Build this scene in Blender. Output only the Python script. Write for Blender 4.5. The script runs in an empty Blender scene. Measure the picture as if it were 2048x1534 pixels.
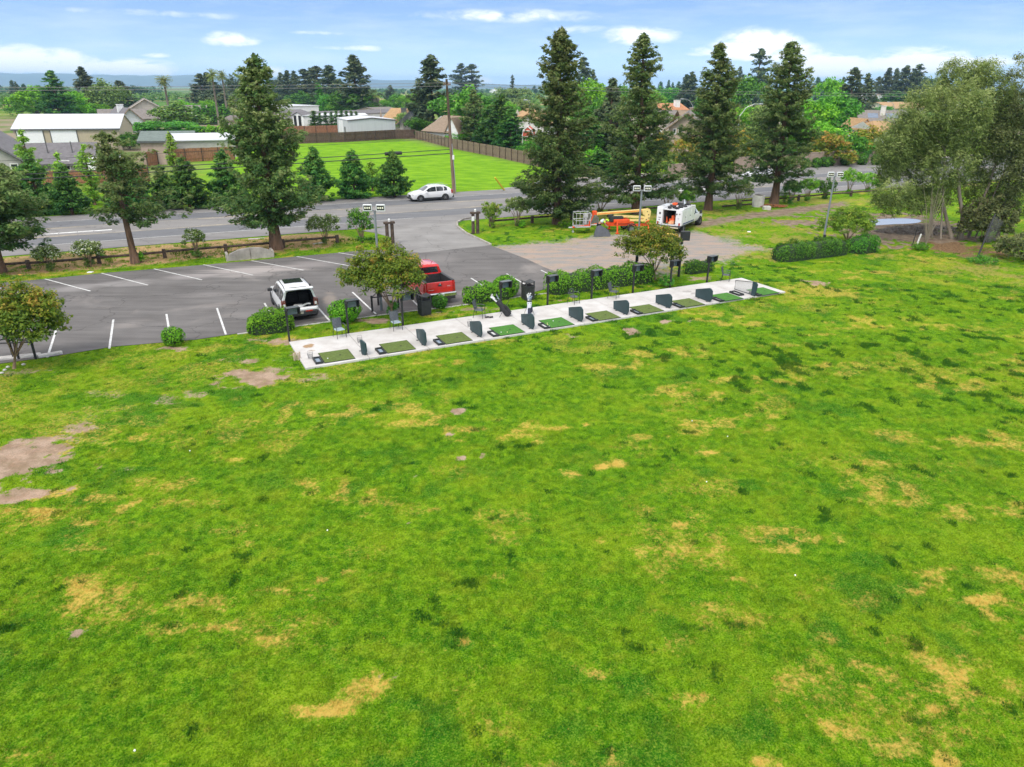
import bpy, math, random
import numpy as np
from mathutils import Vector, Matrix
R = math.radians
C = bpy.context.scene.collection
SC = bpy.context.scene
# ---------------------------------------------------------------- camera (drone, 12 m up)
FPX, PITCH, ROLL, CH = 1400.0, R(22.9), R(0.35), 12.0
cam_d = bpy.data.cameras.new('camera'); cam = bpy.data.objects.new('camera', cam_d); C.objects.link(cam)
cam_d.sensor_width = 36.0; cam_d.lens = 36.0*FPX/2048.0; cam_d.clip_end = 60000; cam_d.clip_start = 0.3
cam.matrix_world = Matrix.Translation((0, 0, CH)) @ Matrix.Rotation(math.pi/2-PITCH, 4, 'X') @ Matrix.Rotation(ROLL, 4, 'Z')
SC.camera = cam
# ---------------------------------------------------------------- sky, sun, exposure
SUN_EL, SUN_AZ = R(52), R(205)      # azimuth clockwise from +Y (behind the camera, a little to its left)
w = bpy.data.worlds.new("World"); SC.world = w; w.use_nodes = True
nt = w.node_tree; nt.nodes.clear()
def N(nt, t, **k):
    n = nt.nodes.new(t)
    for a, b in k.items():
        if a.startswith('i_'): n.inputs[a[2:].replace('_', ' ')].default_value = b
        elif a.startswith('n_'): n.inputs[int(a[2:])].default_value = b
        else: setattr(n, a, b)
    return n
def LK(nt, a, b): nt.links.new(a, b)
def math_n(nt, op, a, b=None, c=None, clamp=False):
    n = nt.nodes.new('ShaderNodeMath'); n.operation = op; n.use_clamp = clamp
    for i, v in enumerate((a, b, c)):
        if v is None: continue
        if hasattr(v, 'is_output'): nt.links.new(v, n.inputs[i])
        else: n.inputs[i].default_value = v
    return n.outputs[0]
def pxdir(x, y):
    u = (x-1024)/FPX; v = (y-767)/FPX; cr, sr = math.cos(ROLL), math.sin(ROLL)
    u, v = cr*u+sr*v, -sr*u+cr*v
    return Vector((u, math.cos(PITCH)-v*math.sin(PITCH), -math.sin(PITCH)-v*math.cos(PITCH)))
tc = N(nt, 'ShaderNodeTexCoord')
sep = N(nt, 'ShaderNodeSeparateXYZ'); LK(nt, tc.outputs['Generated'], sep.inputs[0])
zc = math_n(nt, 'MAXIMUM', sep.outputs[2], 0.0)
zz = math_n(nt, 'ADD', math_n(nt, 'MULTIPLY', zc, 3.2), 0.16)
cmb = N(nt, 'ShaderNodeCombineXYZ'); LK(nt, sep.outputs[0], cmb.inputs[0]); LK(nt, sep.outputs[1], cmb.inputs[1]); LK(nt, zz, cmb.inputs[2])
nrm = N(nt, 'ShaderNodeVectorMath', operation='NORMALIZE'); LK(nt, cmb.outputs[0], nrm.inputs[0])
sky = N(nt, 'ShaderNodeTexSky'); sky.sky_type = 'NISHITA'; sky.sun_disc = False
sky.sun_elevation = SUN_EL; sky.sun_rotation = SUN_AZ; sky.altitude = 50; sky.air_density = 1.0; sky.dust_density = 0.4; sky.ozone_density = 1.6
LK(nt, nrm.outputs[0], sky.inputs[0])
# clouds: soft ellipses in azimuth / elevation broken by noise
az = math_n(nt, 'MULTIPLY', math_n(nt, 'ARCTAN2', sep.outputs[0], sep.outputs[1]), 57.2958)
el = math_n(nt, 'MULTIPLY', math_n(nt, 'ARCSINE', sep.outputs[2]), 57.2958)
def azel(x, y):
    d = pxdir(x, y).normalized(); return math.degrees(math.atan2(d.x, d.y)), math.degrees(math.asin(d.z))
cv = N(nt, 'ShaderNodeCombineXYZ'); LK(nt, az, cv.inputs[0]); LK(nt, math_n(nt, 'MULTIPLY', el, 2.6), cv.inputs[1])
n1 = N(nt, 'ShaderNodeTexNoise', i_Scale=0.42, i_Detail=9.0, i_Roughness=0.6, i_Distortion=0.4); LK(nt, cv.outputs[0], n1.inputs['Vector'])
CL = [(50,124,130,28,1.35),(120,112,40,11,.6),(240,142,110,24,1.3),(130,152,170,12,.6),(462,80,62,17,.75),(545,146,34,15,.8),(310,110,40,7,.55),
      (1510,92,80,30,1.3),(1650,132,95,26,1.3),(1570,108,90,24,.75),(1835,122,110,26,1.3),(1925,128,80,16,.95),(1275,72,90,20,.7),
      (1400,103,40,11,.6),(955,160,45,9,.7),(725,97,120,8,.45),(1985,122,60,14,.8),(1020,32,190,16,.50),(1160,60,90,12,.35),(330,28,260,10,.3),(640,66,90,6,.35),(870,90,50,5,.3)]
acc = None
for x, y, rx, ry, s in CL:
    a0, e0 = azel(x, y); ra = abs(azel(x+rx, y)[0]-a0); re = abs(azel(x, y-ry)[1]-e0)
    dx = math_n(nt, 'DIVIDE', math_n(nt, 'SUBTRACT', az, a0), ra); dy = math_n(nt, 'DIVIDE', math_n(nt, 'SUBTRACT', el, e0), re)
    d2 = math_n(nt, 'ADD', math_n(nt, 'MULTIPLY', dx, dx), math_n(nt, 'MULTIPLY', dy, dy))
    g = math_n(nt, 'MULTIPLY', math_n(nt, 'POWER', 2.718, math_n(nt, 'MULTIPLY', d2, -1.1)), s)
    acc = g if acc is None else math_n(nt, 'MAXIMUM', acc, g)
t = math_n(nt, 'MULTIPLY', acc, math_n(nt, 'ADD', math_n(nt, 'MULTIPLY', n1.outputs[0], 3.6), -0.75))
mr = N(nt, 'ShaderNodeMapRange', interpolation_type='SMOOTHSTEP'); LK(nt, t, mr.inputs[0]); mr.inputs[1].default_value = 0.02; mr.inputs[2].default_value = 0.80
cf = math_n(nt, 'MULTIPLY', mr.outputs[0], 0.97)
# pale veil near the horizon and a faint high cirrus
veil = math_n(nt, 'MULTIPLY', math_n(nt, 'POWER', 2.718, math_n(nt, 'MULTIPLY', el, -0.40)), 0.48)
cv2 = N(nt, 'ShaderNodeCombineXYZ'); LK(nt, math_n(nt, 'MULTIPLY', az, 0.25), cv2.inputs[0]); LK(nt, math_n(nt, 'MULTIPLY', el, 1.5), cv2.inputs[1])
n2 = N(nt, 'ShaderNodeTexNoise', i_Scale=0.6, i_Detail=6.0, i_Roughness=0.55); LK(nt, cv2.outputs[0], n2.inputs['Vector'])
cir = math_n(nt, 'MULTIPLY', math_n(nt, 'SUBTRACT', n2.outputs[0], 0.44, clamp=True), 0.55)
cf = math_n(nt, 'MAXIMUM', cf, math_n(nt, 'ADD', veil, cir), clamp=True)
up = N(nt, 'ShaderNodeMapRange'); LK(nt, el, up.inputs[0]); up.inputs[1].default_value = 6.3; up.inputs[2].default_value = 11; up.inputs[3].default_value = 0; up.inputs[4].default_value = 0.86  # cloud cover overhead, out of view, added to neutralise the ambient light
cf = math_n(nt, 'MAXIMUM', cf, up.outputs[0])
mix = N(nt, 'ShaderNodeMix', data_type='RGBA'); LK(nt, cf, mix.inputs[0]); hs_ = N(nt, 'ShaderNodeHueSaturation', i_Saturation=1.08, i_Value=1.14); LK(nt, sky.outputs[0], hs_.inputs['Color']); LK(nt, hs_.outputs[0], mix.inputs[6]); mix.inputs[7].default_value = (5.9, 5.95, 6.1, 1)
bg = N(nt, 'ShaderNodeBackground', i_Strength=0.15); LK(nt, mix.outputs[2], bg.inputs[0])
wo = N(nt, 'ShaderNodeOutputWorld'); LK(nt, bg.outputs[0], wo.inputs[0])
sd = bpy.data.lights.new('sun', 'SUN'); so = bpy.data.objects.new('sun', sd); C.objects.link(so)
sd.energy = 1.5; sd.angle = R(20); sd.color = (1.0, 0.94, 0.85)
sv = Vector((math.sin(SUN_AZ)*math.cos(SUN_EL), math.cos(SUN_AZ)*math.cos(SUN_EL), math.sin(SUN_EL)))
so.rotation_euler = sv.to_track_quat('Z', 'Y').to_euler()
SC.view_settings.view_transform = 'Standard'; SC.view_settings.look = 'None'; SC.view_settings.exposure = 0.72; SC.view_settings.gamma = 1.0
SC.render.engine = 'CYCLES'; SC.cycles.use_denoising = True; SC.cycles.denoising_prefilter = 'FAST'; SC.cycles.max_bounces = 5; SC.cycles.diffuse_bounces = 4; SC.cycles.glossy_bounces = 2
SC.cycles.transparent_max_bounces = 6; SC.cycles.volume_bounces = 0; SC.cycles.caustics_reflective = False; SC.cycles.caustics_refractive = False
# ---------------------------------------------------------------- picture <-> place
def G(x, y, z=0.0):
    d = pxdir(x, y); k = (CH-z)/-d.z
    return Vector((d.x*k, d.y*k, z))
def WP(x, y, Y):
    d = pxdir(x, y); k = Y/d.y
    return Vector((d.x*k, Y, CH+d.z*k))
def depth(p): return p[1]*math.cos(PITCH)-(p[2]-CH)*math.sin(PITCH)
def height_at(B, x, y):
    """height whose top shows at pixel row y above ground point B"""
    u = (x-1024)/FPX; v = (y-767)/FPX; v = -math.sin(ROLL)*u+math.cos(ROLL)*v
    h = B[1]*(v*math.cos(PITCH)+math.sin(PITCH))/(v*math.sin(PITCH)-math.cos(PITCH)); return h+CH
NADX, NADY = 1024-(FPX/math.tan(PITCH))*math.sin(ROLL), 767+(FPX/math.tan(PITCH))*math.cos(ROLL)
def base_px(xt, yt, yb): return NADX+(xt-NADX)*(NADY-yb)/(NADY-yt)
def place(xt, yt, yb):
    """ground point and height of an upright thing whose top shows at (xt, yt) and foot at row yb"""
    B = G(base_px(xt, yt, yb), yb); return B, height_at(B, xt, yt)
SA = R(26.4); SU = Vector((math.cos(SA), math.sin(SA), 0)); SN = Vector((-math.sin(SA), math.cos(SA), 0))
def S(u, n, z=0.0): return SU*u+SN*n+Vector((0, 0, z))
def un(p): return p[0]*SU.x+p[1]*SU.y, p[0]*SN.x+p[1]*SN.y
# ---------------------------------------------------------------- object helpers
def tag(o, label=None, cat=None, group=None, kind=None):
    if label: o['label'] = label
    if cat: o['category'] = cat
    if group: o['group'] = group
    if kind: o['kind'] = kind
    return o
def thing(name, label, cat, loc=(0, 0, 0), rz=0.0, group=None):
    o = bpy.data.objects.new(name, None); C.objects.link(o); o.empty_display_size = 0.2
    o.location = loc; o.rotation_euler = (0, 0, rz); return tag(o, label, cat, group)
def dup(root, loc, rz=0.0, scale=None, label=None, group=None):
    r = root.copy(); C.objects.link(r); r.location = loc; r.rotation_euler = (0, 0, rz)
    if scale is not None: r.scale = scale
    if label: r['label'] = label
    if group: r['group'] = group
    for ch in list(root.children):
        c = ch.copy(); C.objects.link(c); c.parent = r
        for g in ch.children:
            d = g.copy(); C.objects.link(d); d.parent = c
    return r
class MB:
    def __init__(s): s.v = []; s.f = []; s.mi = []; s.cur = 0
    def poly(s, pts, thick=None):
        b = len(s.v); s.v += [tuple(p) for p in pts]; s.f.append(list(range(b, b+len(pts)))); s.mi.append(s.cur); return s
    def add(s, vs, fs):
        b = len(s.v); s.v += [tuple(p) for p in vs]; s.f += [[b+i for i in f] for f in fs]; s.mi += [s.cur]*len(fs); return s
    def box(s, c, d, rz=0.0, taper=1.0, M=None):
        hx, hy, hz = d[0]/2, d[1]/2, d[2]/2; vs = []
        for z, k in ((-hz, 1), (hz, taper)):
            for x, y in ((-hx, -hy), (hx, -hy), (hx, hy), (-hx, hy)): vs.append(Vector((x*k, y*k, z)))
        m = (M or Matrix.Rotation(rz, 4, 'Z')); c = Vector(c)
        vs = [c+(m.to_3x3() @ v) for v in vs]
        return s.add(vs, [(3, 2, 1, 0), (4, 5, 6, 7), (0, 1, 5, 4), (1, 2, 6, 5), (2, 3, 7, 6), (3, 0, 4, 7)])
    def bbox(s, c, d, b=0.03, rz=0.0):
        """box with chamfered vertical and top edges"""
        hx, hy, hz = d[0]/2, d[1]/2, d[2]/2; m = Matrix.Rotation(rz, 3, 'Z'); c = Vector(c)
        def ring(i, z): return [(hx-i-b, -hy+i), (hx-i, -hy+i+b), (hx-i, hy-i-b), (hx-i-b, hy-i), (-hx+i+b, hy-i), (-hx+i, hy-i-b), (-hx+i, -hy+i+b), (-hx+i+b, -hy+i)], z
        vs = []
        for pts, z in (ring(0, -hz), ring(0, hz-b), ring(b*.8, hz)): vs += [c+m @ Vector((x, y, z)) for x, y in pts]
        fs = [tuple(range(7, -1, -1)), tuple(range(16, 24))]
        for k in (0, 8):
            for i in range(8): j = (i+1) % 8; fs.append((k+i, k+j, k+8+j, k+8+i))
        return s.add(vs, fs)
    def tube(s, pts, rad, n=8, cap=True):
        pts = [Vector(p) for p in pts]; rad = rad if isinstance(rad, (list, tuple)) else [rad]*len(pts)
        vs = []; fs = []
        for i, p in enumerate(pts):
            d = (pts[min(i+1, len(pts)-1)]-pts[max(i-1, 0)]).normalized()
            a = Vector((0, 0, 1)) if abs(d.z) < 0.9 else Vector((1, 0, 0))
            x = d.cross(a).normalized(); y = d.cross(x).normalized()
            for k in range(n): t = 2*math.pi*k/n; vs.append(p+(x*math.cos(t)+y*math.sin(t))*rad[i])
        for i in range(len(pts)-1):
            for k in range(n): k2 = (k+1) % n; fs.append((i*n+k, i*n+k2, (i+1)*n+k2, (i+1)*n+k))
        if cap: fs += [tuple(range(n)), tuple(range((len(pts)-1)*n+n-1, (len(pts)-1)*n-1, -1))]
        return s.add(vs, fs)
    def cyl(s, a, b, r0, r1=None, n=16): return s.tube([a, b], [r0, r0 if r1 is None else r1], n)
    def prism(s, pts, z0, z1):
        n = len(pts); vs = [(p[0], p[1], z0) for p in pts]+[(p[0], p[1], z1) for p in pts]
        return s.add(vs, [tuple(range(n-1, -1, -1)), tuple(range(n, 2*n))]+[(i, (i+1) % n, n+(i+1) % n, n+i) for i in range(n)])
    def sphere(s, c, r, n=10, m=7, sz=1.0):
        vs = []; fs = []
        for j in range(m+1):
            ph = math.pi*j/m
            for i in range(n): t = 2*math.pi*i/n; vs.append((c[0]+r*math.sin(ph)*math.cos(t), c[1]+r*math.sin(ph)*math.sin(t), c[2]+r*sz*math.cos(ph)))
        for j in range(m):
            for i in range(n): i2 = (i+1) % n; fs.append((j*n+i, (j+1)*n+i, (j+1)*n+i2, j*n+i2))
        return s.add(vs, fs)
    def build(s, name, mats, parent=None, smooth=False, kind=None):
        me = bpy.data.meshes.new(name); me.from_pydata([tuple(v) for v in s.v], [], s.f)
        for m in (mats if isinstance(mats, (list, tuple)) else [mats]): me.materials.append(m)
        me.polygons.foreach_set('material_index', s.mi)
        if smooth: me.polygons.foreach_set('use_smooth', [True]*len(s.f))
        me.validate(); me.update()
        o = bpy.data.objects.new(name, me); C.objects.link(o)
        if parent is not None: o.parent = parent
        if kind: o['kind'] = kind
        return o
# ---------------------------------------------------------------- materials
def new_mat(name):
    m = bpy.data.materials.new(name); m.use_nodes = True; t = m.node_tree; t.nodes.clear()
    o = N(t, 'ShaderNodeOutputMaterial'); p = N(t, 'ShaderNodeBsdfPrincipled'); LK(t, p.outputs[0], o.inputs[0]); return m, t, p
_mc = {}
def mat(name, col, rough=0.6, var=0.12, scale=3.0, metal=0.0, bump=0.0, bscale=20.0, spec=0.5, coat=0.0, col2=None, stretch=None, alpha=1.0):
    if name in _mc: return _mc[name]
    m, t, p = new_mat(name)
    p.inputs['Roughness'].default_value = rough; p.inputs['Metallic'].default_value = metal; p.inputs['Specular IOR Level'].default_value = spec
    p.inputs['Coat Weight'].default_value = coat
    tc = N(t, 'ShaderNodeTexCoord'); mp = N(t, 'ShaderNodeMapping'); LK(t, tc.outputs['Object'], mp.inputs[0])
    if stretch: mp.inputs['Scale'].default_value = stretch
    n = N(t, 'ShaderNodeTexNoise', i_Scale=scale, i_Detail=5.0, i_Roughness=0.6); LK(t, mp.outputs[0], n.inputs['Vector'])
    mx = N(t, 'ShaderNodeMix', data_type='RGBA')
    c2 = col2 or tuple(max(0, c*(1-var*2.2)) for c in col); c1 = col if col2 else tuple(min(1, c*(1+var)) for c in col)
    mx.inputs[6].default_value = (*c2, 1); mx.inputs[7].default_value = (*c1, 1)
    mr = N(t, 'ShaderNodeMapRange'); LK(t, n.outputs[0], mr.inputs[0]); mr.inputs[1].default_value = .3; mr.inputs[2].default_value = .62
    LK(t, mr.outputs[0], mx.inputs[0]); LK(t, mx.outputs[2], p.inputs['Base Color'])
    if alpha < 1: p.inputs['Alpha'].default_value = alpha
    if bump:
        nb = N(t, 'ShaderNodeTexNoise', i_Scale=bscale, i_Detail=4.0); LK(t, mp.outputs[0], nb.inputs['Vector'])
        b = N(t, 'ShaderNodeBump', i_Strength=bump, i_Distance=0.03); LK(t, nb.outputs[0], b.inputs['Height']); LK(t, b.outputs[0], p.inputs['Normal'])
    _mc[name] = m; return m
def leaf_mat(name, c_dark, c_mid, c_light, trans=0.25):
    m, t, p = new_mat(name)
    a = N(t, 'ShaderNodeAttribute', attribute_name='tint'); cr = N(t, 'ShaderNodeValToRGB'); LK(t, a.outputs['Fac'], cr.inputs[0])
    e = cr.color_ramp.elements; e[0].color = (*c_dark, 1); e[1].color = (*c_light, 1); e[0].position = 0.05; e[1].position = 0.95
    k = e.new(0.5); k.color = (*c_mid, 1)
    oi = N(t, 'ShaderNodeObjectInfo'); hs = N(t, 'ShaderNodeHueSaturation'); LK(t, cr.outputs[0], hs.inputs['Color'])
    LK(t, math_n(t, 'ADD', math_n(t, 'MULTIPLY', oi.outputs['Random'], 0.024), 0.488), hs.inputs['Hue'])
    LK(t, math_n(t, 'ADD', math_n(t, 'MULTIPLY', oi.outputs['Random'], 0.36), 0.82), hs.inputs['Value'])
    LK(t, hs.outputs[0], p.inputs['Base Color'])
    p.inputs['Roughness'].default_value = 0.62; p.inputs['Specular IOR Level'].default_value = 0.25
    tr = N(t, 'ShaderNodeBsdfTranslucent'); LK(t, hs.outputs[0], tr.inputs[0])
    ms = N(t, 'ShaderNodeMixShader'); ms.inputs[0].default_value = trans
    LK(t, p.outputs[0], ms.inputs[1]); LK(t, tr.outputs[0], ms.inputs[2])
    LK(t, ms.outputs[0], [n for n in t.nodes if n.type == 'OUTPUT_MATERIAL'][0].inputs[0]); return m
# ================================================================ GROUND
rng = np.random.default_rng(7)
def seg_dist(P, a, b):
    d = b-a; t = np.clip(((P-a)@d)/max(d@d, 1e-9), 0, 1); return np.linalg.norm(P-(a+t[:, None]*d), axis=1)
def poly_sd(P, poly):
    """signed distance, positive inside"""
    poly = np.array([(p[0], p[1]) for p in poly]); n = len(poly); ins = np.zeros(len(P), bool); D = np.full(len(P), 1e9)
    for i in range(n):
        a, b = poly[i], poly[(i+1) % n]
        c = ((a[1] > P[:, 1]) != (b[1] > P[:, 1])) & (P[:, 0] < (b[0]-a[0])*(P[:, 1]-a[1])/(b[1]-a[1]+1e-12)+a[0]); ins ^= c
        D = np.minimum(D, seg_dist(P, a, b))
    return np.where(ins, D, -D)
def soft(sd, w): return np.clip(sd/w*0.5+0.5, 0, 1)
def PX(*l): return [G(x, y) for x, y in l]
def UN(*l): return [S(u, n) for u, n in l]
# tensor grid, fine where the camera sees it close
def axis(parts):
    out = []
    for a, b, st in parts: out += list(np.arange(a, b, st))
    return np.array(out+[parts[-1][1]])
gx = axis([(-9000, -2000, 1000), (-2000, -300, 100), (-300, -60, 8), (-60, -24, .6), (-24, 34, .17), (34, 80, .6), (80, 300, 8), (300, 2000, 100), (2000, 9000, 1000)])
gy = axis([(-400, -20, 40), (-20, 6, 3), (6, 52, .17), (52, 135, .5), (135, 330, 3), (330, 1000, 30), (1000, 4000, 200), (4000, 12000, 1000)])
XX, YY = np.meshgrid(gx, gy); P2 = np.stack([XX.ravel(), YY.ravel()], 1)
def vnoise(P, s, seed):
    r = np.random.default_rng(seed); T = r.random((256, 256)); q = P/s; i = np.floor(q).astype(int); f = q-i; f = f*f*(3-2*f)
    a = T[i[:, 0] % 256, i[:, 1] % 256]; b = T[(i[:, 0]+1) % 256, i[:, 1] % 256]; c = T[i[:, 0] % 256, (i[:, 1]+1) % 256]; d = T[(i[:, 0]+1) % 256, (i[:, 1]+1) % 256]
    return (a*(1-f[:, 0])+b*f[:, 0])*(1-f[:, 1])+(c*(1-f[:, 0])+d*f[:, 0])*f[:, 1]
def fbm(P, s, seed, o=4): return sum(vnoise(P, s/2**k, seed+k)/2**k for k in range(o))/sum(1/2**k for k in range(o))
def attrs(P):
    A = {}
    wob = (fbm(P, 3.0, 3)-.5)*2; wob2 = (fbm(P, .9, 9)-.5)*2; rag = (fbm(P, .42, 19)-.5)*2; rag2 = (fbm(P, 1.7, 29)-.5)*2
    U = P@np.array([SU.x, SU.y]); V = P@np.array([SN.x, SN.y])
    def ell(lst, edge=.85):
        o = np.zeros(len(P))
        for x, y, rx, ry, s in lst:
            c = G(x, y); a = abs(G(x+rx, y).x-c.x); b = max(abs(G(x, y-ry).y-c.y), .12)
            m = (np.abs(P[:, 0]-c.x) < 2.2*a) & (np.abs(P[:, 1]-c.y) < 2.2*b)
            if not m.any(): continue
            d = np.sqrt(((P[m, 0]-c.x)/a)**2+((P[m, 1]-c.y)/b)**2)*.85
            o[m] = np.maximum(o[m], s*np.clip((1.15+wob2[m]*.7+rag[m]*1.1+rag2[m]*.5-d)/edge, 0, 1))
        return o
    # bare earth and thin turf
    A['dirt'] = ell([(30,905,100,28,1),(85,925,60,18,.8),(-20,930,110,40,1),(60,880,70,8,.7),(35,982,70,13,.9),(-30,990,60,20,1),(150,1262,14,9,.9),(790,1348,36,15,.8),
        (915,823,13,6,.95),(897,866,9,4,1),(967,910,11,5,1),(926,915,9,3.5,.9),(830,950,8,5,.85),(640,757,50,8,.5),(505,755,60,14,.8),(500,722,50,7,.6),(540,742,40,7,.6),(820,1043,12,5,.7),(1258,661,17,6,.8),(1334,643,16,5,.8),
        (1150,673,20,6,.7),(1380,642,14,4,.5),(1640,566,24,6,.7),(1560,1154-600,10,3,.4),(400,790,30,9,.5),(330,800,50,10,.45),(200,790,60,12,.4),(160,855,40,10,.6),(110,895,40,10,.6),(120,940,30,7,.7),(255,930,20,8,.5),(590,700,12,16,.5),
        (180,830,90,30,.3),(20,1180-100,40,20,.25),(1370,1044,1,1,.1),(348,697,24,5,.8),(555,683,70,5,.7),(735,641,36,6,.75),(890,628,24,4,.7),(980,618,60,4,.6),(1200,603,90,4,.6),(1400,556,36,4,.6),(40,742,60,8,.5),(830,640,60,5,.4)])
    A['dry'] = np.maximum(ell([(150,850,170,40,.42),(90,1030,150,30,.40),(420,740,110,25,.40),(250,770,120,20,.35),(160,1190,120,50,.40),(560,1260,160,40,.30),(1700,920,200,40,.25),(1700,1400,220,60,.28),(100,985,75,12,.8),(210,990,60,10,.6),(200,1040,120,10,.7),(60,1060,70,12,.6),(150,1180,75,30,.75),(170,1200,40,15,.6),(60,1015,50,10,.9),(250,1010,20,18,.7),(380,1000,60,12,.5),(430,1050,60,12,.5),(420,1200,60,18,.55),(430,1250,40,12,.75),(330,1255,50,14,.5),
        (530,1280,40,12,.6),(660,1420,50,12,.9),(700,1400,40,8,.7),(760,1360,40,24,.8),(640,1240,60,12,.4),(940,1280,26,7,.9),(1044,861,20,4,.9),(1110,855,50,4,.6),(1172,847,10,4,.9),(1211,930,32,8,1),(1140,945,18,7,.7),(1290,872,30,6,.6),(1230,893,45,4,.6),
        (1435,902,38,6,.9),(1376,1044,25,6,1),(1470,1158,30,9,.9),(1515,1172,22,6,.7),(1430,1215,26,14,.8),(1500,1235,70,12,.5),(1600,905,30,5,.5),(1790,870,60,14,.5),(1960,1195,50,7,.9),(1870,1330,60,14,.7),(1900,1350,30,10,.8),(1740,1370,40,14,.8),(1866,1412,30,12,.9),
        (1650,1448,34,14,1),(1690,1465,40,10,.8),(1905,1520,30,14,1),(1390,1390,46,13,.9),(1185,1335,26,12,.7),(1520,1520,50,14,.8),(1560,1390,60,10,.4),(1740,960,40,12,.5),(600,1180,60,20,.3),(1000,1440,60,30,.35),(1080,1520,60,20,.5),(940,1390,30,40,.4),(60,1500,60,30,.4),
        (1000,1150,20,9,.4),(890,940,50,10,.3),(330,960,60,14,.5),(480,915,30,5,.7),(560,760,80,16,.45),(350,880,70,12,.35),(440,700,60,12,.5),(850,700,30,6,.5),(1000,680,40,4,.5),(1580,690,60,4,.5),(1640,580,90,14,.6),(1590,600,50,8,.4),(1680,745,60,5,.5),(1710,1200,50,14,.4),(1350,1290,60,16,.35),(720,1100,60,16,.3)]),
        np.maximum(np.clip((fbm(P, 4.5, 31)-.60)*5.5, 0, .40)*np.clip((fbm(P, .8, 37)-.40)*5, 0, 1), np.clip((fbm(P*np.array([.5, 1.3]), 2.0, 33)-.56)*6, 0, .60)*np.clip((fbm(P, .5, 38)-.42)*6, 0, 1)))
    # clumps of coarse dark grass
    dk = ell([(x_, y_, a_, b_, s_*(.55 if a_ >= 39 else 1)) for x_, y_, a_, b_, s_ in [(845,1232,26,8,1),(880,1245,30,9,.8),(907,1262,18,10,.9),(905,1283,16,8,.9),(870,1200,14,6,.8),(870,1212,12,4,.8),(860,1285,40,14,.5),(1050,905,70,20,.55),(1055,890,30,6,.7),(1640,950,60,5,.9),(1560,948,26,5,.7),(1725,1430-230,40,14,.5),(1860,1440,70,30,.6),(1830,1440,30,34,.5),
        (1650,1040,40,10,.4),(1560,1200,40,18,.6),(1465,1245,30,14,.6),(1560,1300,40,16,.5),(1800,1350,60,14,.6),(20,1255,25,10,.9),(30,1300,30,8,.6),(700,1440-170,40,12,.5),(640,1455,50,20,.45),(500,1430,50,24,.5),(90,1330,60,16,.5),(60,1020,80,12,.6),(150,1022,50,12,.8),(800,760,110,12,.75),(720,775,60,8,.5),(880,745,60,8,.4),
        (1400,790,60,12,.6),(1540,810,130,22,.5),(1500,850,60,10,.6),(1620,760,160,26,.45),(1820,740,170,40,.35),(1350,990,40,8,.4),(1090,1100,60,14,.3),(780,980+110,40,10,.3),(530,995,10,4,.8),(990,1500,50,20,.4),(1480,1440,70,24,.35),(1300,1450,60,18,.35),(2000,830,60,30,.5),(1960,960,50,10,.5),(760,1400,60,14,.35),(940,1100,40,14,.35),(860,1130,50,20,.35)]], .9)
    zone = np.clip(((P[:, 0]-2)*.035+(P[:, 1]-18)*.045), .0, 1)*np.clip((fbm(P, 6, 51)-.36)*4, 0, 1)
    spots = np.maximum(np.clip((fbm(P*np.array([1, .8]), .46, 71, 2)-(.79-.20*zone))*8, 0, .56), np.clip((fbm(P, .38, 73, 2)-.83)*10, 0, .55))
    A['dark'] = np.clip(np.maximum(dk*(.75+.35*np.clip((fbm(P, .5, 13)-.35)*4, 0, 1)), spots), 0, 1)
    A['deep'] = np.maximum(np.clip((fbm(P, 1.3, 91, 3)-.56)*7.0, 0, 1)*np.clip((fbm(P, 8, 95)-.36)*6, 0, 1), .55*np.clip((fbm(P, .6, 97, 3)-.55)*7, 0, 1))
    # worn strip by the road fence, gravel yard, tracks, puddle banks
    fv = (fbm(P, 5, 15)-.5)
    bark = soft(np.minimum(V-57.0+fv*1.2, 63.8-V+fv*1.2), .9)*soft(13.5-U+wob*1.5, 2.5)
    bark = np.maximum(bark, .55*soft(np.minimum(V-59.5, 63.8-V), 1.0)*soft(U-30+wob*6, 8)*np.clip(fbm(P, 4, 61)*2-.6, 0, 1))
    A['bark'] = bark*np.clip(.55+1.3*fbm(P, 1.2, 77), 0, 1)*(1-.75*np.clip((fbm(P, 2.5, 66)-.62)*6, 0, 1))
    gr = poly_sd(P, PX((940,497),(1000,494),(1050,486),(1130,483),(1200,474),(1290,470),(1390,462),(1430,470),(1490,488),(1520,497),(1440,512),(1385,522),(1330,540),(1250,545),(1130,565),(1090,560)))
    A['gravel'] = soft(gr+wob*1.6+wob2*1.6+rag*.6, 3.4)
    tr = poly_sd(P, PX((1380,445),(1480,428),(1600,412),(1690,402),(1700,412),(1620,424),(1500,440),(1400,460)))
    A['track'] = np.maximum(soft(tr+wob*.8+wob2*.6, 1.4)*.8, ell([(1780,448,110,18,1),(1800,470,110,22,1),(1620,445,60,6,.8),(1900,478,60,14,.7),(1720,430,60,10,.6)], .6))
    A['leaf'] = np.maximum(ell([(1900,497,65,12,.8),(1960,500,60,18,.7),(2030,540,60,40,.4)], .7), ell([(255,640,1,1,.1)]))
    A['straw'] = ell([(1530,500,60,12,.8),(1500,510,50,10,.7),(1590,480,90,14,.6),(1690,452,60,14,.6),(1450,500,60,8,.5),(1250,432,260,5,.6),(1350,455,90,14,.5),(1450,470,110,12,.55),(1600,462,60,10,.5),(1530,448,120,10,.5),(1640,400,160,10,.6),(1450,425,80,8,.5),(1770,512,30,4,.9),(1900,545,90,8,.5),(1970,540,60,20,.7)], .9)
    fld = poly_sd(P, PX((290,432),(440,404),(395,360),(385,322),(470,300),(565,287),(830,281),(905,297),(1050,326),(1215,362),(1215,366),(1178,370),(1054,378),(915,385),(811,391),(626,402),(411,415)))
    A['field'] = soft(fld+wob*1.2, 2.0)
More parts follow.
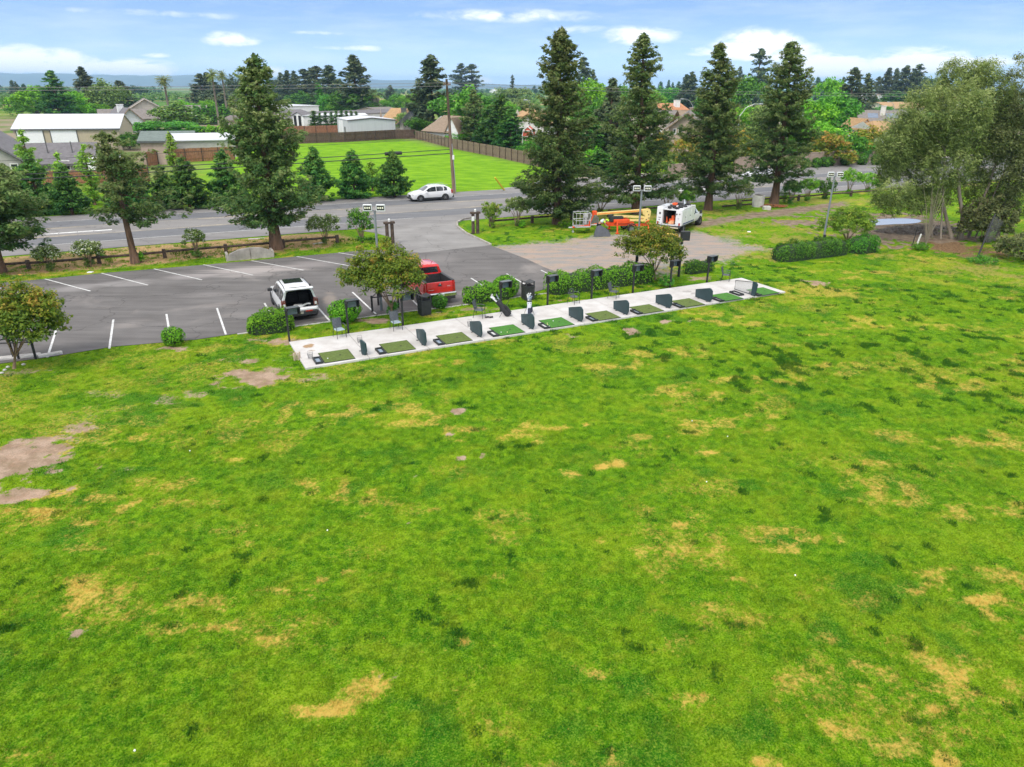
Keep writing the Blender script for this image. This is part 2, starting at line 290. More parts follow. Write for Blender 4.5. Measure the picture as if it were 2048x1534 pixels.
    far = np.clip((V-100)/30, 0, 1)*np.clip(1-soft(fld+2, 6), 0, 1)
    A['yard'] = far*np.clip(1-(P[:, 1]-260)/120, 0, 1)
    A['crop'] = np.clip((P[:, 1]-300)/120, 0, 1)
    return A
AT = attrs(P2)
keys = ['dirt', 'dry', 'dark', 'deep', 'bark', 'gravel', 'track', 'leaf', 'straw', 'field', 'yard', 'crop']
nx, ny = len(gx), len(gy)
me = bpy.data.meshes.new('ground'); nv = nx*ny; me.vertices.add(nv)
co = np.zeros((nv, 3), np.float32); co[:, :2] = P2
near = np.clip((60-np.abs(P2[:, 1]-20))/30, 0, 1)*np.clip((40-np.abs(P2[:, 0]-3))/10, 0, 1)
Vn = P2@np.array([SN.x, SN.y]); mound = np.clip((29-Vn)/6, 0, 1)
co[:, 2] = -0.10*np.clip(vnoise(P2, 7, 5), 0, 1)*near*mound-0.02*vnoise(P2, .6, 6)*near*mound
me.vertices.foreach_set('co', co.ravel())
I = (np.arange(ny-1)[:, None]*nx+np.arange(nx-1)[None, :]).ravel(); Q = np.stack([I, I+1, I+nx+1, I+nx], 1)
me.loops.add(Q.size); me.loops.foreach_set('vertex_index', Q.ravel().astype(np.int32)); me.polygons.add(len(Q))
me.polygons.foreach_set('loop_start', (np.arange(len(Q))*4).astype(np.int32)); me.update(calc_edges=True)
me.polygons.foreach_set('use_smooth', np.ones(len(Q), bool))
for k in keys:
    a = me.attributes.new(k, 'FLOAT', 'POINT'); a.data.foreach_set('value', AT[k].astype(np.float32))
ground = bpy.data.objects.new('ground', me); C.objects.link(ground); ground['kind'] = 'structure'

def grass_color(t, kind='GEOMETRY'):
    """node chain: colour of the turf at the shading point; returns colour socket and noise sockets"""
    geo = N(t, 'ShaderNodeNewGeometry'); pos = geo.outputs['Position']
    def att(k): return N(t, 'ShaderNodeAttribute', attribute_name=k, attribute_type=kind).outputs['Fac']
    def noise(s, d=3, r=.55, vec=None):
        n = N(t, 'ShaderNodeTexNoise', i_Scale=s, i_Detail=float(d), i_Roughness=r); LK(t, vec or pos, n.inputs['Vector']); return n.outputs[0]
    def mr(v, a, b, c=0., d=1.):
        n = N(t, 'ShaderNodeMapRange', interpolation_type='SMOOTHSTEP'); LK(t, v, n.inputs[0])
        for i, q in enumerate((a, b, c, d)): n.inputs[i+1].default_value = q
        return n.outputs[0]
    def mx(f, a, b):
        n = N(t, 'ShaderNodeMix', data_type='RGBA')
        if hasattr(f, 'is_output'): LK(t, f, n.inputs[0])
        else: n.inputs[0].default_value = f
        for i, q in ((6, a), (7, b)):
            if hasattr(q, 'is_output'): LK(t, q, n.inputs[i])
            else: n.inputs[i].default_value = (*q, 1)
        return n.outputs[2]
    fine = noise(23, 4, .75); mid = noise(3.2, 4, .65); big = noise(.33, 4, .6); hue = noise(.9, 3, .6)
    c = mx(mr(mid, .36, .66), (.050, .185, .003), (.165, .335, .005))
    c = mx(math_n(t, 'MULTIPLY', mr(big, .45, .66), .75), c, (.215, .345, .008))
    c = mx(math_n(t, 'MULTIPLY', mr(hue, .50, .70), .55), c, (.265, .345, .014))
    c = mx(math_n(t, 'MULTIPLY', mr(math_n(t, 'ADD', att('deep'), math_n(t, 'MULTIPLY', math_n(t, 'SUBTRACT', mid, .5), 1.2)), .30, .95), .72), c, (.020, .155, .008))
    spk = mr(fine, .46, .66)
    c = mx(math_n(t, 'MULTIPLY', mr(fine, .53, .34), .66), c, (.018, .080, .003))
    c = mx(math_n(t, 'MULTIPLY', spk, .48), c, (.36, .47, .055))
    fine2 = noise(5.5, 5, .75)
    c = mx(math_n(t, 'MULTIPLY', mr(math_n(t, 'ADD', att('dry'), math_n(t, 'MULTIPLY', math_n(t, 'SUBTRACT', noise(9, 4, .8), .5), 2.6)), .18, 1.0), .86), c, (.66, .44, .10))
    c = mx(math_n(t, 'MULTIPLY', mr(math_n(t, 'ADD', att('dark'), math_n(t, 'MULTIPLY', math_n(t, 'SUBTRACT', fine2, .5), .8)), .28, .62), .84), c, (.012, .075, .006))
    return c, dict(noise=noise, mr=mr, mx=mx, att=att, fine=fine, fine2=fine2, mid=mid, big=big, pos=pos)
m, t, p = new_mat('turf'); c, H = grass_color(t)
mr, mx, att, noise = H['mr'], H['mx'], H['att'], H['noise']
def edge(k, w=.8, nz=None): return mr(math_n(t, 'ADD', att(k), math_n(t, 'MULTIPLY', math_n(t, 'SUBTRACT', nz or H['fine2'], .5), w)), .32, .62)
coarse = noise(1.4, 5, .65)
dirtc = mx(mr(coarse, .35, .65), (.34, .22, .165), (.54, .38, .30))
c = mx(math_n(t, 'MULTIPLY', edge('dirt', 1.5, noise(7, 4, .8)), .9), c, mx(math_n(t, 'MULTIPLY', H['mr'](H['fine'], .4, .7), .5), dirtc, (.16, .11, .08)))
strawc = mx(mr(H['fine2'], .35, .65), (.16, .22, .03), (.46, .34, .10))
c = mx(math_n(t, 'MULTIPLY', edge('straw', 1.0), .8), c, strawc)
barkc = mx(mr(H['fine2'], .35, .68), (.30, .18, .085), (.60, .42, .21))
c = mx(edge('bark', .9), c, mx(math_n(t, 'MULTIPLY', mr(coarse, .5, .6), .35), barkc, (.16, .22, .04)))
# gravel stretched along the direction of driving
mp = N(t, 'ShaderNodeMapping', vector_type='POINT'); LK(t, H['pos'], mp.inputs[0]); mp.inputs['Rotation'].default_value = (0, 0, -SA+.12); mp.inputs['Scale'].default_value = (.28, .8, 1)
sw = noise(1.6, 5, .6, mp.outputs[0])
gc = mx(mr(sw, .40, .60), (.41, .31, .245), (.30, .28, .262)); gc = mx(math_n(t, 'MULTIPLY', mr(H['fine'], .45, .7), .5), gc, (.46, .42, .38))
gc = mx(math_n(t, 'MULTIPLY', mr(coarse, .58, .70), .5), gc, (.18, .20, .09))
c = mx(edge('gravel', 1.3, noise(4, 5, .75)), c, gc)
tcx = mx(mr(coarse, .35, .65), (.20, .15, .11), (.34, .26, .19)); c = mx(edge('track', 1.1, coarse), c, tcx)
c = mx(edge('leaf', .9), c, mx(mr(H['fine2'], .35, .65), (.13, .075, .04), (.34, .22, .12)))
mp2 = N(t, 'ShaderNodeMapping'); LK(t, H['pos'], mp2.inputs[0]); mp2.inputs['Rotation'].default_value = (0, 0, -SA); mp2.inputs['Scale'].default_value = (.35, 1.2, 1)
fn = noise(.8, 5, .65, mp2.outputs[0])
fc = mx(mr(fn, .38, .62), (.11, .27, .010), (.23, .42, .020)); fc = mx(math_n(t, 'MULTIPLY', mr(coarse, .6, .72), .5), fc, (.27, .42, .03))
c = mx(att('field'), c, fc)
yn = noise(.045, 4, .6); yc = mx(mr(yn, .42, .60), (.30, .24, .17), (.09, .18, .025)); yc = mx(math_n(t, 'MULTIPLY', mr(coarse, .4, .7), .4), yc, (.22, .19, .10))
c = mx(att('yard'), c, yc)
mp3 = N(t, 'ShaderNodeMapping'); LK(t, H['pos'], mp3.inputs[0]); mp3.inputs['Scale'].default_value = (.0016, .007, 1)
cn = noise(1.0, 3, .5, mp3.outputs[0]); cc = mx(mr(cn, .44, .50), (.34, .29, .12), (.055, .13, .03)); cc = mx(mr(cn, .52, .56), cc, (.10, .20, .035))
c = mx(att('crop'), c, cc)
LK(t, c, p.inputs['Base Color']); p.inputs['Roughness'].default_value = .9; p.inputs['Specular IOR Level'].default_value = .03
b = N(t, 'ShaderNodeBump', i_Strength=.9, i_Distance=.05)
LK(t, math_n(t, 'ADD', H['fine'], math_n(t, 'MULTIPLY', H['fine2'], 1.6)), b.inputs['Height']); LK(t, b.outputs[0], p.inputs['Normal'])
me.materials.append(m)

# ---- grass blades: tufts scattered over the near lawn (uncountable: one object)
mb_, tb, pb = new_mat('grass blades'); cb, Hb = grass_color(tb, 'INSTANCER')
LK(tb, cb, pb.inputs['Base Color']); pb.inputs['Roughness'].default_value = .6; pb.inputs['Specular IOR Level'].default_value = .08
def lawn_points():
    r = np.random.default_rng(5); pts = []
    for (y0, y1, den) in ((7, 16, 95), (16, 24, 60), (24, 34, 34), (34, 46, 20), (46, 60, 9)):
        xl, xr = -y1*.80-3, y1*.80+3; n = int((xr-xl)*(y1-y0)*den)
        q = np.stack([r.uniform(xl, xr, n), r.uniform(y0, y1, n)], 1); q = q[np.abs(q[:, 0]) < q[:, 1]*.80+3]; pts.append(q)
    q = np.concatenate(pts); U = q@np.array([SU.x, SU.y]); V = q@np.array([SN.x, SN.y])
    lot = poly_sd(q, LOT); pad = poly_sd(q, PAD); rd = soft(V-63, .1)
    a = attrs(q)
    bare = np.clip(a['dirt']+a['gravel']*1.2+a['track']+a['leaf']*.6+a['bark']*.6, 0, 1)
    keep = (lot < -.05) & (pad < -.03) & (V < 63.2) & (r.random(len(q)) > bare*1.25)
    q = q[keep]; a = {k: v[keep] for k, v in a.items()}
    return q, a, V[keep]
PAD = [G(578, 687), G(611, 740), G(1571, 586), G(1483, 558)]
LOT = PX((-330,598),(0,566),(90,558.6),(203,547),(308,538.5),(411,530),(503,521.7),(593,513.5),(677,506),(728.5,501),(785,496),(786,491),(778,472),(755,462),(915,448),(914,454.5),(933.5,469),(952,477),(979,489),(1026,508),(1057,520),(1087,534.5),(1126,549),(1150,562),(1042,592),(903,612.6),(808,623),(754,630),(664.6,642),(586,653),(476,667.5),(390,680),(226,694),(91,716),(0,728),(-420,792))
q, a, V = lawn_points(); r = np.random.default_rng(8)
gm = bpy.data.meshes.new('lawn_grass'); gm.vertices.add(len(q))
co = np.zeros((len(q), 3), np.float32); co[:, :2] = q; co[:, 2] = -.01-(.10*vnoise(q, 7, 5)+.02*vnoise(q, .6, 6))*np.clip((29-V)/6, 0, 1)
gm.vertices.foreach_set('co', co.ravel())
rough = np.clip((V-36)/4, 0, 1)*np.clip(1-a['dirt'], 0, 1)
sc = (.55+.5*r.random(len(q)))*(1+1.0*a['dark']-.25*a['dry'])*(1+.35*np.clip((q[:, 1]-16)/25, 0, 1))*(1+.9*np.clip((V-55)/3, 0, 1))
for k, v in [('scl', sc), ('rot', r.random(len(q))*6.28)]+[(k, a[k]) for k in ('dry', 'dark', 'deep')]:
    at = gm.attributes.new(k, 'FLOAT', 'POINT'); at.data.foreach_set('value', v.astype(np.float32))
lawn = bpy.data.objects.new('lawn_grass', gm); C.objects.link(lawn)
tag(lawn, 'mown green grass growing over the range', 'grass', kind='stuff')
ng = bpy.data.node_groups.new('tufts', 'GeometryNodeTree')
ng.interface.new_socket('Geometry', in_out='INPUT', socket_type='NodeSocketGeometry'); ng.interface.new_socket('Geometry', in_out='OUTPUT', socket_type='NodeSocketGeometry')
gi = ng.nodes.new('NodeGroupInput'); go = ng.nodes.new('NodeGroupOutput')
L = ng.links.new
circ = ng.nodes.new('GeometryNodeMeshCircle'); circ.inputs['Vertices'].default_value = 13; circ.inputs['Radius'].default_value = .055
cone = ng.nodes.new('GeometryNodeMeshCone'); cone.fill_type = 'NONE'; cone.inputs['Vertices'].default_value = 3; cone.inputs['Radius Bottom'].default_value = .011; cone.inputs['Radius Top'].default_value = 0; cone.inputs['Depth'].default_value = .075
i1 = ng.nodes.new('GeometryNodeInstanceOnPoints'); rv = ng.nodes.new('FunctionNodeRandomValue'); rv.data_type = 'FLOAT_VECTOR'
rv.inputs[0].default_value = (-.95, -.95, 0); rv.inputs[1].default_value = (.95, .95, 6.28)
rs = ng.nodes.new('FunctionNodeRandomValue'); rs.data_type = 'FLOAT'; rs.inputs[2].default_value = .6; rs.inputs[3].default_value = 1.2
pj = ng.nodes.new('GeometryNodeSetPosition'); rj = ng.nodes.new('FunctionNodeRandomValue'); rj.data_type = 'FLOAT_VECTOR'; rj.inputs[0].default_value = (-.05, -.05, 0); rj.inputs[1].default_value = (.05, .05, 0)
L(circ.outputs[0], pj.inputs[0]); L(rj.outputs[0], pj.inputs['Offset']); L(pj.outputs[0], i1.inputs['Points']); L(cone.outputs[0], i1.inputs['Instance']); L(rv.outputs[0], i1.inputs['Rotation']); L(rs.outputs[1], i1.inputs['Scale'])
rl = ng.nodes.new('GeometryNodeRealizeInstances'); L(i1.outputs[0], rl.inputs[0])
sm = ng.nodes.new('GeometryNodeSetMaterial'); sm.inputs['Material'].default_value = mb_; L(rl.outputs[0], sm.inputs[0])
i2 = ng.nodes.new('GeometryNodeInstanceOnPoints'); m2p = ng.nodes.new('GeometryNodeMeshToPoints'); L(gi.outputs[0], m2p.inputs[0]); L(m2p.outputs[0], i2.inputs['Points']); L(sm.outputs[0], i2.inputs['Instance'])
na = ng.nodes.new('GeometryNodeInputNamedAttribute'); na.data_type = 'FLOAT'; na.inputs[0].default_value = 'scl'; L(na.outputs[0], i2.inputs['Scale'])
nr = ng.nodes.new('GeometryNodeInputNamedAttribute'); nr.data_type = 'FLOAT'; nr.inputs[0].default_value = 'rot'
cx = ng.nodes.new('ShaderNodeCombineXYZ'); L(nr.outputs[0], cx.inputs[2]); L(cx.outputs[0], i2.inputs['Rotation']); L(i2.outputs[0], go.inputs[0])
mo = lawn.modifiers.new('tufts', 'NODES'); mo.node_group = ng

# ================================================================ PAVING
def paving(name, c1, c2, streak, rough=.85, sc=1.2, bump=.4, patches=(), scuff=None):
    m, t, p = new_mat(name); geo = N(t, 'ShaderNodeNewGeometry')
    mp = N(t, 'ShaderNodeMapping'); LK(t, geo.outputs['Position'], mp.inputs[0]); mp.inputs['Rotation'].default_value = (0, 0, -SA); mp.inputs['Scale'].default_value = (.12, 1, 1)
    n1 = N(t, 'ShaderNodeTexNoise', i_Scale=sc, i_Detail=6.0, i_Roughness=.6); LK(t, mp.outputs[0], n1.inputs['Vector'])
    n2 = N(t, 'ShaderNodeTexNoise', i_Scale=.45, i_Detail=4.0); LK(t, geo.outputs['Position'], n2.inputs['Vector'])
    n3 = N(t, 'ShaderNodeTexNoise', i_Scale=60., i_Detail=3.0, i_Roughness=.7); LK(t, geo.outputs['Position'], n3.inputs['Vector'])
    v = math_n(t, 'ADD', math_n(t, 'MULTIPLY', n1.outputs[0], streak), math_n(t, 'MULTIPLY', n2.outputs[0], 1-streak))
    v = math_n(t, 'ADD', v, math_n(t, 'MULTIPLY', math_n(t, 'SUBTRACT', n3.outputs[0], .5), .25))
    q = N(t, 'ShaderNodeMapRange'); LK(t, v, q.inputs[0]); q.inputs[1].default_value = .34; q.inputs[2].default_value = .66
    mx = N(t, 'ShaderNodeMix', data_type='RGBA'); LK(t, q.outputs[0], mx.inputs[0]); mx.inputs[6].default_value = (*c1, 1); mx.inputs[7].default_value = (*c2, 1)
    out = mx.outputs[2]
    if scuff:
        n4 = N(t, 'ShaderNodeTexNoise', i_Scale=.16, i_Detail=7.0, i_Roughness=.62, i_Distortion=.5); LK(t, geo.outputs['Position'], n4.inputs['Vector'])
        q2 = N(t, 'ShaderNodeMapRange', interpolation_type='SMOOTHSTEP'); LK(t, n4.outputs[0], q2.inputs[0]); q2.inputs[1].default_value = .55; q2.inputs[2].default_value = .72; q2.inputs[4].default_value = .65
        m2 = N(t, 'ShaderNodeMix', data_type='RGBA'); LK(t, q2.outputs[0], m2.inputs[0]); LK(t, out, m2.inputs[6]); m2.inputs[7].default_value = (*scuff, 1); out = m2.outputs[2]
    for (x, y, rx, ry, col, s) in patches:
        c0 = G(x, y); a0 = abs(G(x+rx, y).x-c0.x); b0 = abs(G(x, y-ry).y-c0.y)
        vm = N(t, 'ShaderNodeVectorMath', operation='SUBTRACT'); LK(t, geo.outputs['Position'], vm.inputs[0]); vm.inputs[1].default_value = (c0.x, c0.y, 0)
        rt_ = N(t, 'ShaderNodeVectorRotate', rotation_type='Z_AXIS'); LK(t, vm.outputs[0], rt_.inputs[0]); rt_.inputs['Angle'].default_value = -.25
        vm2 = N(t, 'ShaderNodeVectorMath', operation='MULTIPLY'); LK(t, rt_.outputs[0], vm2.inputs[0]); vm2.inputs[1].default_value = (1/a0, 1/b0, 0)
        ln = N(t, 'ShaderNodeVectorMath', operation='LENGTH'); LK(t, vm2.outputs[0], ln.inputs[0])
        q = N(t, 'ShaderNodeMapRange', interpolation_type='SMOOTHSTEP'); LK(t, math_n(t, 'ADD', ln.outputs[1], math_n(t, 'MULTIPLY', math_n(t, 'SUBTRACT', n1.outputs[0], .5), 3.0)), q.inputs[0])
        q.inputs[1].default_value = 1.25; q.inputs[2].default_value = .3; q.inputs[3].default_value = 0; q.inputs[4].default_value = s
        mm = N(t, 'ShaderNodeMix', data_type='RGBA'); LK(t, q.outputs[0], mm.inputs[0]); LK(t, out, mm.inputs[6]); mm.inputs[7].default_value = (*col, 1); out = mm.outputs[2]
    if patches is not None:
        vo = N(t, 'ShaderNodeTexVoronoi', feature='DISTANCE_TO_EDGE', i_Scale=.16); nd = N(t, 'ShaderNodeVectorMath', operation='ADD'); LK(t, geo.outputs['Position'], nd.inputs[0]); sw_ = N(t, 'ShaderNodeTexNoise', i_Scale=.7, i_Detail=5.0); LK(t, geo.outputs['Position'], sw_.inputs['Vector'])
        sv_ = N(t, 'ShaderNodeVectorMath', operation='SCALE'); LK(t, sw_.outputs['Color'], sv_.inputs[0]); sv_.inputs['Scale'].default_value = 2.4; LK(t, sv_.outputs[0], nd.inputs[1]); LK(t, nd.outputs[0], vo.inputs['Vector'])
        q = N(t, 'ShaderNodeMapRange'); LK(t, vo.outputs['Distance'], q.inputs[0]); q.inputs[1].default_value = .0; q.inputs[2].default_value = .010; q.inputs[3].default_value = .55; q.inputs[4].default_value = 0
        mm = N(t, 'ShaderNodeMix', data_type='RGBA'); LK(t, q.outputs[0], mm.inputs[0]); LK(t, out, mm.inputs[6]); mm.inputs[7].default_value = (c1[0]*.45, c1[1]*.45, c1[2]*.45, 1); out = mm.outputs[2]
    LK(t, out, p.inputs['Base Color']); p.inputs['Roughness'].default_value = rough; p.inputs['Specular IOR Level'].default_value = .3
    b = N(t, 'ShaderNodeBump', i_Strength=bump, i_Distance=.01); LK(t, n3.outputs[0], b.inputs['Height']); LK(t, b.outputs[0], p.inputs['Normal']); return m
def sheet(name, pts, z, m, kind='structure'):
    mb = MB(); mb.poly([(p[0], p[1], z) for p in pts]); o = mb.build(name, m); o['kind'] = kind
    bpy_tri(o); return o
def bpy_tri(o):
    import bmesh
    bm = bmesh.new(); bm.from_mesh(o.data); bmesh.ops.triangulate(bm, faces=bm.faces[:]); bmesh.ops.recalc_face_normals(bm, faces=bm.faces[:]); 
    for f in bm.faces:
        if f.normal.z < 0 and abs(f.normal.z) > .9: f.normal_flip()
    bm.to_mesh(o.data); bm.free()
A_lot = paving('lot asphalt', (.098, .091, .087), (.180, .168, .161), .65, scuff=(.29, .26, .24), patches=((500, 543, 100, 11, (.40, .36, .34), .8), (150, 577, 50, 7, (.32, .30, .29), .6), (260, 566, 50, 7, (.32, .30, .29), .6), (390, 553, 60, 7, (.34, .31, .30), .6), (620, 530, 60, 7, (.30, .27, .26), .6), (255, 650, 45, 9, (.30, .27, .25), .5), (660, 600, 12, 14, (.30, .25, .21), .6), (930, 590, 30, 6, (.28, .26, .25), .5), (230, 705, 60, 9, (.045, .04, .04), .6), (420, 590, 60, 5, (.24, .22, .21), .5), (600, 640, 34, 7, (.040, .038, .037), .7), (870, 520, 60, 8, (.24, .22, .21), .5)))  # pale scuffs and stains, plus a dark patch under the parked SUV's rear
A_drive = paving('driveway asphalt', (.20, .19, .18), (.30, .288, .275), .4)
A_road = paving('road shoulder asphalt', (.18, .172, .167), (.26, .248, .238), .7, sc=.8)
A_lane = paving('traffic lane asphalt', (.125, .127, .136), (.185, .186, .192), .85, sc=.9)
A_mid = paving('turning lane asphalt', (.19, .18, .172), (.27, .256, .243), .8, sc=.7)
LOTA = PX((-330,598),(0,566),(90,558.6),(203,547),(308,538.5),(411,530),(503,521.7),(593,513.5),(677,506),(728.5,501),(790,499),(841,506),(981,491),(1026,508),(1057,520),(1087,534.5),(1126,549),(1150,562),(1042,592),(903,612.6),(808,623),(754,630),(664.6,642),(586,653),(476,667.5),(390,680),(226,694),(91,716),(0,728),(-420,792))
sheet('parking_lot', LOTA, .024, A_lot)
sheet('driveway', PX((981,491),(841,506),(790,499),(785,476),(750,466),(722,462))+[S(21.2, 65.2), S(36.5, 65.0)]+PX((944,438),(927,440.5),(914,446),(914,454.5),(933.5,469),(952,477),(979,489)), .020, A_drive)
RN, RF = 64.2, 83.2
sheet('road', UN((-160, RN), (75, RN), (160, RN-1), (260, RN-2), (260, 92), (160, 90), (60, 88.5), (48, 88), (43, 84.2), (40, RF), (-160, RF)), .028, A_road)
sheet('road_lane', UN((-160, 67.6), (160, 67.6), (160, 71.2), (-160, 71.2)), .032, A_lane)
sheet('road_lane', UN((-160, 75.9), (160, 75.9), (160, 79.4), (-160, 79.4)), .032, A_lane)
sheet('road_turning_lane', UN((-160, 71.2), (160, 71.2), (160, 75.9), (-160, 75.9)), .032, A_mid)
white = mat('road paint white', (.70, .70, .68), .6, .2, 3.5, col2=(.44, .43, .41)); yellow = mat('road paint faded yellow', (.58, .46, .27), .6, .25, 1.0)
palew = mat('road paint worn white', (.50, .50, .50), .6, .3, 1.5)
def marking(name, quads, m, z=.036, label=None):
    mb = MB()
    for q in quads: mb.poly([(p[0], p[1], z) for p in q])
    o = mb.build(name, m); o['kind'] = 'structure'; bpy_tri(o); return o
def strip(a, b, w):
    d = (b-a).normalized(); n = Vector((-d.y, d.x, 0))*w/2; return [a-n, b-n, b+n, a+n]
def stripe(n_, w, u0=-160, u1=160, dash=None):
    if not dash: return [[S(u0, n_-w/2), S(u1, n_-w/2), S(u1, n_+w/2), S(u0, n_+w/2)]]
    o = []; u = u0
    while u < u1: o.append([S(u, n_-w/2), S(u+dash[0], n_-w/2), S(u+dash[0], n_+w/2), S(u, n_+w/2)]); u += dash[0]+dash[1]
    return o
marking('road_marking', stripe(67.5, .11, -160, 22.5)+stripe(67.5, .11, 32, 120), white); marking('road_marking', stripe(79.5, .10), palew)
marking('road_marking', stripe(71.25, .09)+stripe(71.55, .09, dash=(3.6, 10)), yellow); marking('road_marking', stripe(75.85, .08)+stripe(75.55, .08, dash=(3.6, 10)), yellow)
arrow = []
for (px, d) in (((60, 0), 0),): pass
def arrow_mark(c, s, flip=1):
    P = lambda u, n: S(c[0]+u*s*flip, c[1]+n*s)
    return [[P(-3.1, -.0), P(-1.5, -.38), P(-1.45, .38)], [P(-1.4, -.3), P(.2, -.3), P(.2, .3), P(-1.4, .3)], [P(.25, -.3), P(1.7, -.3), P(1.7, .3), P(.25, .3)], [P(1.75, -.3), P(3.4, -.3), P(3.4, .3), P(1.75, .3)]]
c1 = un(G(150, 465)); c2 = un(G(1374, 381))
marking('road_marking', arrow_mark(c1, .85), white); marking('road_marking', arrow_mark(c2, .9), white)
sheet('asphalt_patch', PX((792,499),(786,494),(800,487),(812,497)), .027, A_lot)
nl = [((90,558.6),(181,583)),((203,547),(296,571)),((308,538.5),(404,560.5)),((407,530),(506,551)),((503,522),(607,541)),((593,513.5),(697,532)),((677,506),(775,522)),
      ((116,650),(95,716)),((227,640),(219,698)),((333,629),(341,676)),((434,617),(452,670)),((529,607),(549,640)),((636,616),(659,642)),((705,585),(752,629)),((790,566),(841,617)),((942,557),(985,584)),((1013,548),(1058,574)),((1082,541),(1112,556)),((-20,571),(68,596)),((-2,664),(-38,725))]
marking('parking_line', [strip(G(*a), G(*b), .105) for a, b in nl], white, .030)
# kerbs
conc = mat('pale concrete', (.52, .50, .47), .85, .12, 1.5, bump=.3); concd = mat('weathered concrete', (.36, .33, .29), .9, .25, .8, bump=.5)
def kerb(name, pts, w=.13, h=.12, z=0.0, m=conc, kind='structure'):
    mb = MB()
    for a, b in zip(pts[:-1], pts[1:]):
        a = Vector(a); b = Vector(b); d = (b-a); ln = d.length; mb.box(((a+b)/2)+Vector((0, 0, z+h/2)), (ln+w*.6, w, h), math.atan2(d.y, d.x))
    o = mb.build(name, m); o['kind'] = kind; return o
kerb('kerb', PX((476,668.5),(586,654),(664.6,643.2),(754,631.5),(808,624.3),(903,613.8),(1042,593.3),(1110,585)), .10, .035)
kerb('kerb', PX((981,490),(952,476.4),(933.5,468),(915,454),(914,446),(927,439.5),(944,436.5)), .16, .13, m=concd)
kerb('kerb', [S(40, RF+.1), S(43, 84.3), S(48, 88.1), S(60, 88.6), S(160, 90.1)], .18, .14)
sheet('sidewalk', UN((49, 88.3), (60, 88.8), (160, 90.3), (160, 92.2), (60, 90.7), (49, 90.2)), .05, mat('sidewalk concrete', (.44, .37, .31), .9, .2, .5))
# concrete tee pad
tm, tt, tp = new_mat('tee slab concrete'); geo = N(tt, 'ShaderNodeNewGeometry')
na_ = N(tt, 'ShaderNodeTexNoise', i_Scale=.9, i_Detail=6.0, i_Roughness=.62); LK(tt, geo.outputs['Position'], na_.inputs['Vector'])
nb_ = N(tt, 'ShaderNodeTexNoise', i_Scale=30., i_Detail=3.0); LK(tt, geo.outputs['Position'], nb_.inputs['Vector'])
crp = N(tt, 'ShaderNodeValToRGB'); LK(tt, math_n(tt, 'ADD', math_n(tt, 'MULTIPLY', na_.outputs[0], .85), math_n(tt, 'MULTIPLY', nb_.outputs[0], .15)), crp.inputs[0])
e = crp.color_ramp.elements; e[0].position = .32; e[0].color = (.46, .43, .40, 1); e[1].position = .6; e[1].color = (.60, .58, .555, 1)
stn = crp.outputs[0]
for (x, y, rx, ry, col, s) in ((617, 695, 13, 4, (.33, .20, .09), .9), (622, 705, 7, 2, (.36, .26, .17), .5), (1395, 590, 14, 3, (.24, .22, .20), .55), (1375, 586, 9, 2, (.24, .22, .20), .5), (828, 663, 8, 2, (.42, .30, .24), .3)):
    c0 = G(x, y); a0 = abs(G(x+rx, y).x-c0.x); b0 = abs(G(x, y-ry).y-c0.y)
    vm = N(tt, 'ShaderNodeVectorMath', operation='SUBTRACT'); LK(tt, geo.outputs['Position'], vm.inputs[0]); vm.inputs[1].default_value = (c0.x, c0.y, 0)
    vm2 = N(tt, 'ShaderNodeVectorMath', operation='MULTIPLY'); LK(tt, vm.outputs[0], vm2.inputs[0]); vm2.inputs[1].default_value = (1/a0, 1/b0, 0)
    ln = N(tt, 'ShaderNodeVectorMath', operation='LENGTH'); LK(tt, vm2.outputs[0], ln.inputs[0])
    nz = N(tt, 'ShaderNodeTexNoise', i_Scale=3.5, i_Detail=4.0); LK(tt, geo.outputs['Position'], nz.inputs['Vector'])
    q = N(tt, 'ShaderNodeMapRange', interpolation_type='SMOOTHSTEP'); LK(tt, math_n(tt, 'ADD', ln.outputs[1], math_n(tt, 'MULTIPLY', math_n(tt, 'SUBTRACT', nz.outputs[0], .5), 2.2)), q.inputs[0])
    q.inputs[1].default_value = 1.15; q.inputs[2].default_value = .7; q.inputs[3].default_value = 0; q.inputs[4].default_value = s
    mm = N(tt, 'ShaderNodeMix', data_type='RGBA'); LK(tt, q.outputs[0], mm.inputs[0]); LK(tt, stn, mm.inputs[6]); mm.inputs[7].default_value = (*col, 1); stn = mm.outputs[2]
LK(tt, stn, tp.inputs['Base Color']); tp.inputs['Roughness'].default_value = .85; tp.inputs['Specular IOR Level'].default_value = .25
bb = N(tt, 'ShaderNodeBump', i_Strength=.25, i_Distance=.01); LK(tt, nb_.outputs[0], bb.inputs['Height']); LK(tt, bb.outputs[0], tp.inputs['Normal'])
PZ = .09
def padp(s, t_):
    """point on the pad: s along (0 left .. 1 right), t_ across (0 lawn edge .. 1 parking edge)"""
    a = PAD[1].lerp(PAD[2], s); b = PAD[0].lerp(PAD[3], s); q = a.lerp(b, t_); return Vector((q.x, q.y, PZ))
# slab cut by saw joints: ten bays, two strips
mb = MB(); gap = .00045
for k in range(10):
    for t0, t1 in ((0, .5), (.5, 1)):
        qs = [padp(k/10+gap, t0+.002), padp((k+1)/10-gap, t0+.002), padp((k+1)/10-gap, t1-.002), padp(k/10+gap, t1-.002)]
        mb.prism([(v.x, v.y) for v in qs], -.05, PZ)
mb.build('tee_slab', tm, kind='structure')
mb = MB(); mb.prism([(v.x, v.y) for v in (padp(.0005, .004), padp(.9995, .004), padp(.9995, .996), padp(.0005, .996))], -.05, PZ-.012); mb.build('slab_joint', mat('joint grey', (.22, .20, .18), .9), kind='structure')
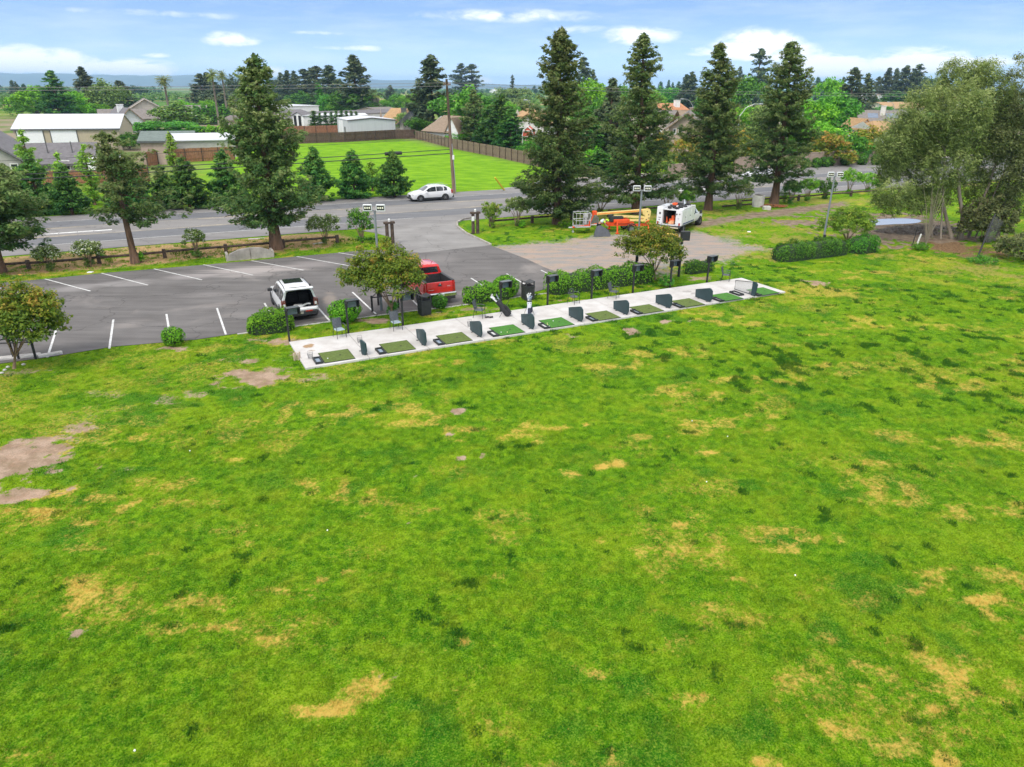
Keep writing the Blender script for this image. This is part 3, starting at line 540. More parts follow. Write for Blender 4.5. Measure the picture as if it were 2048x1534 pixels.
# ================================================================ FOLIAGE
def unit(v): return v/np.maximum(np.linalg.norm(v, axis=1, keepdims=True), 1e-9)
def leaf_obj(name, c, a1, a2, tint, m, parent=None, kind=None):
    n = len(c); v = np.empty((n, 4, 3), np.float32); v[:, 0] = c-a1; v[:, 1] = c-a2; v[:, 2] = c+a1; v[:, 3] = c+a2
    me = bpy.data.meshes.new(name); me.vertices.add(4*n); me.vertices.foreach_set('co', v.ravel()); me.loops.add(4*n)
    me.loops.foreach_set('vertex_index', np.arange(4*n, dtype=np.int32)); me.polygons.add(n); me.polygons.foreach_set('loop_start', np.arange(n, dtype=np.int32)*4)
    me.update(calc_edges=True); a = me.attributes.new('tint', 'FLOAT', 'FACE'); a.data.foreach_set('value', np.clip(tint, 0, 1).astype(np.float32))
    me.materials.append(m); o = bpy.data.objects.new(name, me); C.objects.link(o)
    if parent is not None: o.parent = parent
    return o
def leaves(r, cen, rad, per, size, aspect=.45, flat=0.0, tint=None, tvar=.12, droop=0.0, shell=.45, outward=None):
    """leaf quads filling small clumps: cen (M,3), rad (M,3)"""
    M = len(cen); idx = np.repeat(np.arange(M), per); n = len(idx)
    d = unit(r.normal(size=(n, 3))); rr = r.random(n)**shell; p = cen[idx]+d*rr[:, None]*rad[idx]
    nrm = unit(d*.8+r.normal(size=(n, 3))*.55+np.array([0, -.15, .6+flat*1.2]))
    t = r.normal(size=(n, 3)); 
    if outward is not None: t = t*.55+outward[idx]
    t[:, 2] -= droop*2.0
    t = unit(t-np.sum(t*nrm, 1)[:, None]*nrm) if droop < .5 else unit(t)
    b = unit(np.cross(nrm, t)); s = size*(.6+.8*r.random(n))[:, None]
    tt = (tint[idx] if tint is not None else .5)+r.normal(size=n)*tvar
    return p, t*s*.5, b*s*.5*aspect, tt
LM = {
 'redwood': leaf_mat('redwood needles', (.065, .145, .036), (.150, .225, .055), (.29, .32, .12), .36),
 'redwood2': leaf_mat('young redwood needles', (.035, .130, .030), (.085, .225, .032), (.20, .31, .055), .3),
 'pine': leaf_mat('conifer needles', (.050, .090, .048), (.10, .150, .065), (.22, .24, .10), .25),
 'bright': leaf_mat('bright spring leaves', (0.074, 0.232, 0.013), (0.189, 0.464, 0.022), (0.360, 0.620, 0.043), .3),
 'green': leaf_mat('green leaves', (0.043, 0.174, 0.022), (0.101, 0.319, 0.026), (0.226, 0.493, 0.043), .25),
 'olive': leaf_mat('olive green leaves', (0.106, 0.174, 0.049), (0.200, 0.306, 0.075), (0.371, 0.464, 0.119), .25),
 'myrtle': leaf_mat('crepe myrtle leaves', (0.064, 0.149, 0.013), (0.203, 0.276, 0.021), (0.552, 0.319, 0.064), .28),
 'myrtleg': leaf_mat('green myrtle leaves', (0.094, 0.213, 0.022), (0.226, 0.399, 0.031), (0.479, 0.464, 0.080), .28),
 'hedge': leaf_mat('hedge leaves', (0.056, 0.188, 0.010), (0.138, 0.362, 0.015), (0.275, 0.537, 0.027), .3),
 'hedged': leaf_mat('dark hedge leaves', (0.024, 0.101, 0.009), (0.064, 0.203, 0.014), (0.144, 0.321, 0.020), .2),
 'euc': leaf_mat('gum leaves', (.10, .14, .035), (.21, .265, .070), (.42, .45, .17), .42),
 'euc2': leaf_mat('dark gum leaves', (.085, .11, .036), (.17, .20, .070), (.32, .33, .14), .35),
 'oleander': leaf_mat('oleander leaves', (.070, .120, .025), (.160, .240, .045), (.36, .42, .14), .32),
 'cypress': leaf_mat('bald cypress leaves', (0.106, 0.255, 0.021), (0.234, 0.425, 0.039), (0.404, 0.595, 0.075), .3),
 'magnolia': leaf_mat('magnolia leaves', (0.049, 0.133, 0.022), (0.119, 0.226, 0.031), (0.293, 0.399, 0.080), .15),
 'blue': leaf_mat('distant leaves', (0.041, 0.102, 0.044), (0.072, 0.163, 0.058), (0.122, 0.245, 0.072), .15),
 'petal': leaf_mat('white blossom', (.55, .55, .42), (.70, .70, .58), (.80, .80, .72), .2),
 'palm': leaf_mat('palm fronds', (0.085, 0.139, 0.025), (0.213, 0.276, 0.054), (0.425, 0.425, 0.128), .2),
 'brush': leaf_mat('dry brushwood', (.11, .09, .075), (.20, .17, .15), (.30, .27, .24), .0),
 'crop': leaf_mat('orchard leaves', (0.072, 0.184, 0.030), (0.133, 0.295, 0.044), (0.204, 0.388, 0.061), .2),
}
bark_r = mat('redwood bark', (.13, .075, .045), .95, .3, 6, bump=.8, bscale=14, stretch=(1, 1, .15))
bark_g = mat('grey bark', (.20, .165, .13), .9, .3, 5, bump=.6, bscale=14, stretch=(1, 1, .2))
bark_e = mat('pale gum bark', (.33, .28, .22), .85, .3, 1.2, bump=.3, stretch=(1, 1, .3), col2=(.20, .16, .12))
bark_m = mat('myrtle bark', (.26, .17, .11), .85, .25, 4, bump=.3)
def conifer(seed, h, clear, prof, m, size=.34, nb=260, per=24, lean=(0, 0), gap=.25, tg=.45, name='redwood_tree', label=None, cat='tree', group=None, loc=(0, 0, 0), tr=.28, asym=None, clumpr=.5, tintv=.16):
    """prof: [(fraction of crown height, radius m)], real height h"""
    r = np.random.default_rng(seed); root = thing(name, label, cat, loc, 0, group)
    top = h; ph = np.array(prof); cl = h-clear
    def sp(f): return np.array([lean[0]*f**1.6, lean[1]*f**1.6])
    t = r.random(nb)**.92; ga = np.arange(nb)*2.399963+r.normal(size=nb)*.5
    lobe = 1+gap*np.sin(ga*2+t*17+seed)+gap*.7*np.sin(ga*3-t*41+seed*2)+r.normal(size=nb)*gap*.7
    rad = np.interp(t, ph[:, 0], ph[:, 1])*np.clip(lobe, .35, 1.45)
    if asym is not None: rad *= 1+asym[1]*np.cos(ga-asym[0])
    cs = []; rs = []; ti = []; outs = []; tb = MB()
    for i in range(nb):
        z0 = clear+cl*t[i]; d = np.array([math.cos(ga[i]), math.sin(ga[i])]); rr = max(rad[i], .12); k = max(1, int(rr/(clumpr*.95))+1)
        b0 = sp(z0/h); dro = -.10-.22*(1-t[i])*r.random()
        bt = np.clip(.42+.20*r.normal(), .05, .95)
        for j in range(k):
            f = (j+.9)/k*(.97+.06*r.random()) if k > 1 else .8
            z = z0+rr*(dro*f*1.3+.30*f**3)+r.normal()*.06
            if f < .30 and k > 2: continue
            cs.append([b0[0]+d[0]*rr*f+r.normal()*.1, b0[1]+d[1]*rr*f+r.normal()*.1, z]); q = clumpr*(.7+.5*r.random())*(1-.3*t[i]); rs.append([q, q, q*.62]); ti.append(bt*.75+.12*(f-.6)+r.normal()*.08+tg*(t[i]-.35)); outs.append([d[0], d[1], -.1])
        if i % 3 == 0 and rr > .8: tb.tube([(b0[0], b0[1], z0), (b0[0]+d[0]*rr*.45, b0[1]+d[1]*rr*.45, z0+rr*dro*.5), (b0[0]+d[0]*rr*.85, b0[1]+d[1]*rr*.85, z0+rr*dro)], [.055, .035, .012], 4, False)
    for f in np.linspace(.9, 1, 5): b0 = sp(f); cs.append([b0[0], b0[1], h*f-.1]); rs.append([.22*(1.6-f), .22*(1.6-f), .45]); ti.append(.6); outs.append([0, 0, 1])
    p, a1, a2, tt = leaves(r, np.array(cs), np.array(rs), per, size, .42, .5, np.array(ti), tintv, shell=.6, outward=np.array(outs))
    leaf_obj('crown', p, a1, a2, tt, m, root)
    pts = []; rr_ = []
    for f in np.linspace(0, .97, 9): b0 = sp(f); pts.append((b0[0], b0[1], h*f)); rr_.append(tr*(1.35 if f == 0 else 1)*(1-f)**.85+.02)
    tb.tube(pts, rr_, 9); tb.build('trunk', bark_r, root, smooth=True); return root
def broad(seed, h, w, m, size=.35, ncl=150, per=26, base=.25, trunk=True, name='leafy_tree', label=None, cat='tree', group=None, loc=(0, 0, 0), lobes=7, flat=1.0, tr=.18, topbias=0., fl=0., clr=None, bmat=None, d=None):
    """rounded crown: several lobes, each covered with leaf clumps"""
    r = np.random.default_rng(seed); root = thing(name, label, cat, loc, 0, group); d = d or w
    hc = h*(1-base); cz = h*base+hc*.5; L = []
    for i in range(lobes):
        a = i*2.4+r.random(); q = .18+.32*r.random(); z = cz+hc*.30*(r.random()*2-1)
        if i == 0: q = 0; z = cz+hc*.18
        s = (.26+.12*r.random()); L.append((math.cos(a)*q*w*.5*1.3, math.sin(a)*q*d*.5*1.3, z, s*w*.9, s*hc*.85, s*d*.9))
    cs = []; rs = []; ti = []; c0 = clr or w*.10; pick = r.integers(0, len(L), ncl)
    zmin = h*base
    for k in range(ncl):
        x, y, z, rx, rz, ry = L[pick[k]]; v = r.normal(size=3); v /= np.linalg.norm(v); v[2] = abs(v[2])*.9-.25 if r.random() < .8 else v[2]
        q = .80+.28*r.random(); c = [x+v[0]*rx*q, y+v[1]*ry*q, max(zmin+c0*.5, z+v[2]*rz*q)]; cs.append(c); s = c0*(.7+.6*r.random()); rs.append([s, s, s*.75])
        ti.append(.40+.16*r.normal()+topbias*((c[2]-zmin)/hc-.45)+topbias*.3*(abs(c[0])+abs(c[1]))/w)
    zt = max(c[2]+rr[2] for c, rr in zip(cs, rs)); 
    cs = np.array(cs); cs[:, 2] = zmin+(cs[:, 2]-zmin)*(h-zmin)/(zt-zmin)
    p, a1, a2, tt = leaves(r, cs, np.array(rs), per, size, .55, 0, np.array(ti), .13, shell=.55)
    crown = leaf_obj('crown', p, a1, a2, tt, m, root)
    if fl:
        n = int(fl); k = r.integers(0, len(p), n); out = p[k]*1.0; out[:, 2] += .03
        ctr = np.array([0, 0, cz]); out = out+unit(out-ctr)*.06
        leaf_obj('blossom', out, a1[k]*.55, a2[k]*1.1, r.random(n), LM['petal'], root)
    if trunk:
        tb = MB(); bm_ = bmat or bark_g; hz = h*base
        tb.tube([(0, 0, -.05), (0, 0, hz*.6), (0, 0, hz*1.1), (0, 0, cz)], [tr*1.3, tr, tr*.8, tr*.3], 8)
        for i in range(1, min(len(L), 6)): x, y, z, *_ = L[i]; tb.tube([(0, 0, hz*.75), (x*.5, y*.5, (hz+z)*.5), (x, y, z)], [tr*.6, tr*.4, tr*.12], 6, False)
        tb.build('trunk', bm_, root, smooth=True)
    return root
def shrub_stems(seed, h, w, m, size=.16, loc=(0, 0, 0), name='oleander_shrub', label=None, group=None, fl=0, ncl=60, per=26, base=.38, nst=7, sc=0.0, tall=False, lower=True, cat='shrub'):
    """multi-stemmed shrub: bare fanning stems under a leafy head, small leafy skirt"""
    r = np.random.default_rng(seed); root = thing(name, label, cat, loc, 0, group); cs = []; rs = []; ti = []; tb = MB()
    for i in range(nst):
        a = i*2.4+r.random()*.6; q = w*.5*(.25+.75*r.random()); e = np.array([math.cos(a)*q, math.sin(a)*q*.8, h*(.72+.2*r.random())])
        tb.tube([(r.normal()*.06, r.normal()*.06, 0), tuple(e*np.array([.35, .35, .5])), tuple(e)], [.045, .03, .012], 5, False)
    for k in range(ncl):
        a = r.random()*6.283; q = math.sqrt(r.random())*w*.5*.85; zt = h*(base+(1-base)*(.25+.70*r.random())*math.sqrt(max(0.05, 1-(q/(w*.56))**2))) if not tall else h*(base+(1-base)*r.random()*(1-.3*q/w))
        cs.append([math.cos(a)*q, math.sin(a)*q*.85, zt]); s = (.14+.12*r.random())*min(1.3, w*.55); rs.append([s, s, s*.9]); ti.append(.45+.18*r.normal()+.25*(zt/h-.7))
    if lower:
        for k in range(8): a = r.random()*6.283; cs.append([math.cos(a)*.18, math.sin(a)*.18, .12+.45*r.random()]); rs.append([.22, .22, .2]); ti.append(.3)
    p, a1, a2, tt = leaves(r, np.array(cs), np.array(rs), per, size, .4, 0, np.array(ti), .14, shell=.55)
    leaf_obj('foliage', p, a1, a2, tt, m, root)
    if fl:
        k = r.integers(0, int(ncl*per), fl); k = k[p[k][:, 2] > h*.45]; leaf_obj('blossom', p[k]+r.normal(size=(len(k), 3))*.04+np.array([0, -.05, .05]), a1[k]*.42, a2[k]*.95, r.random(len(k)), LM['petal'], root)
    tb.build('stems', bark_m, root); return root
def hedge(seed, a, b, wd, h, m, label, name='clipped_hedge', group=None, size=.085, dens=190, cat='hedge', lump=.10):
    """rounded clipped hedge between ground points a and b"""
    r = np.random.default_rng(seed); a = Vector(a); b = Vector(b); ln = (b-a).length; ang = math.atan2((b-a).y, (b-a).x)
    root = thing(name, label, cat, (a+b)/2, ang, group); hl = ln/2
    n = int(dens*(ln+wd)*(wd+2*h)*.9); u = r.uniform(-1, 1, n); th = r.uniform(0, math.pi, n)
    ex = 3.2
    cy = np.sign(np.cos(th))*np.abs(np.cos(th))**.62*wd/2; cz = np.abs(np.sin(th))**.5*h
    capf = np.clip((1-np.abs(u))*hl/(wd*.42), 0, 1); sh = np.sqrt(1-(1-capf)**2)
    lm = 1+lump*np.sin(u*hl*2.1+seed)+lump*.7*np.sin(u*hl*4.7+th*2)+r.normal(size=n)*.035
    p = np.stack([u*hl, cy*sh*lm, cz*(.35+.65*sh)*lm*r.uniform(.965, 1.03, n)], 1); p[:, 2] = np.maximum(p[:, 2], .05)
    inn = r.random(n) < .3; p[inn] *= np.array([.96, .85, .88])
    nr = unit(np.stack([u*(1-capf)*1.5, cy/(wd/2), cz/h*.9], 1)+r.normal(size=(n, 3))*.55)
    t = r.normal(size=(n, 3)); t[:, 2] += .5; t = unit(t-np.sum(t*nr, 1)[:, None]*nr); bb = unit(np.cross(nr, t)); s = size*r.uniform(.6, 1.4, n)[:, None]
    cl = fbm(np.stack([p[:, 0]*1.0+50, cy*1.5+p[:, 2]+50], 1), .5, seed, 3)
    leaf_obj('foliage', p, t*s*.6, bb*s*.42, .38+.6*(cl-.3)+r.normal(size=n)*.18, m, root)
    # inner body of twigs so that the hedge is not hollow
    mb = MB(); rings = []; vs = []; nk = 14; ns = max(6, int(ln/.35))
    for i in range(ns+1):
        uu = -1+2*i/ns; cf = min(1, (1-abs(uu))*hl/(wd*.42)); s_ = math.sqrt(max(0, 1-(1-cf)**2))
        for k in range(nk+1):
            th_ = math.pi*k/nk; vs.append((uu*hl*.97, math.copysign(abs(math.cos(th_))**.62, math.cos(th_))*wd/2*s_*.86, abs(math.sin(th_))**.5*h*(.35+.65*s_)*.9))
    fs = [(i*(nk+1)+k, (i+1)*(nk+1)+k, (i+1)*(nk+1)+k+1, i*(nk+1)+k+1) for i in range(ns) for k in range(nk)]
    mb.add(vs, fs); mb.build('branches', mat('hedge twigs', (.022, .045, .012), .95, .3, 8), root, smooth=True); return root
def ball(seed, c, rad, m, label, name='round_bush', group=None, size=.085, h=None, dens=320, cat='bush'):
    r = np.random.default_rng(seed); root = thing(name, label, cat, c, r.random()*6, group); h = h or rad*1.8; n = int(dens*4*math.pi*rad*rad)
    d = unit(r.normal(size=(n, 3))); lm = 1+.07*np.sin(d[:, 0]*5+seed)+.07*np.sin(d[:, 1]*6+d[:, 2]*4)+r.normal(size=n)*.04
    p = d*lm[:, None]*np.array([rad, rad, h/2]); p[:, 2] += h/2*.97; p[:, 2] = np.maximum(p[:, 2], .03)
    nr = unit(d+r.normal(size=(n, 3))*.5); t = r.normal(size=(n, 3)); t[:, 2] += .5; t = unit(t-np.sum(t*nr, 1)[:, None]*nr); bb = unit(np.cross(nr, t)); s = size*r.uniform(.6, 1.4, n)[:, None]
    leaf_obj('foliage', p, t*s*.6, bb*s*.42, .45+r.normal(size=n)*.2, m, root)
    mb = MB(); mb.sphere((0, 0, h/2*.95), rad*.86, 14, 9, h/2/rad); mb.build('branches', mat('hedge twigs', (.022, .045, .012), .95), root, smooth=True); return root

# ---------------------------------------------------------------- the tall redwoods by the road
def hero(seed, xb, yb, xt, yt, prof_px, clear_y, label, lean_extra=0, **k):
    B = G(xb, yb); h = height_at(B, xt, yt); D = depth((B.x, B.y, h*.5)); ppm = FPX/D
    # fraction of crown height against px half-width given at rows
    clear = max(.3, height_at(B, xb, clear_y)); pr = []
    for y, hw in prof_px: z = height_at(B, xb, y); pr.append(((z-clear)/(h-clear), hw/ppm))
    pr.sort(); xs = base_px(xt, yt, yb); lx = (xs-xb)/ppm*.98
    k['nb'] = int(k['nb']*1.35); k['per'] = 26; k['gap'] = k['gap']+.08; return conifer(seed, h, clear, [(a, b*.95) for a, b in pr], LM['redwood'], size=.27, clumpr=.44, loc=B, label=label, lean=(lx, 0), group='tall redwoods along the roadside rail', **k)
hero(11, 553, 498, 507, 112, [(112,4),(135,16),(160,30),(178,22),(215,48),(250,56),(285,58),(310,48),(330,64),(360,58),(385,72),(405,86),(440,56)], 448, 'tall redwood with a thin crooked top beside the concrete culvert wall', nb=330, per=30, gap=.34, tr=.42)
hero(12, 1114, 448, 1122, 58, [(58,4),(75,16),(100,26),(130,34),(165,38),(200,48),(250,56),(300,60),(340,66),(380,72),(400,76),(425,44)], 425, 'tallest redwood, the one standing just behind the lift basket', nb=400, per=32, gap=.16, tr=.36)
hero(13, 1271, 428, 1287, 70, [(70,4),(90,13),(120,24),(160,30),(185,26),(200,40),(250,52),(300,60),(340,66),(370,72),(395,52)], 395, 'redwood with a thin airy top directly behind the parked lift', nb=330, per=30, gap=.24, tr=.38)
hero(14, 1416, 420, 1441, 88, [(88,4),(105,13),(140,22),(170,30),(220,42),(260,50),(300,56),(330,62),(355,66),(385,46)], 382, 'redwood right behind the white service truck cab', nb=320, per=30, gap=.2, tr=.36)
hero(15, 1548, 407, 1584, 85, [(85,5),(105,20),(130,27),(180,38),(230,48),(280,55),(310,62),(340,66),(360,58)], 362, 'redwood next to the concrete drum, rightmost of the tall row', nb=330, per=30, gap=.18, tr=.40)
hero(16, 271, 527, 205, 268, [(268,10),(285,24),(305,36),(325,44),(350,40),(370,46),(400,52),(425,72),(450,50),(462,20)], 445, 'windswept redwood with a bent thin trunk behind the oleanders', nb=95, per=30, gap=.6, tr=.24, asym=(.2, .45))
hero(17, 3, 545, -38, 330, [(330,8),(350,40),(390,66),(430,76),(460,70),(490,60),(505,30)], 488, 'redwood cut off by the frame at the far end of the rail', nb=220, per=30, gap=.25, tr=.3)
# young conifers on the far verge
for s, xt, yt, yb, wpx, mk, lb in [
  (21, 54, 312, 428, 84, 'redwood2', 'young redwood on the far verge below the grey roofed house'),
  (22, 122, 330, 429, 62, 'redwood2', 'short young redwood in front of the brown fence end'),
  (23, 318, 334, 417, 42, 'redwood2', 'smallest dark young redwood on the far verge'),
  (24, 363, 316, 417, 82, 'redwood2', 'broad young redwood with a bright light green top on the far verge'),
  (25, 442, 300, 408, 78, 'redwood2', 'young redwood half hidden behind the tall crooked redwood'),
  (26, 625, 297, 403, 76, 'redwood2', 'slim young redwood beside the tall crooked redwood, at the meadow edge'),
  (27, 702, 303, 396, 72, 'redwood2', 'young redwood in the middle of the meadow edge'),
  (28, 784, 304, 394, 66, 'redwood2', 'young redwood nearest the moving white car'),
  (29, 250, 330, 424, 90, 'redwood2', 'bushy young redwood behind the windswept redwood'),
  (30, 5, 330, 432, 80, 'redwood', 'young redwood at the left end of the far verge')]:
    B, h = place(xt, yt, yb); D = depth((B.x, B.y, h*.4)); rw = wpx/2*D/FPX
    conifer(s, h, .35, [(0, rw*.75), (.12, rw), (.3, rw*.9), (.6, rw*.55), (.85, rw*.25), (1, .1)], LM[mk], size=.32, nb=150, per=26, gap=.12, label=lb, group='young conifers on the far verge', loc=B, tr=.13, clumpr=.42)
for s, xt, yt, yb, wpx, lb in [(31, 42, 262, 400, 56, 'feathery light green bald cypress in front of the grey roof'), (32, 338, 268, 398, 36, 'thin light green bald cypress beside the brown fence corner'), (33, 164, 290, 410, 46, 'sparse light green bald cypress below the barn'), (34, 741, 325, 382, 40, 'small pale green sapling between two dark young redwoods'), (40, 112, 305, 404, 26, 'thinnest light green bald cypress below the barn doors')]:
    B, h = place(xt, yt, yb); D = depth((B.x, B.y, h*.4)); rw = wpx/2*D/FPX
    conifer(s, h, .4, [(0, rw*.8), (.2, rw), (.5, rw*.8), (.8, rw*.4), (1, .1)], LM['cypress'], size=.30, nb=90, per=14, gap=.4, name='bald_cypress', label=lb, group='light green cypresses by the house', loc=B, tr=.1, clumpr=.4)
# ---------------------------------------------------------------- crepe myrtles among the parking bays
def myrtle(seed, xb, yb, cx, cy, rx, ry, m, label, n=210, stems=3):
    n = int(n*1.35); B = G(xb, yb); D = depth((B.x, B.y, 2)); ppm = FPX/D; r = np.random.default_rng(seed)
    root = thing('crepe_myrtle_tree', label, 'tree', B, 0, 'crepe myrtles by the parking lot'); c = WP(cx, cy, B.y)-B; w = rx/ppm; hh = ry/ppm/math.cos(PITCH)
    cs = []; rs = []; ti = []
    for k in range(n):
        v = r.normal(size=3); v /= np.linalg.norm(v); 
        if v[2] < -.2: v[2] *= -.6
        lob = 1+.15*math.sin(math.atan2(v[1], v[0])*3+seed)+.12*math.sin(math.atan2(v[1], v[0])*5+v[2]*4+seed*2)
        q = (.50+.47*r.random()**.5)*lob; zz_ = c.z-hh*.12+v[2]*hh*1.12*q
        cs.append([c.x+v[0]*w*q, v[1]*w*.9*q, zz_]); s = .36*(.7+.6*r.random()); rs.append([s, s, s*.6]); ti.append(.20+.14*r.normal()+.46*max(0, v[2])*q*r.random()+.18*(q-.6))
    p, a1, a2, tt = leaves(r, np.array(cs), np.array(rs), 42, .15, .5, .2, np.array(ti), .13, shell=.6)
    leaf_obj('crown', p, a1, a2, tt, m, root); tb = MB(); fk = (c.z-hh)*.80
    tb.tube([(0, 0, -.03), (c.x*.1, 0, fk*.5), (c.x*.2, 0, fk)], [.085, .06, .055], 8)
    for i in range(6):
        a = i*1.05+seed; e = (c.x+math.cos(a)*w*.6, math.sin(a)*w*.55, c.z+.15*hh*math.sin(i*2)); tb.tube([(c.x*.2, 0, fk), (c.x*.5+math.cos(a)*w*.22, math.sin(a)*w*.2, (fk+c.z)*.5), e], [.04, .03, .012], 5, False)
    tb.build('trunk', bark_m, root, smooth=True); return root
myrtle(41, 28, 737, 42, 640, 84, 68, LM['myrtle'], 'crepe myrtle at the lawn corner of the lot, beside the guard rail', n=330)
myrtle(42, 786, 640, 772, 552, 82, 56, LM['myrtle'], 'crepe myrtle with bronze tips overhanging the red pickup', n=330)
myrtle(43, 1310, 560, 1305, 496, 64, 44, LM['myrtle'], 'crepe myrtle behind the long clipped hedge', n=280)
myrtle(44, 1694, 487, 1698, 448, 52, 31, LM['myrtleg'], 'greener crepe myrtle standing between the two dark hedges beside the puddle', n=240)
# ---------------------------------------------------------------- hedges and bushes beside the slab
def HP(x, y): return G(x, y)
hedge(51, HP(495, 668), HP(590, 657), 1.15, 1.10, LM['hedge'], 'clipped hedge between the white hatchback and the slab corner')
hedge(52, HP(925, 607), HP(1022, 594), 1.10, 1.0, LM['hedge'], 'clipped hedge between the two dark bins', lump=.12)
hedge(53, HP(1090, 588), HP(1305, 560), 1.5, 1.22, LM['hedge'], 'longest clipped hedge, at the gravel edge')
hedge(54, HP(1368, 548), HP(1425, 541), .9, .85, LM['hedged'], 'short dark hedge between the last two screen posts')
hedge(55, HP(1548, 522), HP(1688, 505), 1.9, 1.22, LM['hedged'], 'broad dark hedge standing alone on the lawn')
hedge(56, HP(1698, 506), HP(1745, 500), 1.9, 1.2, LM['hedged'], 'shorter dark hedge beyond the lone broad hedge')
ball(57, HP(348, 690), .52, LM['hedge'], 'single round bush on the grass strip near the empty bays', h=.92)
ball(58, HP(690, 643), .82, LM['hedge'], 'round bush behind the second screen post', h=1.22)
ball(59, HP(880, 616), .44, LM['hedged'], 'small round bush under the pickup bumper', h=.82)
ball(60, HP(1010, 593), .80, LM['hedge'], 'taller rounded bush growing out of the hedge end', h=1.35)
shrub_stems(61, .85, 1.1, LM['green'], loc=HP(1332, 574), size=.12, name='loose_bush', label='loose unclipped bush at the end of the longest hedge', base=.05, nst=5, ncl=46, cat='bush')
shrub_stems(62, .9, .6, LM['green'], loc=HP(787, 628), size=.13, name='loose_bush', label='small leafy bush at the foot of the bronze crepe myrtle', base=.05, nst=5, ncl=24, cat='bush')
# ---------------------------------------------------------------- oleanders along the rail
OL = 'flowering shrubs along the roadside rail'
for s, xt, yt, yb, wpx, mk, fl, lb in [
  (71, 90, 491, 542, 64, 'oleander', 560, 'white flowering oleander nearest the frame-cut redwood'),
  (72, 168, 480, 534, 66, 'oleander', 620, 'white flowering oleander between two rail posts, broad dome shape'),
  (73, 384, 455, 515, 50, 'oleander', 560, 'small umbrella shaped white oleander by the rail'),
  (74, 645, 427, 488, 78, 'oleander', 520, 'tallest white flowering oleander just past the crooked redwood'),
  (75, 718, 412, 486, 56, 'green', 0, 'dark upright crepe shrub beside the driveway gate post'),
  (76, 983, 402, 456, 46, 'myrtleg', 0, 'bronze green shrub behind the right hand gate post'),
  (77, 1035, 391, 452, 64, 'oleander', 160, 'pale open oleander left of the tallest redwood'),
  (78, 1203, 376, 428, 66, 'oleander', 180, 'pale oleander growing above the orange boom'),
  (79, 1338, 371, 424, 52, 'oleander', 120, 'pale oleander behind the service truck body'),
  (80, 1376, 380, 424, 38, 'green', 0, 'small green shrub behind the service truck roof'),
  (81, 1484, 358, 418, 62, 'oleander', 260, 'white specked oleander between the last two tall redwoods'),
  (82, 1588, 360, 407, 42, 'green', 40, 'slim oleander just past the rightmost tall redwood'),
  (83, 1622, 354, 402, 46, 'bright', 0, 'bright green shrub left of the third floodlight pole'),
  (84, 1657, 352, 398, 46, 'hedged', 0, 'dark low shrub behind the third floodlight pole'),
  (85, 1706, 336, 388, 54, 'bright', 40, 'tall bright shrub right of the third floodlight pole'),
  (86, 1742, 345, 384, 44, 'bright', 0, 'bright shrub beside the dark one near the gum trees'),
  (87, 1762, 352, 382, 34, 'hedged', 0, 'dark shrub under the gum tree edge')]:
    B, h = place(xt, yt, yb); D = depth((B.x, B.y, h)); wm = wpx*D/FPX
    shrub_stems(s, h, wm, LM[mk], loc=B, size=.20, label=lb, group=OL, fl=fl, ncl=int(34+wm*16), per=26, base=.42 if mk != 'hedged' else .15, tall=s in (75, 76))
for s, x, y, q, lb in [(91, 1608, 336, 8.5, 'round clipped bush under the wall, first from the tall redwoods'), (92, 1631, 335, 8.5, 'round clipped bush under the wall, second from the tall redwoods'), (93, 1648, 334, 9, 'round clipped bush under the wall, third from the tall redwoods'), (94, 1661, 332, 6.5, 'smallest clipped bush in the row under the wall'),
   (95, 1691, 331, 9.5, 'round clipped bush alone in the middle of the wall'), (96, 1722, 330, 9.5, 'round clipped bush where the wall steps down'), (97, 1752, 330, 10, 'clipped bush at the wall end near the gum trees'), (98, 1339, 345, 10, 'rounded light bush behind the redwood with the airy top')]:
    B = G(x, y); rr = q*depth(B)/FPX*1.12; ball(s, B, rr, LM['hedged'], lb, group='clipped bushes under the block wall', size=.22, h=rr*1.95, dens=45)
# ---------------------------------------------------------------- gum trees on the right
def gum(seed, xb, yb, trunks, lobes, label, n, m, per=34, droop=.6):
    B = G(xb, yb); r = np.random.default_rng(seed); root = thing('gum_tree', label, 'tree', B, 0, 'gum trees by the puddle'); cs = []; rs = []; ti = []; ar = np.array([l[2]*l[3] for l in lobes], float); pk = r.choice(len(lobes), n, p=ar/ar.sum())
    D0 = depth(B)
    for k in pk:
        x, y, rx, ry, dy = lobes[k]; c = WP(x, y, B.y+dy)-B; s = D0/FPX; v = r.normal(size=3); v /= np.linalg.norm(v); q = .35+.65*r.random()**.5
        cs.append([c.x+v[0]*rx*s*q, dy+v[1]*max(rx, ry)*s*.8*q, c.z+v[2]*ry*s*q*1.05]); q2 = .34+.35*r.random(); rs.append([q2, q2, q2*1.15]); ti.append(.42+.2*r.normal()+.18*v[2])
    wind = np.tile(np.array([[.75, .1, .25]]), (n, 1))
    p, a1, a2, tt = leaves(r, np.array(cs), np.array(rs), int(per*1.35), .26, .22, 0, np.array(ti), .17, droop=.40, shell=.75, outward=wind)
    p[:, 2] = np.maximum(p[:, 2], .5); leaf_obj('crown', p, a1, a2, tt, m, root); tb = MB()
    for pts, r0 in trunks:
        pp = [WP(x, y, B.y+dy)-B for x, y, dy in pts]; pp[0].z = min(pp[0].z, 0); nn = len(pp); tb.tube(pp, [.45*r0*(1-i/(nn))**.8+.015 for i in range(nn)], 8)
    tb.build('trunk', bark_e, root, smooth=True); return root
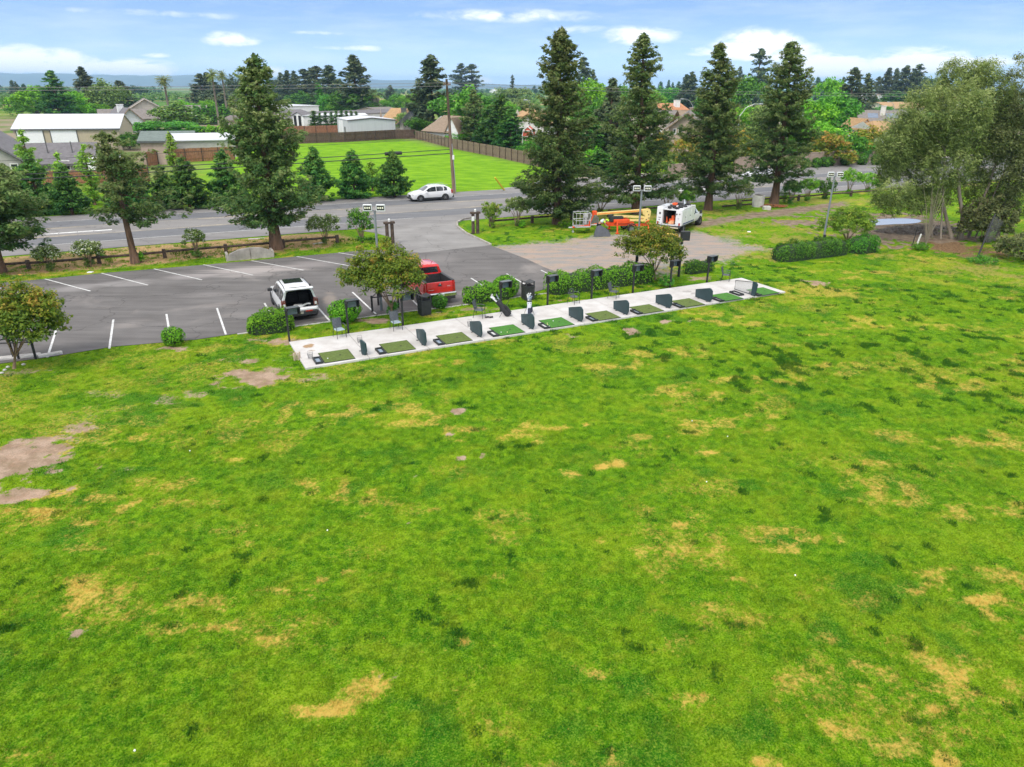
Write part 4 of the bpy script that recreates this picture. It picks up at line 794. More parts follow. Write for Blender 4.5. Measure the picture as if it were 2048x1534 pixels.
gum(101, 1922, 478, [([(1906,474,0),(1893,440,0),(1884,395,.5),(1870,345,.5),(1850,280,.3),(1835,215,0)], .34), ([(1924,472,0),(1925,430,0),(1919,390,0),(1915,340,0),(1925,290,1),(1960,240,1.5)], .38), ([(1884,395,.5),(1862,372,0),(1840,352,-.5),(1810,330,-1)], .13), ([(1915,340,0),(1890,300,-1),(1862,262,-1.5)], .15),([(1925,430,0),(1940,410,.5),(1960,395,1)], .10),
   ([(1936,476,.8),(1955,420,.8),(1978,370,.5),(2000,300,.5),(2020,230,1)], .32), ([(1978,370,.5),(2010,340,0),(2040,325,-1)], .12)],
   [(1890,215,60,48,0),(1850,240,55,50,-1),(1800,270,40,44,0),(1815,320,60,44,0),(1780,350,26,20,0),(1870,290,70,50,2),(1900,150,22,24,1),(1930,155,45,32,1),(1925,230,50,60,-2),(1855,370,36,22,-1),(1805,408,55,22,-1.5),(1760,402,24,12,-1.5),(1870,410,26,18,-2),(1960,270,50,60,1),(1985,330,40,50,2),(1850,190,34,22,0),(1970,200,44,60,0),(1790,300,40,40,-1),(1830,290,60,50,1),(1900,330,50,40,-2),(1940,360,40,30,1),(1775,330,20,26,0),(1960,150,36,26,0),(2000,260,40,70,1),(1790,385,40,26,-2),(1840,400,40,26,1),(1885,390,30,26,2),(1955,400,40,36,2),(1990,400,36,40,2)],
   'large three-trunked gum tree beside the puddle', 2500, LM['euc'])
gum(102, 1992, 482, [([(1990,482,0),(2010,430,0),(2032,380,0),(2060,330,0)], .22), ([(2010,430,0),(2016,380,1),(2024,300,1),(2050,200,1)], .16)],
   [(2040,180,34,62,0),(2030,260,44,60,0),(2050,340,40,50,-1),(2040,400,34,30,0),(2100,250,60,110,0)], 'gum tree cut off by the frame beside the slack net', 900, LM['euc2'])
shrub_stems(103, 4.2, 5.2, LM['euc2'], loc=G(1966, 484), size=.26, name='dark_thicket', label='dense dark thicket behind the gum trunks', base=.02, nst=6, ncl=230, per=34, cat='bush')
shrub_stems(104, 2.2, 5.0, LM['euc2'], loc=G(2046, 520), size=.22, name='dark_thicket', label='low weedy thicket at the frame edge near the leaning net post', base=.02, nst=4, ncl=130, per=30, cat='bush')
r = np.random.default_rng(105); bt = MB()
for i in range(26):
    a = r.random()*6.28; q = .2+r.random()*1.4; z = 2.2+r.random()*3.0; bt.tube([(0, 0, .5*r.random()), (math.cos(a)*q*.4, math.sin(a)*q*.4, z*.55), (math.cos(a)*q, math.sin(a)*q, z)], [.035, .02, .006], 4, False)
bt.tube([(0, 0, 0), (0.02, 0, 1.2), (-.05, 0, 2.6)], [.07, .055, .03], 7)
bo = bt.build('bare_sapling', bark_e); bo.location = G(1851, 492); tag(bo, 'leafless grey sapling with a white trunk guard in front of the brush pile', 'tree')
# brushwood heap beside the puddle
n = 2600; c = WP(1850, 463, G(1850, 463).y); c = G(1845, 462); a0 = r.random(n)*6.28; q = np.sqrt(r.random(n)); px_ = q*np.cos(a0); py_ = q*np.sin(a0); hz = .62*(1-q**2)*r.random(n)
pc = np.stack([c.x+px_*4.6, c.y+py_*1.9+px_*.6, hz], 1); th = r.random(n)*6.28; t1 = np.stack([np.cos(th), np.sin(th), r.normal(size=n)*.25], 1); 
bp = leaf_obj('brushwood_pile', pc, t1*.28, np.cross(unit(t1), np.array([0, 0, 1]))*.018+np.array([0, 0, .012]), r.random(n), LM['brush']); tag(bp, 'grey heap of cut brushwood along the near side of the puddle', 'brushwood', kind='stuff')
# ---------------------------------------------------------------- background trees, copied from a few grown ones
PR = {}
def proto(kind, i):
    k = (kind, i)
    if k in PR: return PR[k]
    base, mk = kind.split(':')
    if base == 'con': o = conifer(300+i, 10, .25, [(0, 1.9), (.1, 2.3), (.3, 2.1), (.6, 1.45), (.85, .7), (1, .1)], LM[mk], size=.50, nb=170, per=15, gap=.16, name='conifer_tree', clumpr=.55, tr=.2)
    elif base == 'col': o = conifer(330+i, 10, .2, [(0, .6), (.2, .75), (.6, .65), (.9, .35), (1, .05)], LM[mk], size=.5, nb=70, per=14, gap=.08, name='cypress_tree', clumpr=.5, tr=.15)
    elif base == 'tal': o = conifer(360+i, 10, .8, [(0, 1.3), (.15, 1.7), (.4, 1.5), (.62, 1.35), (.8, 1.0), (.92, .6), (1, .2)], LM[mk], size=.6, nb=90, per=13, gap=.45, name='conifer_tree', clumpr=.6, tr=.2)
    else: o = broad(400+i, 10, 10, LM[mk], size=.62, ncl=230, per=18, base=.06, topbias=.15 if mk != 'myrtle' else .6, lobes=8, tr=.28, fl=90 if mk == 'magnolia' else 0)
    PR[k] = [o, False]; return PR[k]
def bgtree(kind, xt, yt, yb, wpx, label, i=0, group='trees beyond the road'):
    B, h = place(xt, yt, yb); D = depth((B.x, B.y, h*.5)); wm = wpx*D/FPX; nat = {'con': 3.5, 'col': 1.35, 'tal': 2.8, 'bro': 7.4}[kind[:3]]
    p = proto(kind, i); s = (wm/nat, wm/nat, h/10); rz = (xt*1.7+yt) % 6.28
    if not p[1]: o = p[0]; o.location = B; o.rotation_euler = (0, 0, rz); o.scale = s; p[1] = True
    else: o = dup(p[0], B, rz, s)
    tag(o, label, 'tree', group); return o
BG = open_bg = [
 ('bro:bright', 60, 168, 236, 76, 'wide bright tree behind the barn roof', 0), ('bro:green', 28, 190, 232, 40, 'mid green tree left of the wide bright tree behind the barn', 1),
 ('con:redwood2', 99, 141, 238, 50, 'pointed dark green conifer behind the barn ridge', 0), ('bro:bright', 142, 178, 236, 46, 'bright tree right of the pointed barn conifer', 1),
 ('con:pine', 161, 134, 230, 42, 'tall narrow dark conifer behind the right half of the barn roof', 1), ('bro:olive', 200, 154, 232, 62, 'drooping olive cedar among dark conifers behind the barn', 0), ('con:pine', 237, 162, 224, 44, 'dark conifer at the right end of the barn clump', 2),
 ('bro:bright', 192, 205, 234, 46, 'low bright bush like tree at the barn roof end', 2), ('bro:bright', 165, 214, 236, 36, 'small yellow green tree touching the barn ridge', 0),
 ('con:pine', 22, 160, 200, 14, 'small far conifer left of the bright barn tree', 0), ('con:pine', 30, 163, 202, 12, 'smaller far conifer beside it, second from the frame', 1), ('con:blue', 46, 168, 200, 16, 'blunt far conifer above the bright barn tree', 2),
 ('bro:blue', 262, 169, 193, 32, 'round far tree at the edge of the orchard', 0), ('bro:blue', 288, 175, 193, 24, 'smaller round far tree at the edge of the orchard', 1),
 ('bro:green', 278, 200, 214, 46, 'low green tree behind the white farmhouse', 0),
 ('bro:magnolia', 348, 200, 262, 84, 'dark glossy magnolia with white flowers beside the palm', 0), ('bro:bright', 362, 199, 232, 40, 'light green tree behind the magnolia', 0),
 ('bro:green', 288, 240, 274, 66, 'rounded green tree behind the green roofed shed', 2), ('bro:green', 344, 240, 272, 72, 'bushy green tree behind the join of the sheds', 1), ('bro:hedged', 252, 262, 300, 40, 'dark bushy tree beside the barn corner', 0),
 ('con:pine', 398, 147, 215, 40, 'dark conifer left of the twin palms', 0), ('con:pine', 412, 145, 214, 36, 'dark conifer just behind the first twin palm', 1), ('con:pine', 430, 165, 216, 36, 'dark conifer between the twin palms', 2), ('bro:pine', 460, 146, 216, 30, 'dull dark tree right of the twin palms', 0),
 ('con:pine', 482, 148, 212, 26, 'slim conifer between the palms and the crooked redwood', 0), ('bro:pine', 440, 182, 226, 60, 'dark shady tree at the palm feet', 1), ('bro:bright', 412, 198, 228, 34, 'small fresh green tree left of the palms', 2),
 ('bro:bright', 505, 228, 262, 60, 'bright green tree behind the crooked redwood', 0),
 ('bro:pine', 546, 155, 206, 34, 'dull dark tree right of the crooked redwood top', 1), ('con:pine', 560, 145, 210, 26, 'first conifer of the row behind the white warehouses', 0), ('con:pine', 573, 141, 212, 30, 'second conifer of the row behind the white warehouses', 1),
 ('con:pine', 587, 143, 212, 28, 'third conifer of the row behind the white warehouses', 2), ('tal:pine', 607, 139, 214, 34, 'open crowned conifer of the warehouse row', 0), ('tal:pine', 620, 137, 214, 32, 'lighter open crowned conifer of the warehouse row', 1), ('tal:pine', 632, 133, 216, 36, 'ragged tallest conifer of the warehouse row', 0),
 ('con:pine', 657, 131, 222, 48, 'broad conifer at the end of the warehouse row', 1), ('bro:green', 602, 180, 216, 52, 'rounded green tree below the warehouse conifers', 0), ('col:green', 636, 166, 226, 13, 'taller column cypress beside the warehouse', 0), ('col:green', 663, 190, 228, 11, 'shorter column cypress beside the warehouse', 0),
 ('bro:green', 648, 186, 228, 26, 'green tree between the column cypresses', 2), ('con:pine', 706, 112, 236, 62, 'big symmetrical conifer behind the grey metal shed', 2), ('bro:hedged', 700, 180, 236, 68, 'dark leafy skirt of trees under the big symmetrical conifer', 1), ('bro:bright', 678, 190, 232, 34, 'yellow green tree left of the big symmetrical conifer', 1),
 ('con:pine', 780, 170, 204, 20, 'small lone conifer left of the telephone pole group', 0), ('bro:bright', 768, 198, 216, 36, 'light lime tree near the lone small conifer', 0), ('bro:green', 800, 186, 222, 40, 'green tree behind the orange roofed house', 1), ('bro:bright', 824, 184, 224, 38, 'fresh green tree left of the pole conifer', 2),
 ('con:pine', 860, 110, 266, 72, 'big dark conifer just left of the telephone pole', 0), ('tal:pine', 922, 128, 200, 34, 'left one of two lollipop pines right of the pole', 1), ('tal:pine', 943, 129, 200, 30, 'right one of two lollipop pines right of the pole', 0),
 ('bro:green', 937, 166, 276, 104, 'massive round dark green tree behind the meadow fence', 0), ('con:redwood', 947, 180, 284, 46, 'brownish conifer in front of the massive round tree', 1), ('con:redwood2', 978, 212, 288, 44, 'green conifer leaning over the meadow fence', 0),
 ('con:redwood2', 1003, 188, 292, 52, 'taller conifer at the middle of the meadow fence', 1), ('con:redwood2', 1022, 220, 296, 50, 'fuller green conifer beside the red playhouse', 2), ('bro:olive', 1024, 172, 215, 56, 'willowy olive tree under the cypress spire', 1), ('col:pine', 1025, 150, 205, 8, 'thin cypress spire on the skyline', 0),
 ('con:blue', 1069, 171, 190, 12, 'tiny far conifer left of the tallest redwood', 0), ('bro:bright', 985, 190, 214, 40, 'yellow green tree behind the meadow fence conifers', 2), ('bro:olive', 1045, 196, 232, 50, 'soft willow beside the first street light', 0), ('bro:bright', 1012, 200, 240, 44, 'light green palm like tree behind the tan roof', 0),
 ('con:pine', 1168, 116, 220, 40, 'dark conifer peeking right of the tallest redwood top', 2), ('con:pine', 1186, 139, 218, 26, 'smaller dark conifer right of the tallest redwood', 0), ('bro:bright', 1184, 152, 262, 76, 'bright poplar like tree behind the tallest redwood', 1), ('bro:green', 1200, 185, 300, 66, 'tall green tree between the first two tall redwoods', 2),
 ('con:pine', 1226, 158, 334, 58, 'tall black green conifer close behind the airy redwood', 1), ('con:redwood2', 1176, 222, 338, 60, 'green conifer behind the right flank of the tallest redwood', 2), ('bro:green', 1246, 162, 250, 50, 'dark round tree behind the airy redwood top', 1), ('con:redwood2', 1200, 300, 352, 56, 'low green conifer at the meadow corner', 0),
 ('bro:bright', 1310, 178, 236, 54, 'bright tree right of the airy redwood', 0), ('bro:green', 1347, 171, 218, 48, 'rounded green tree behind the orange roofed house chimney', 1), ('con:pine', 1374, 149, 220, 26, 'left one of two dark conifers near the orange roof', 1), ('con:pine', 1385, 145, 220, 34, 'right one of two dark conifers near the orange roof', 2),
 ('con:blue', 1322, 163, 198, 14, 'first tiny conifer on the skyline right of the airy redwood', 0), ('con:blue', 1338, 160, 198, 10, 'second tiny conifer on the skyline right of the airy redwood', 1), ('con:blue', 1346, 165, 198, 10, 'third tiny conifer on the skyline right of the airy redwood', 2), ('con:blue', 1358, 163, 198, 16, 'fourth tiny conifer on the skyline right of the airy redwood', 0),
 ('con:redwood2', 1405, 190, 300, 54, 'green conifer behind the redwood at the truck cab', 2), ('bro:green', 1484, 147, 246, 66, 'big green tree between the last two tall redwoods', 2), ('con:pine', 1481, 133, 200, 22, 'conifer top above the big green tree', 0), ('tal:pine', 1523, 99, 222, 38, 'slender open pine between the last two tall redwoods', 0), ('bro:bright', 1508, 208, 262, 56, 'fresh green tree behind the second street light', 1),
 ('bro:bright', 1478, 212, 280, 50, 'light green tree left of the second street light', 2), ('bro:olive', 1535, 200, 300, 60, 'olive tree behind the rightmost tall redwood', 1), ('bro:myrtle', 1488, 254, 338, 72, 'crepe myrtle with orange top behind the wall, left one', 0), ('bro:myrtle', 1376, 268, 338, 56, 'orange tinted crepe myrtle left of the truck redwood', 1),
 ('bro:myrtle', 1325, 262, 330, 40, 'orange tinted crepe myrtle beside the dark gable', 0), ('bro:bright', 1606, 196, 300, 60, 'bright tree right of the rightmost tall redwood', 0), ('bro:bright', 1625, 192, 296, 70, 'yellow green tree behind the block wall', 1), ('bro:green', 1662, 178, 288, 92, 'broad green tree behind the block wall', 2),
 ('bro:bright', 1676, 150, 240, 50, 'bright slanted tree left of the twin dark conifers', 2), ('bro:bright', 1640, 238, 316, 72, 'low light green tree over the block wall', 2), ('bro:myrtle', 1666, 262, 330, 70, 'bronze topped crepe myrtle over the block wall', 1), ('bro:green', 1712, 262, 326, 60, 'dark green street tree over the wall', 0),
 ('bro:myrtle', 1742, 246, 322, 66, 'olive bronze tree at the wall end', 0), ('bro:bright', 1612, 250, 322, 50, 'leafy light tree at the left wall end', 1), ('con:pine', 1712, 135, 244, 46, 'left one of the twin dark conifers above the solar roof', 0), ('con:pine', 1738, 147, 242, 36, 'right one of the twin dark conifers above the solar roof', 1),
 ('con:pine', 1688, 155, 215, 16, 'conifer tip behind the bright slanted tree', 2), ('con:blue', 1637, 155, 200, 20, 'far conifer right of the distant pole, first', 2), ('con:blue', 1648, 162, 200, 16, 'far conifer right of the distant pole, second', 0), ('con:blue', 1658, 160, 200, 16, 'far conifer right of the distant pole, third', 1),
 ('con:pine', 1760, 153, 214, 26, 'leftmost conifer of the dark group above the white house', 0), ('con:pine', 1780, 136, 216, 28, 'second conifer of the dark group above the white house', 1), ('con:pine', 1795, 138, 216, 26, 'third conifer of the dark group above the white house', 2), ('con:pine', 1815, 131, 218, 38, 'widest conifer of the dark group above the white house', 0),
 ('tal:pine', 1841, 130, 218, 36, 'ragged conifer at the right of the dark group', 1), ('bro:blue', 1868, 150, 216, 40, 'dull tree trailing off right of the dark conifer group', 2), ('con:pine', 1829, 148, 218, 22, 'short conifer inside the dark group', 2), ('bro:hedged', 1795, 180, 222, 70, 'dark undergrowth tree below the conifer group', 0),
 ('bro:green', 1752, 214, 236, 26, 'small tree beside the solar roof', 2), ('bro:green', 1775, 210, 232, 22, 'small dark tree before the grey house', 1), ('con:pine', 1895, 160, 214, 30, 'conifer seen through the gum tree top', 0),
 ('bro:olive', 805, 222, 262, 34, 'small garden tree beside the grey metal shed', 1), ('bro:hedged', 838, 232, 276, 40, 'dark garden tree under the pole conifer', 2), ('bro:bright', 912, 262, 284, 34, 'low bright shrub tree at the fence by the pole', 0), ('bro:green', 1068, 272, 316, 60, 'garden tree behind the tallest redwood, left side', 0),
 ('bro:olive', 1210, 250, 330, 60, 'olive garden tree between the tall redwoods', 0), ('bro:bright', 1150, 290, 348, 70, 'fresh green scrub tree at the meadow end', 1), ('bro:green', 1280, 240, 310, 60, 'green garden tree left of the beige gable house', 1), ('bro:green', 1395, 216, 236, 30, 'round garden tree right of the orange roofed house', 2),
]
for k in BG: bgtree(*k[:6], i=k[6])
# row of slim cypresses in front of the long white warehouse
for i, (x, yt) in enumerate([(627,222),(639,226),(650,224),(662,224),(672,221),(682,220),(692,222),(702,222),(712,223)]):
    lb = ['conical cypress at the open end of the white warehouse', 'second slim cypress before the white warehouse', 'third slim cypress before the white warehouse', 'fourth slim cypress before the white warehouse', 'fifth slim cypress, last before the metal shed', 'sixth cypress, showing above the metal shed roof', 'seventh cypress, over the middle of the metal shed roof', 'eighth cypress, over the metal shed ridge', 'last cypress of the warehouse row'][i]
    bgtree('col:redwood2', x, yt, 263, 10 if i else 17, lb, 1, group='slim cypresses before the white warehouse')
# tall clipped hedge by the twin palms
hedge(120, G(388, 250), G(470, 249), 3.0, 5.5, LM['hedged'], 'tall dark clipped screen hedge behind the palms', size=.55, dens=7, name='screen_hedge')
hedge(121, G(372, 268), G(470, 266), 2.4, 1.9, LM['bright'], 'low bright green hedge behind the white roofed shed', size=.4, dens=14)
# palms
def palm(seed, xt, yt, yb, crown_px, label, skirt=False, fat=False):
    B, h = place(xt, yt, yb); D = depth((B.x, B.y, h)); R0 = crown_px/2*D/FPX; r = np.random.default_rng(seed); root = thing('palm_tree', label, 'palm', B, 0, 'palms')
    th = h-R0*.75; tb = MB(); r0 = R0*(.20 if fat else .12); tb.tube([(0, 0, 0), (0, 0, th*.3), (0, 0, th)], [r0*1.35, r0, r0*.85], 9); tb.build('trunk', bark_g, root, smooth=True)
    P_ = []; A_ = []; B_ = []; T_ = []
    for i in range(70):
        a = r.random()*6.28; e = r.uniform(-.75, 1.3); L_ = R0*r.uniform(.75, 1.05); d = np.array([math.cos(a)*math.cos(e), math.sin(a)*math.cos(e), math.sin(e)]); pos = np.array([0, 0, th+.1])
        for s in range(6):
            d2 = d+np.array([0, 0, -.16*s]); d2 /= np.linalg.norm(d2); st = L_/6; mid = pos+d2*st*.5; side = np.cross(d2, [0, 0, 1]); side /= max(np.linalg.norm(side), 1e-6)
            for sg in (-1, 1): P_.append(mid+side*sg*st*.55+np.array([0, 0, -st*.25])); A_.append((side*sg*.8+d2*.5+np.array([0, 0, -.35]))*st*.75); B_.append(d2*st*.28); T_.append(.55-.25*(e < -.1)+r.normal()*.15)
            pos = pos+d2*st
    leaf_obj('crown', np.array(P_), np.array(A_), np.array(B_), np.array(T_), LM['palm'], root)
    if skirt:
        n = 260; a = r.random(n)*6.28; z = th-r.random(n)*h*.42; q = r0+R0*.42*np.clip((z-th*.45)/(th*.55), 0, 1); pc = np.stack([np.cos(a)*q, np.sin(a)*q, z], 1); dn = np.stack([np.cos(a)*.35, np.sin(a)*.35, -np.ones(n)], 1)
        leaf_obj('dead_frond_skirt', pc, dn*R0*.22, np.stack([-np.sin(a), np.cos(a), a*0], 1)*R0*.09, r.random(n), LM['brush'], root)
palm(131, 325, 146, 244, 38, 'lone tall palm standing by the dark magnolia'); palm(132, 422, 137, 253, 34, 'left one of the twin tall palms'); palm(133, 442, 139, 240, 30, 'right one of the twin tall palms'); palm(134, 462, 196, 252, 26, 'shorter palm beside the twin palms')
palm(135, 745, 180, 236, 40, 'thick palm with a skirt of dead fronds behind the metal shed', skirt=True, fat=True)
# orchards and far woods: masses nobody could count
def wood(name, rects, m, h, spacing, label, size, per=9, cat='wood', seed=1):
    r = np.random.default_rng(seed); cs = []; rs = []
    for (x0, x1, y0, y1, hh) in rects:
        A, Bq = G(x0, y0), G(x1, y0); Y0, Y1 = G((x0+x1)/2, y0).y, G((x0+x1)/2, y1).y; Y0, Y1 = min(Y0, Y1), max(Y0, Y1)
        n = int(min(6000, (Y1-Y0)*abs(Bq.x-A.x)/(spacing**2))); Y = r.uniform(Y0, Y1, n); f = Y/A.y; X = (A.x+(Bq.x-A.x)*r.random(n))*f
        if spacing < 12: X = np.round(X/spacing)*spacing
        H_ = hh*h*r.uniform(.75, 1.2, n); cs.append(np.stack([X, Y, H_*.55], 1)); rs.append(np.stack([H_*.55, H_*.55, H_*.5], 1))
    cs = np.concatenate(cs); rs = np.concatenate(rs); p, a1, a2, tt = leaves(r, cs, rs, per, size, .6, .2, .4+.2*r.normal(size=len(cs)), .12, shell=.4)
    o = leaf_obj(name, p, a1, a2, tt, m); tag(o, label, cat, kind='stuff'); return o
wood('orchard', [(240, 395, 204, 190, 1), (-60, 110, 206, 190, 1), (745, 800, 196, 187, 1), (1045, 1082, 214, 188, 1), (960, 1045, 196, 187, 1)], LM['crop'], 4.2, 8.5, 'rows of orchard trees out on the plain', 2.6, 9, 'orchard', 3)
wood('distant_wood', [(-200, 460, 189, 183.5, 1), (700, 1120, 190, 184.5, .9), (1120, 2250, 192, 186, 1.3), (1290, 1560, 202, 194, 1.0), (1600, 1900, 203, 195, 1.1), (460, 720, 196, 189, 1.2)], LM['blue'], 9.0, 34, 'dark tree line far out along the horizon', 7.5, 10, 'wood', 4)
# ================================================================ BUILDINGS
def roofmat(n, c, s=2.0): return mat(n, c, .85, .12, s, bump=.3, bscale=9)
M_ = dict(beige=mat('beige metal siding', (.44, .37, .26), .6, .05, 2, stretch=(3, 3, .1)), cream=mat('cream stucco', (.56, .50, .42), .85, .08, 1), white=mat('white painted wall', (.74, .74, .73), .7, .05, 1), grey=mat('grey painted wall', (.42, .41, .38), .75, .06, 1),
  pink=mat('tan stucco', (.43, .33, .27), .85, .08, 1), wroof=mat('white metal roof', (.60, .61, .63), .45, .03, 1.5, stretch=(8, .3, 1)), shingle=roofmat('grey shingle', (.16, .15, .155)), brown=roofmat('brown shingle', (.26, .19, .13)), tan=roofmat('tan shingle', (.42, .26, .12)), blueg=roofmat('slate blue shingle', (.13, .15, .18)),
  green=roofmat('green grey shingle', (.15, .185, .165)), dgrey=roofmat('taupe shingle', (.20, .175, .155)), orange=roofmat('orange tile', (.45, .20, .09)), door=mat('white panel door', (.80, .80, .80), .5, .03), trim=mat('dark trim', (.10, .10, .10), .6, .1), wtrim=mat('white trim', (.76, .76, .74), .6, .04),
  glass=mat('dark window glass', (.03, .04, .05), .12, .1, 1, spec=.7), silver=mat('light grey steel siding', (.50, .53, .53), .55, .04, 2, stretch=(3, 3, .1)), red=mat('barn red paint', (.50, .09, .05), .7, .1), solar=mat('solar panel', (.10, .14, .20), .15, .15, 1.2, spec=.8), brick=mat('white chimney', (.66, .62, .56), .8, .08), dark=mat('doorway shade', (.012, .012, .012), .9, .1))
def wallbox(mb, x0, y0, x1, y1, h): mb.prism([(x0, y0), (x1, y0), (x1, y1), (x0, y1)], -.3, h)
def building(label, A, B, D, hw, hr, wall, roof, along=True, over=.5, doors=(), windows=(), name='house', cat='house', group=None, flat=False, extras=None, hipx=0.0, trimm=None, shed=False):
    """A,B ground points of the face towards the road; D depth away from it; hw eave height; hr ridge height"""
    A = Vector(A); B = Vector(B); L_ = (B-A).length; ang = math.atan2((B-A).y, (B-A).x); root = thing(name, label, cat, A, ang, group)
    mb = MB(); wallbox(mb, 0, 0, L_, D, hw)
    if not flat:
        if shed: mb.add([(0, 0, hw), (L_, 0, hw), (L_, D, hw), (0, D, hw), (0, D, hr), (L_, D, hr)], [(0, 3, 4), (1, 5, 2), (3, 2, 5, 4)])
        elif along: mb.add([(0, 0, hw), (0, D, hw), (0, D/2, hr), (L_, 0, hw), (L_, D, hw), (L_, D/2, hr)], [(0, 1, 2), (3, 5, 4)])
        else: mb.add([(0, 0, hw), (L_, 0, hw), (L_/2, 0, hr), (0, D, hw), (L_, D, hw), (L_/2, D, hr)], [(0, 2, 1), (3, 4, 5)])
    mb.build('wall', wall, root); rb = MB(); th = .16
    def slab(q):
        q = [Vector(v) for v in q]; n = (q[1]-q[0]).cross(q[2]-q[0]).normalized(); n = n if n.z > 0 else -n; lo = [v+n*.02 for v in q]; hi = [v+n*(th+.02) for v in q]
        rb.add(lo+hi, [(3, 2, 1, 0), (4, 5, 6, 7), (0, 1, 5, 4), (1, 2, 6, 5), (2, 3, 7, 6), (3, 0, 4, 7)])
    o = over
    if flat: rb.box((L_/2, D/2, hw+.12), (L_+2*o, D+2*o, .2))
    elif shed:
        s = (hr-hw)/D; slab([(-o, -o, hw-s*o), (L_+o, -o, hw-s*o), (L_+o, D+o, hr+s*o), (-o, D+o, hr+s*o)])
    elif along:
        s = (hr-hw)/(D/2); slab([(-o, -o, hw-s*o), (L_+o, -o, hw-s*o), (L_+o-hipx, D/2, hr), (-o+hipx, D/2, hr)]); slab([(-o+hipx, D/2, hr), (L_+o-hipx, D/2, hr), (L_+o, D+o, hw-s*o), (-o, D+o, hw-s*o)])
        if hipx: rb.add([(-o, -o, hw-s*o), (-o+hipx, D/2, hr+.1), (-o, D+o, hw-s*o), (L_+o, -o, hw-s*o), (L_+o-hipx, D/2, hr+.1), (L_+o, D+o, hw-s*o)], [(0, 1, 2), (3, 5, 4)])
    else:
        s = (hr-hw)/(L_/2); slab([(-o, -o, hw-s*o), (L_/2, -o, hr), (L_/2, D+o, hr), (-o, D+o, hw-s*o)]); slab([(L_/2, -o, hr), (L_+o, -o, hw-s*o), (L_+o, D+o, hw-s*o), (L_/2, D+o, hr)])
    if name == 'metal_barn':
        for i in range(int(L_/.9)):
            x = .45+i*.9; rb.tube([(x, -o, hw-(hr-hw)/(D/2)*o+.19), (x, D/2, hr+.19)], .035, 4)
    rf = rb.build('roof', roof, root)
    if trimm and not flat:
        tb = MB()
        if along: tb.box((L_/2, -o-.04, hw-(hr-hw)/(D/2)*o-.02), (L_+2*o, .07, .24))
        else:
            for x0, x1 in ((-o, L_/2), (L_+o, L_/2)): z0 = hw-(hr-hw)/(L_/2)*o; tb.tube([(x0, -o-.05, z0), (x1, -o-.05, hr)], .12, 4)
        tb.build('trim', trimm, root)
    for i, (x0, x1, z0, z1, m) in enumerate(doors):
        d = MB(); d.box(((x0+x1)/2*L_, -.03, (z0+z1)/2), ((x1-x0)*L_, .06, z1-z0)); dd = d.build('door', m, root)
        f = MB(); w_ = (x1-x0)*L_; f.box(((x0+x1)/2*L_, -.05, z1+.06), (w_+.3, .12, .12)); [f.box(((x0 if s_ < 0 else x1)*L_+s_*.09, -.05, (z0+z1)/2), (.12, .12, z1-z0)) for s_ in (-1, 1)]; f.build('door_frame', M_['trim'] if m is M_['door'] and 'barn' in name else M_['wtrim'], dd)
    for (x0, x1, z0, z1) in windows:
        d = MB(); d.box(((x0+x1)/2*L_, -.03, (z0+z1)/2), ((x1-x0)*L_, .06, z1-z0)); dd = d.build('window', M_['glass'], root)
        f = MB(); w_ = (x1-x0)*L_
        for zz in (z0-.07, z1+.07): f.box(((x0+x1)/2*L_, -.04, zz), (w_+.28, .12, .12))
        for xx in (x0*L_-.07, x1*L_+.07): f.box((xx, -.04, (z0+z1)/2), (.12, .12, z1-z0))
        f.build('window_frame', M_['wtrim'], dd)
    if extras: extras(root, L_, rf)
    return root
def chim(x, y, z0, z1, w_=.9, m='brick'):
    def f(root, L_, rf):
        b = MB(); b.box((x*L_, y, (z0+z1)/2), (w_, w_, z1-z0)); b.box((x*L_, y, z1+.08), (w_+.2, w_+.2, .18)); b.build('chimney', M_[m], rf)
    return f
def H(B, x, y): return height_at(B, x, y)
# big beige metal barn
A, B = G(36, 303), G(246, 300); D0 = 12.0
hw = H(B, 229, 257); V2 = (B-A).normalized(); n2 = Vector((-V2.y, V2.x, 0)); hr = H(B+n2*D0/2, 228, 229)
building('large beige metal barn with a white ribbed roof and two white roller doors', A, B, D0, hw, hr, M_['beige'], M_['wroof'], over=.25, name='metal_barn', cat='barn', trimm=M_['trim'], doors=((.03, .27, -.1, 4.0, M_['door']), (.345, .585, -.1, 4.0, M_['door'])))
# grey roofed house nearest on the left
A, B = G(52, 356), G(186, 352); hw = H(B, 178, 324); hr = H(B+Vector((0, 5, 0)), 176, 286)
def vents(root, L_, rf):
    for x in (.35, .72): b = MB(); b.cyl((x*L_, 2.2, 3.0), (x*L_, 2.2, 4.6), .07, n=8); b.build('vent_pipe', M_['trim'], rf)
building('long dark grey shingle roofed house wing, behind the young redwoods', A, B, 10.0, hw, hr, M_['grey'], M_['shingle'], over=.6, windows=((.14, .24, 1.0, 2.1), (.55, .68, 1.0, 2.1)), extras=vents, trimm=M_['trim'])
A, B = G(-105, 368), G(52, 362); hw = H(B, 40, 318); hr = H(A.lerp(B, .5), -30, 268)
building('grey gabled house wing with one small square window at the frame edge', A, B, 12.0, hw, hr, M_['grey'], M_['shingle'], along=False, over=.7, windows=((.86, .94, .9, 2.2),), trimm=M_['trim'])
A, B = G(30, 330), G(70, 329)
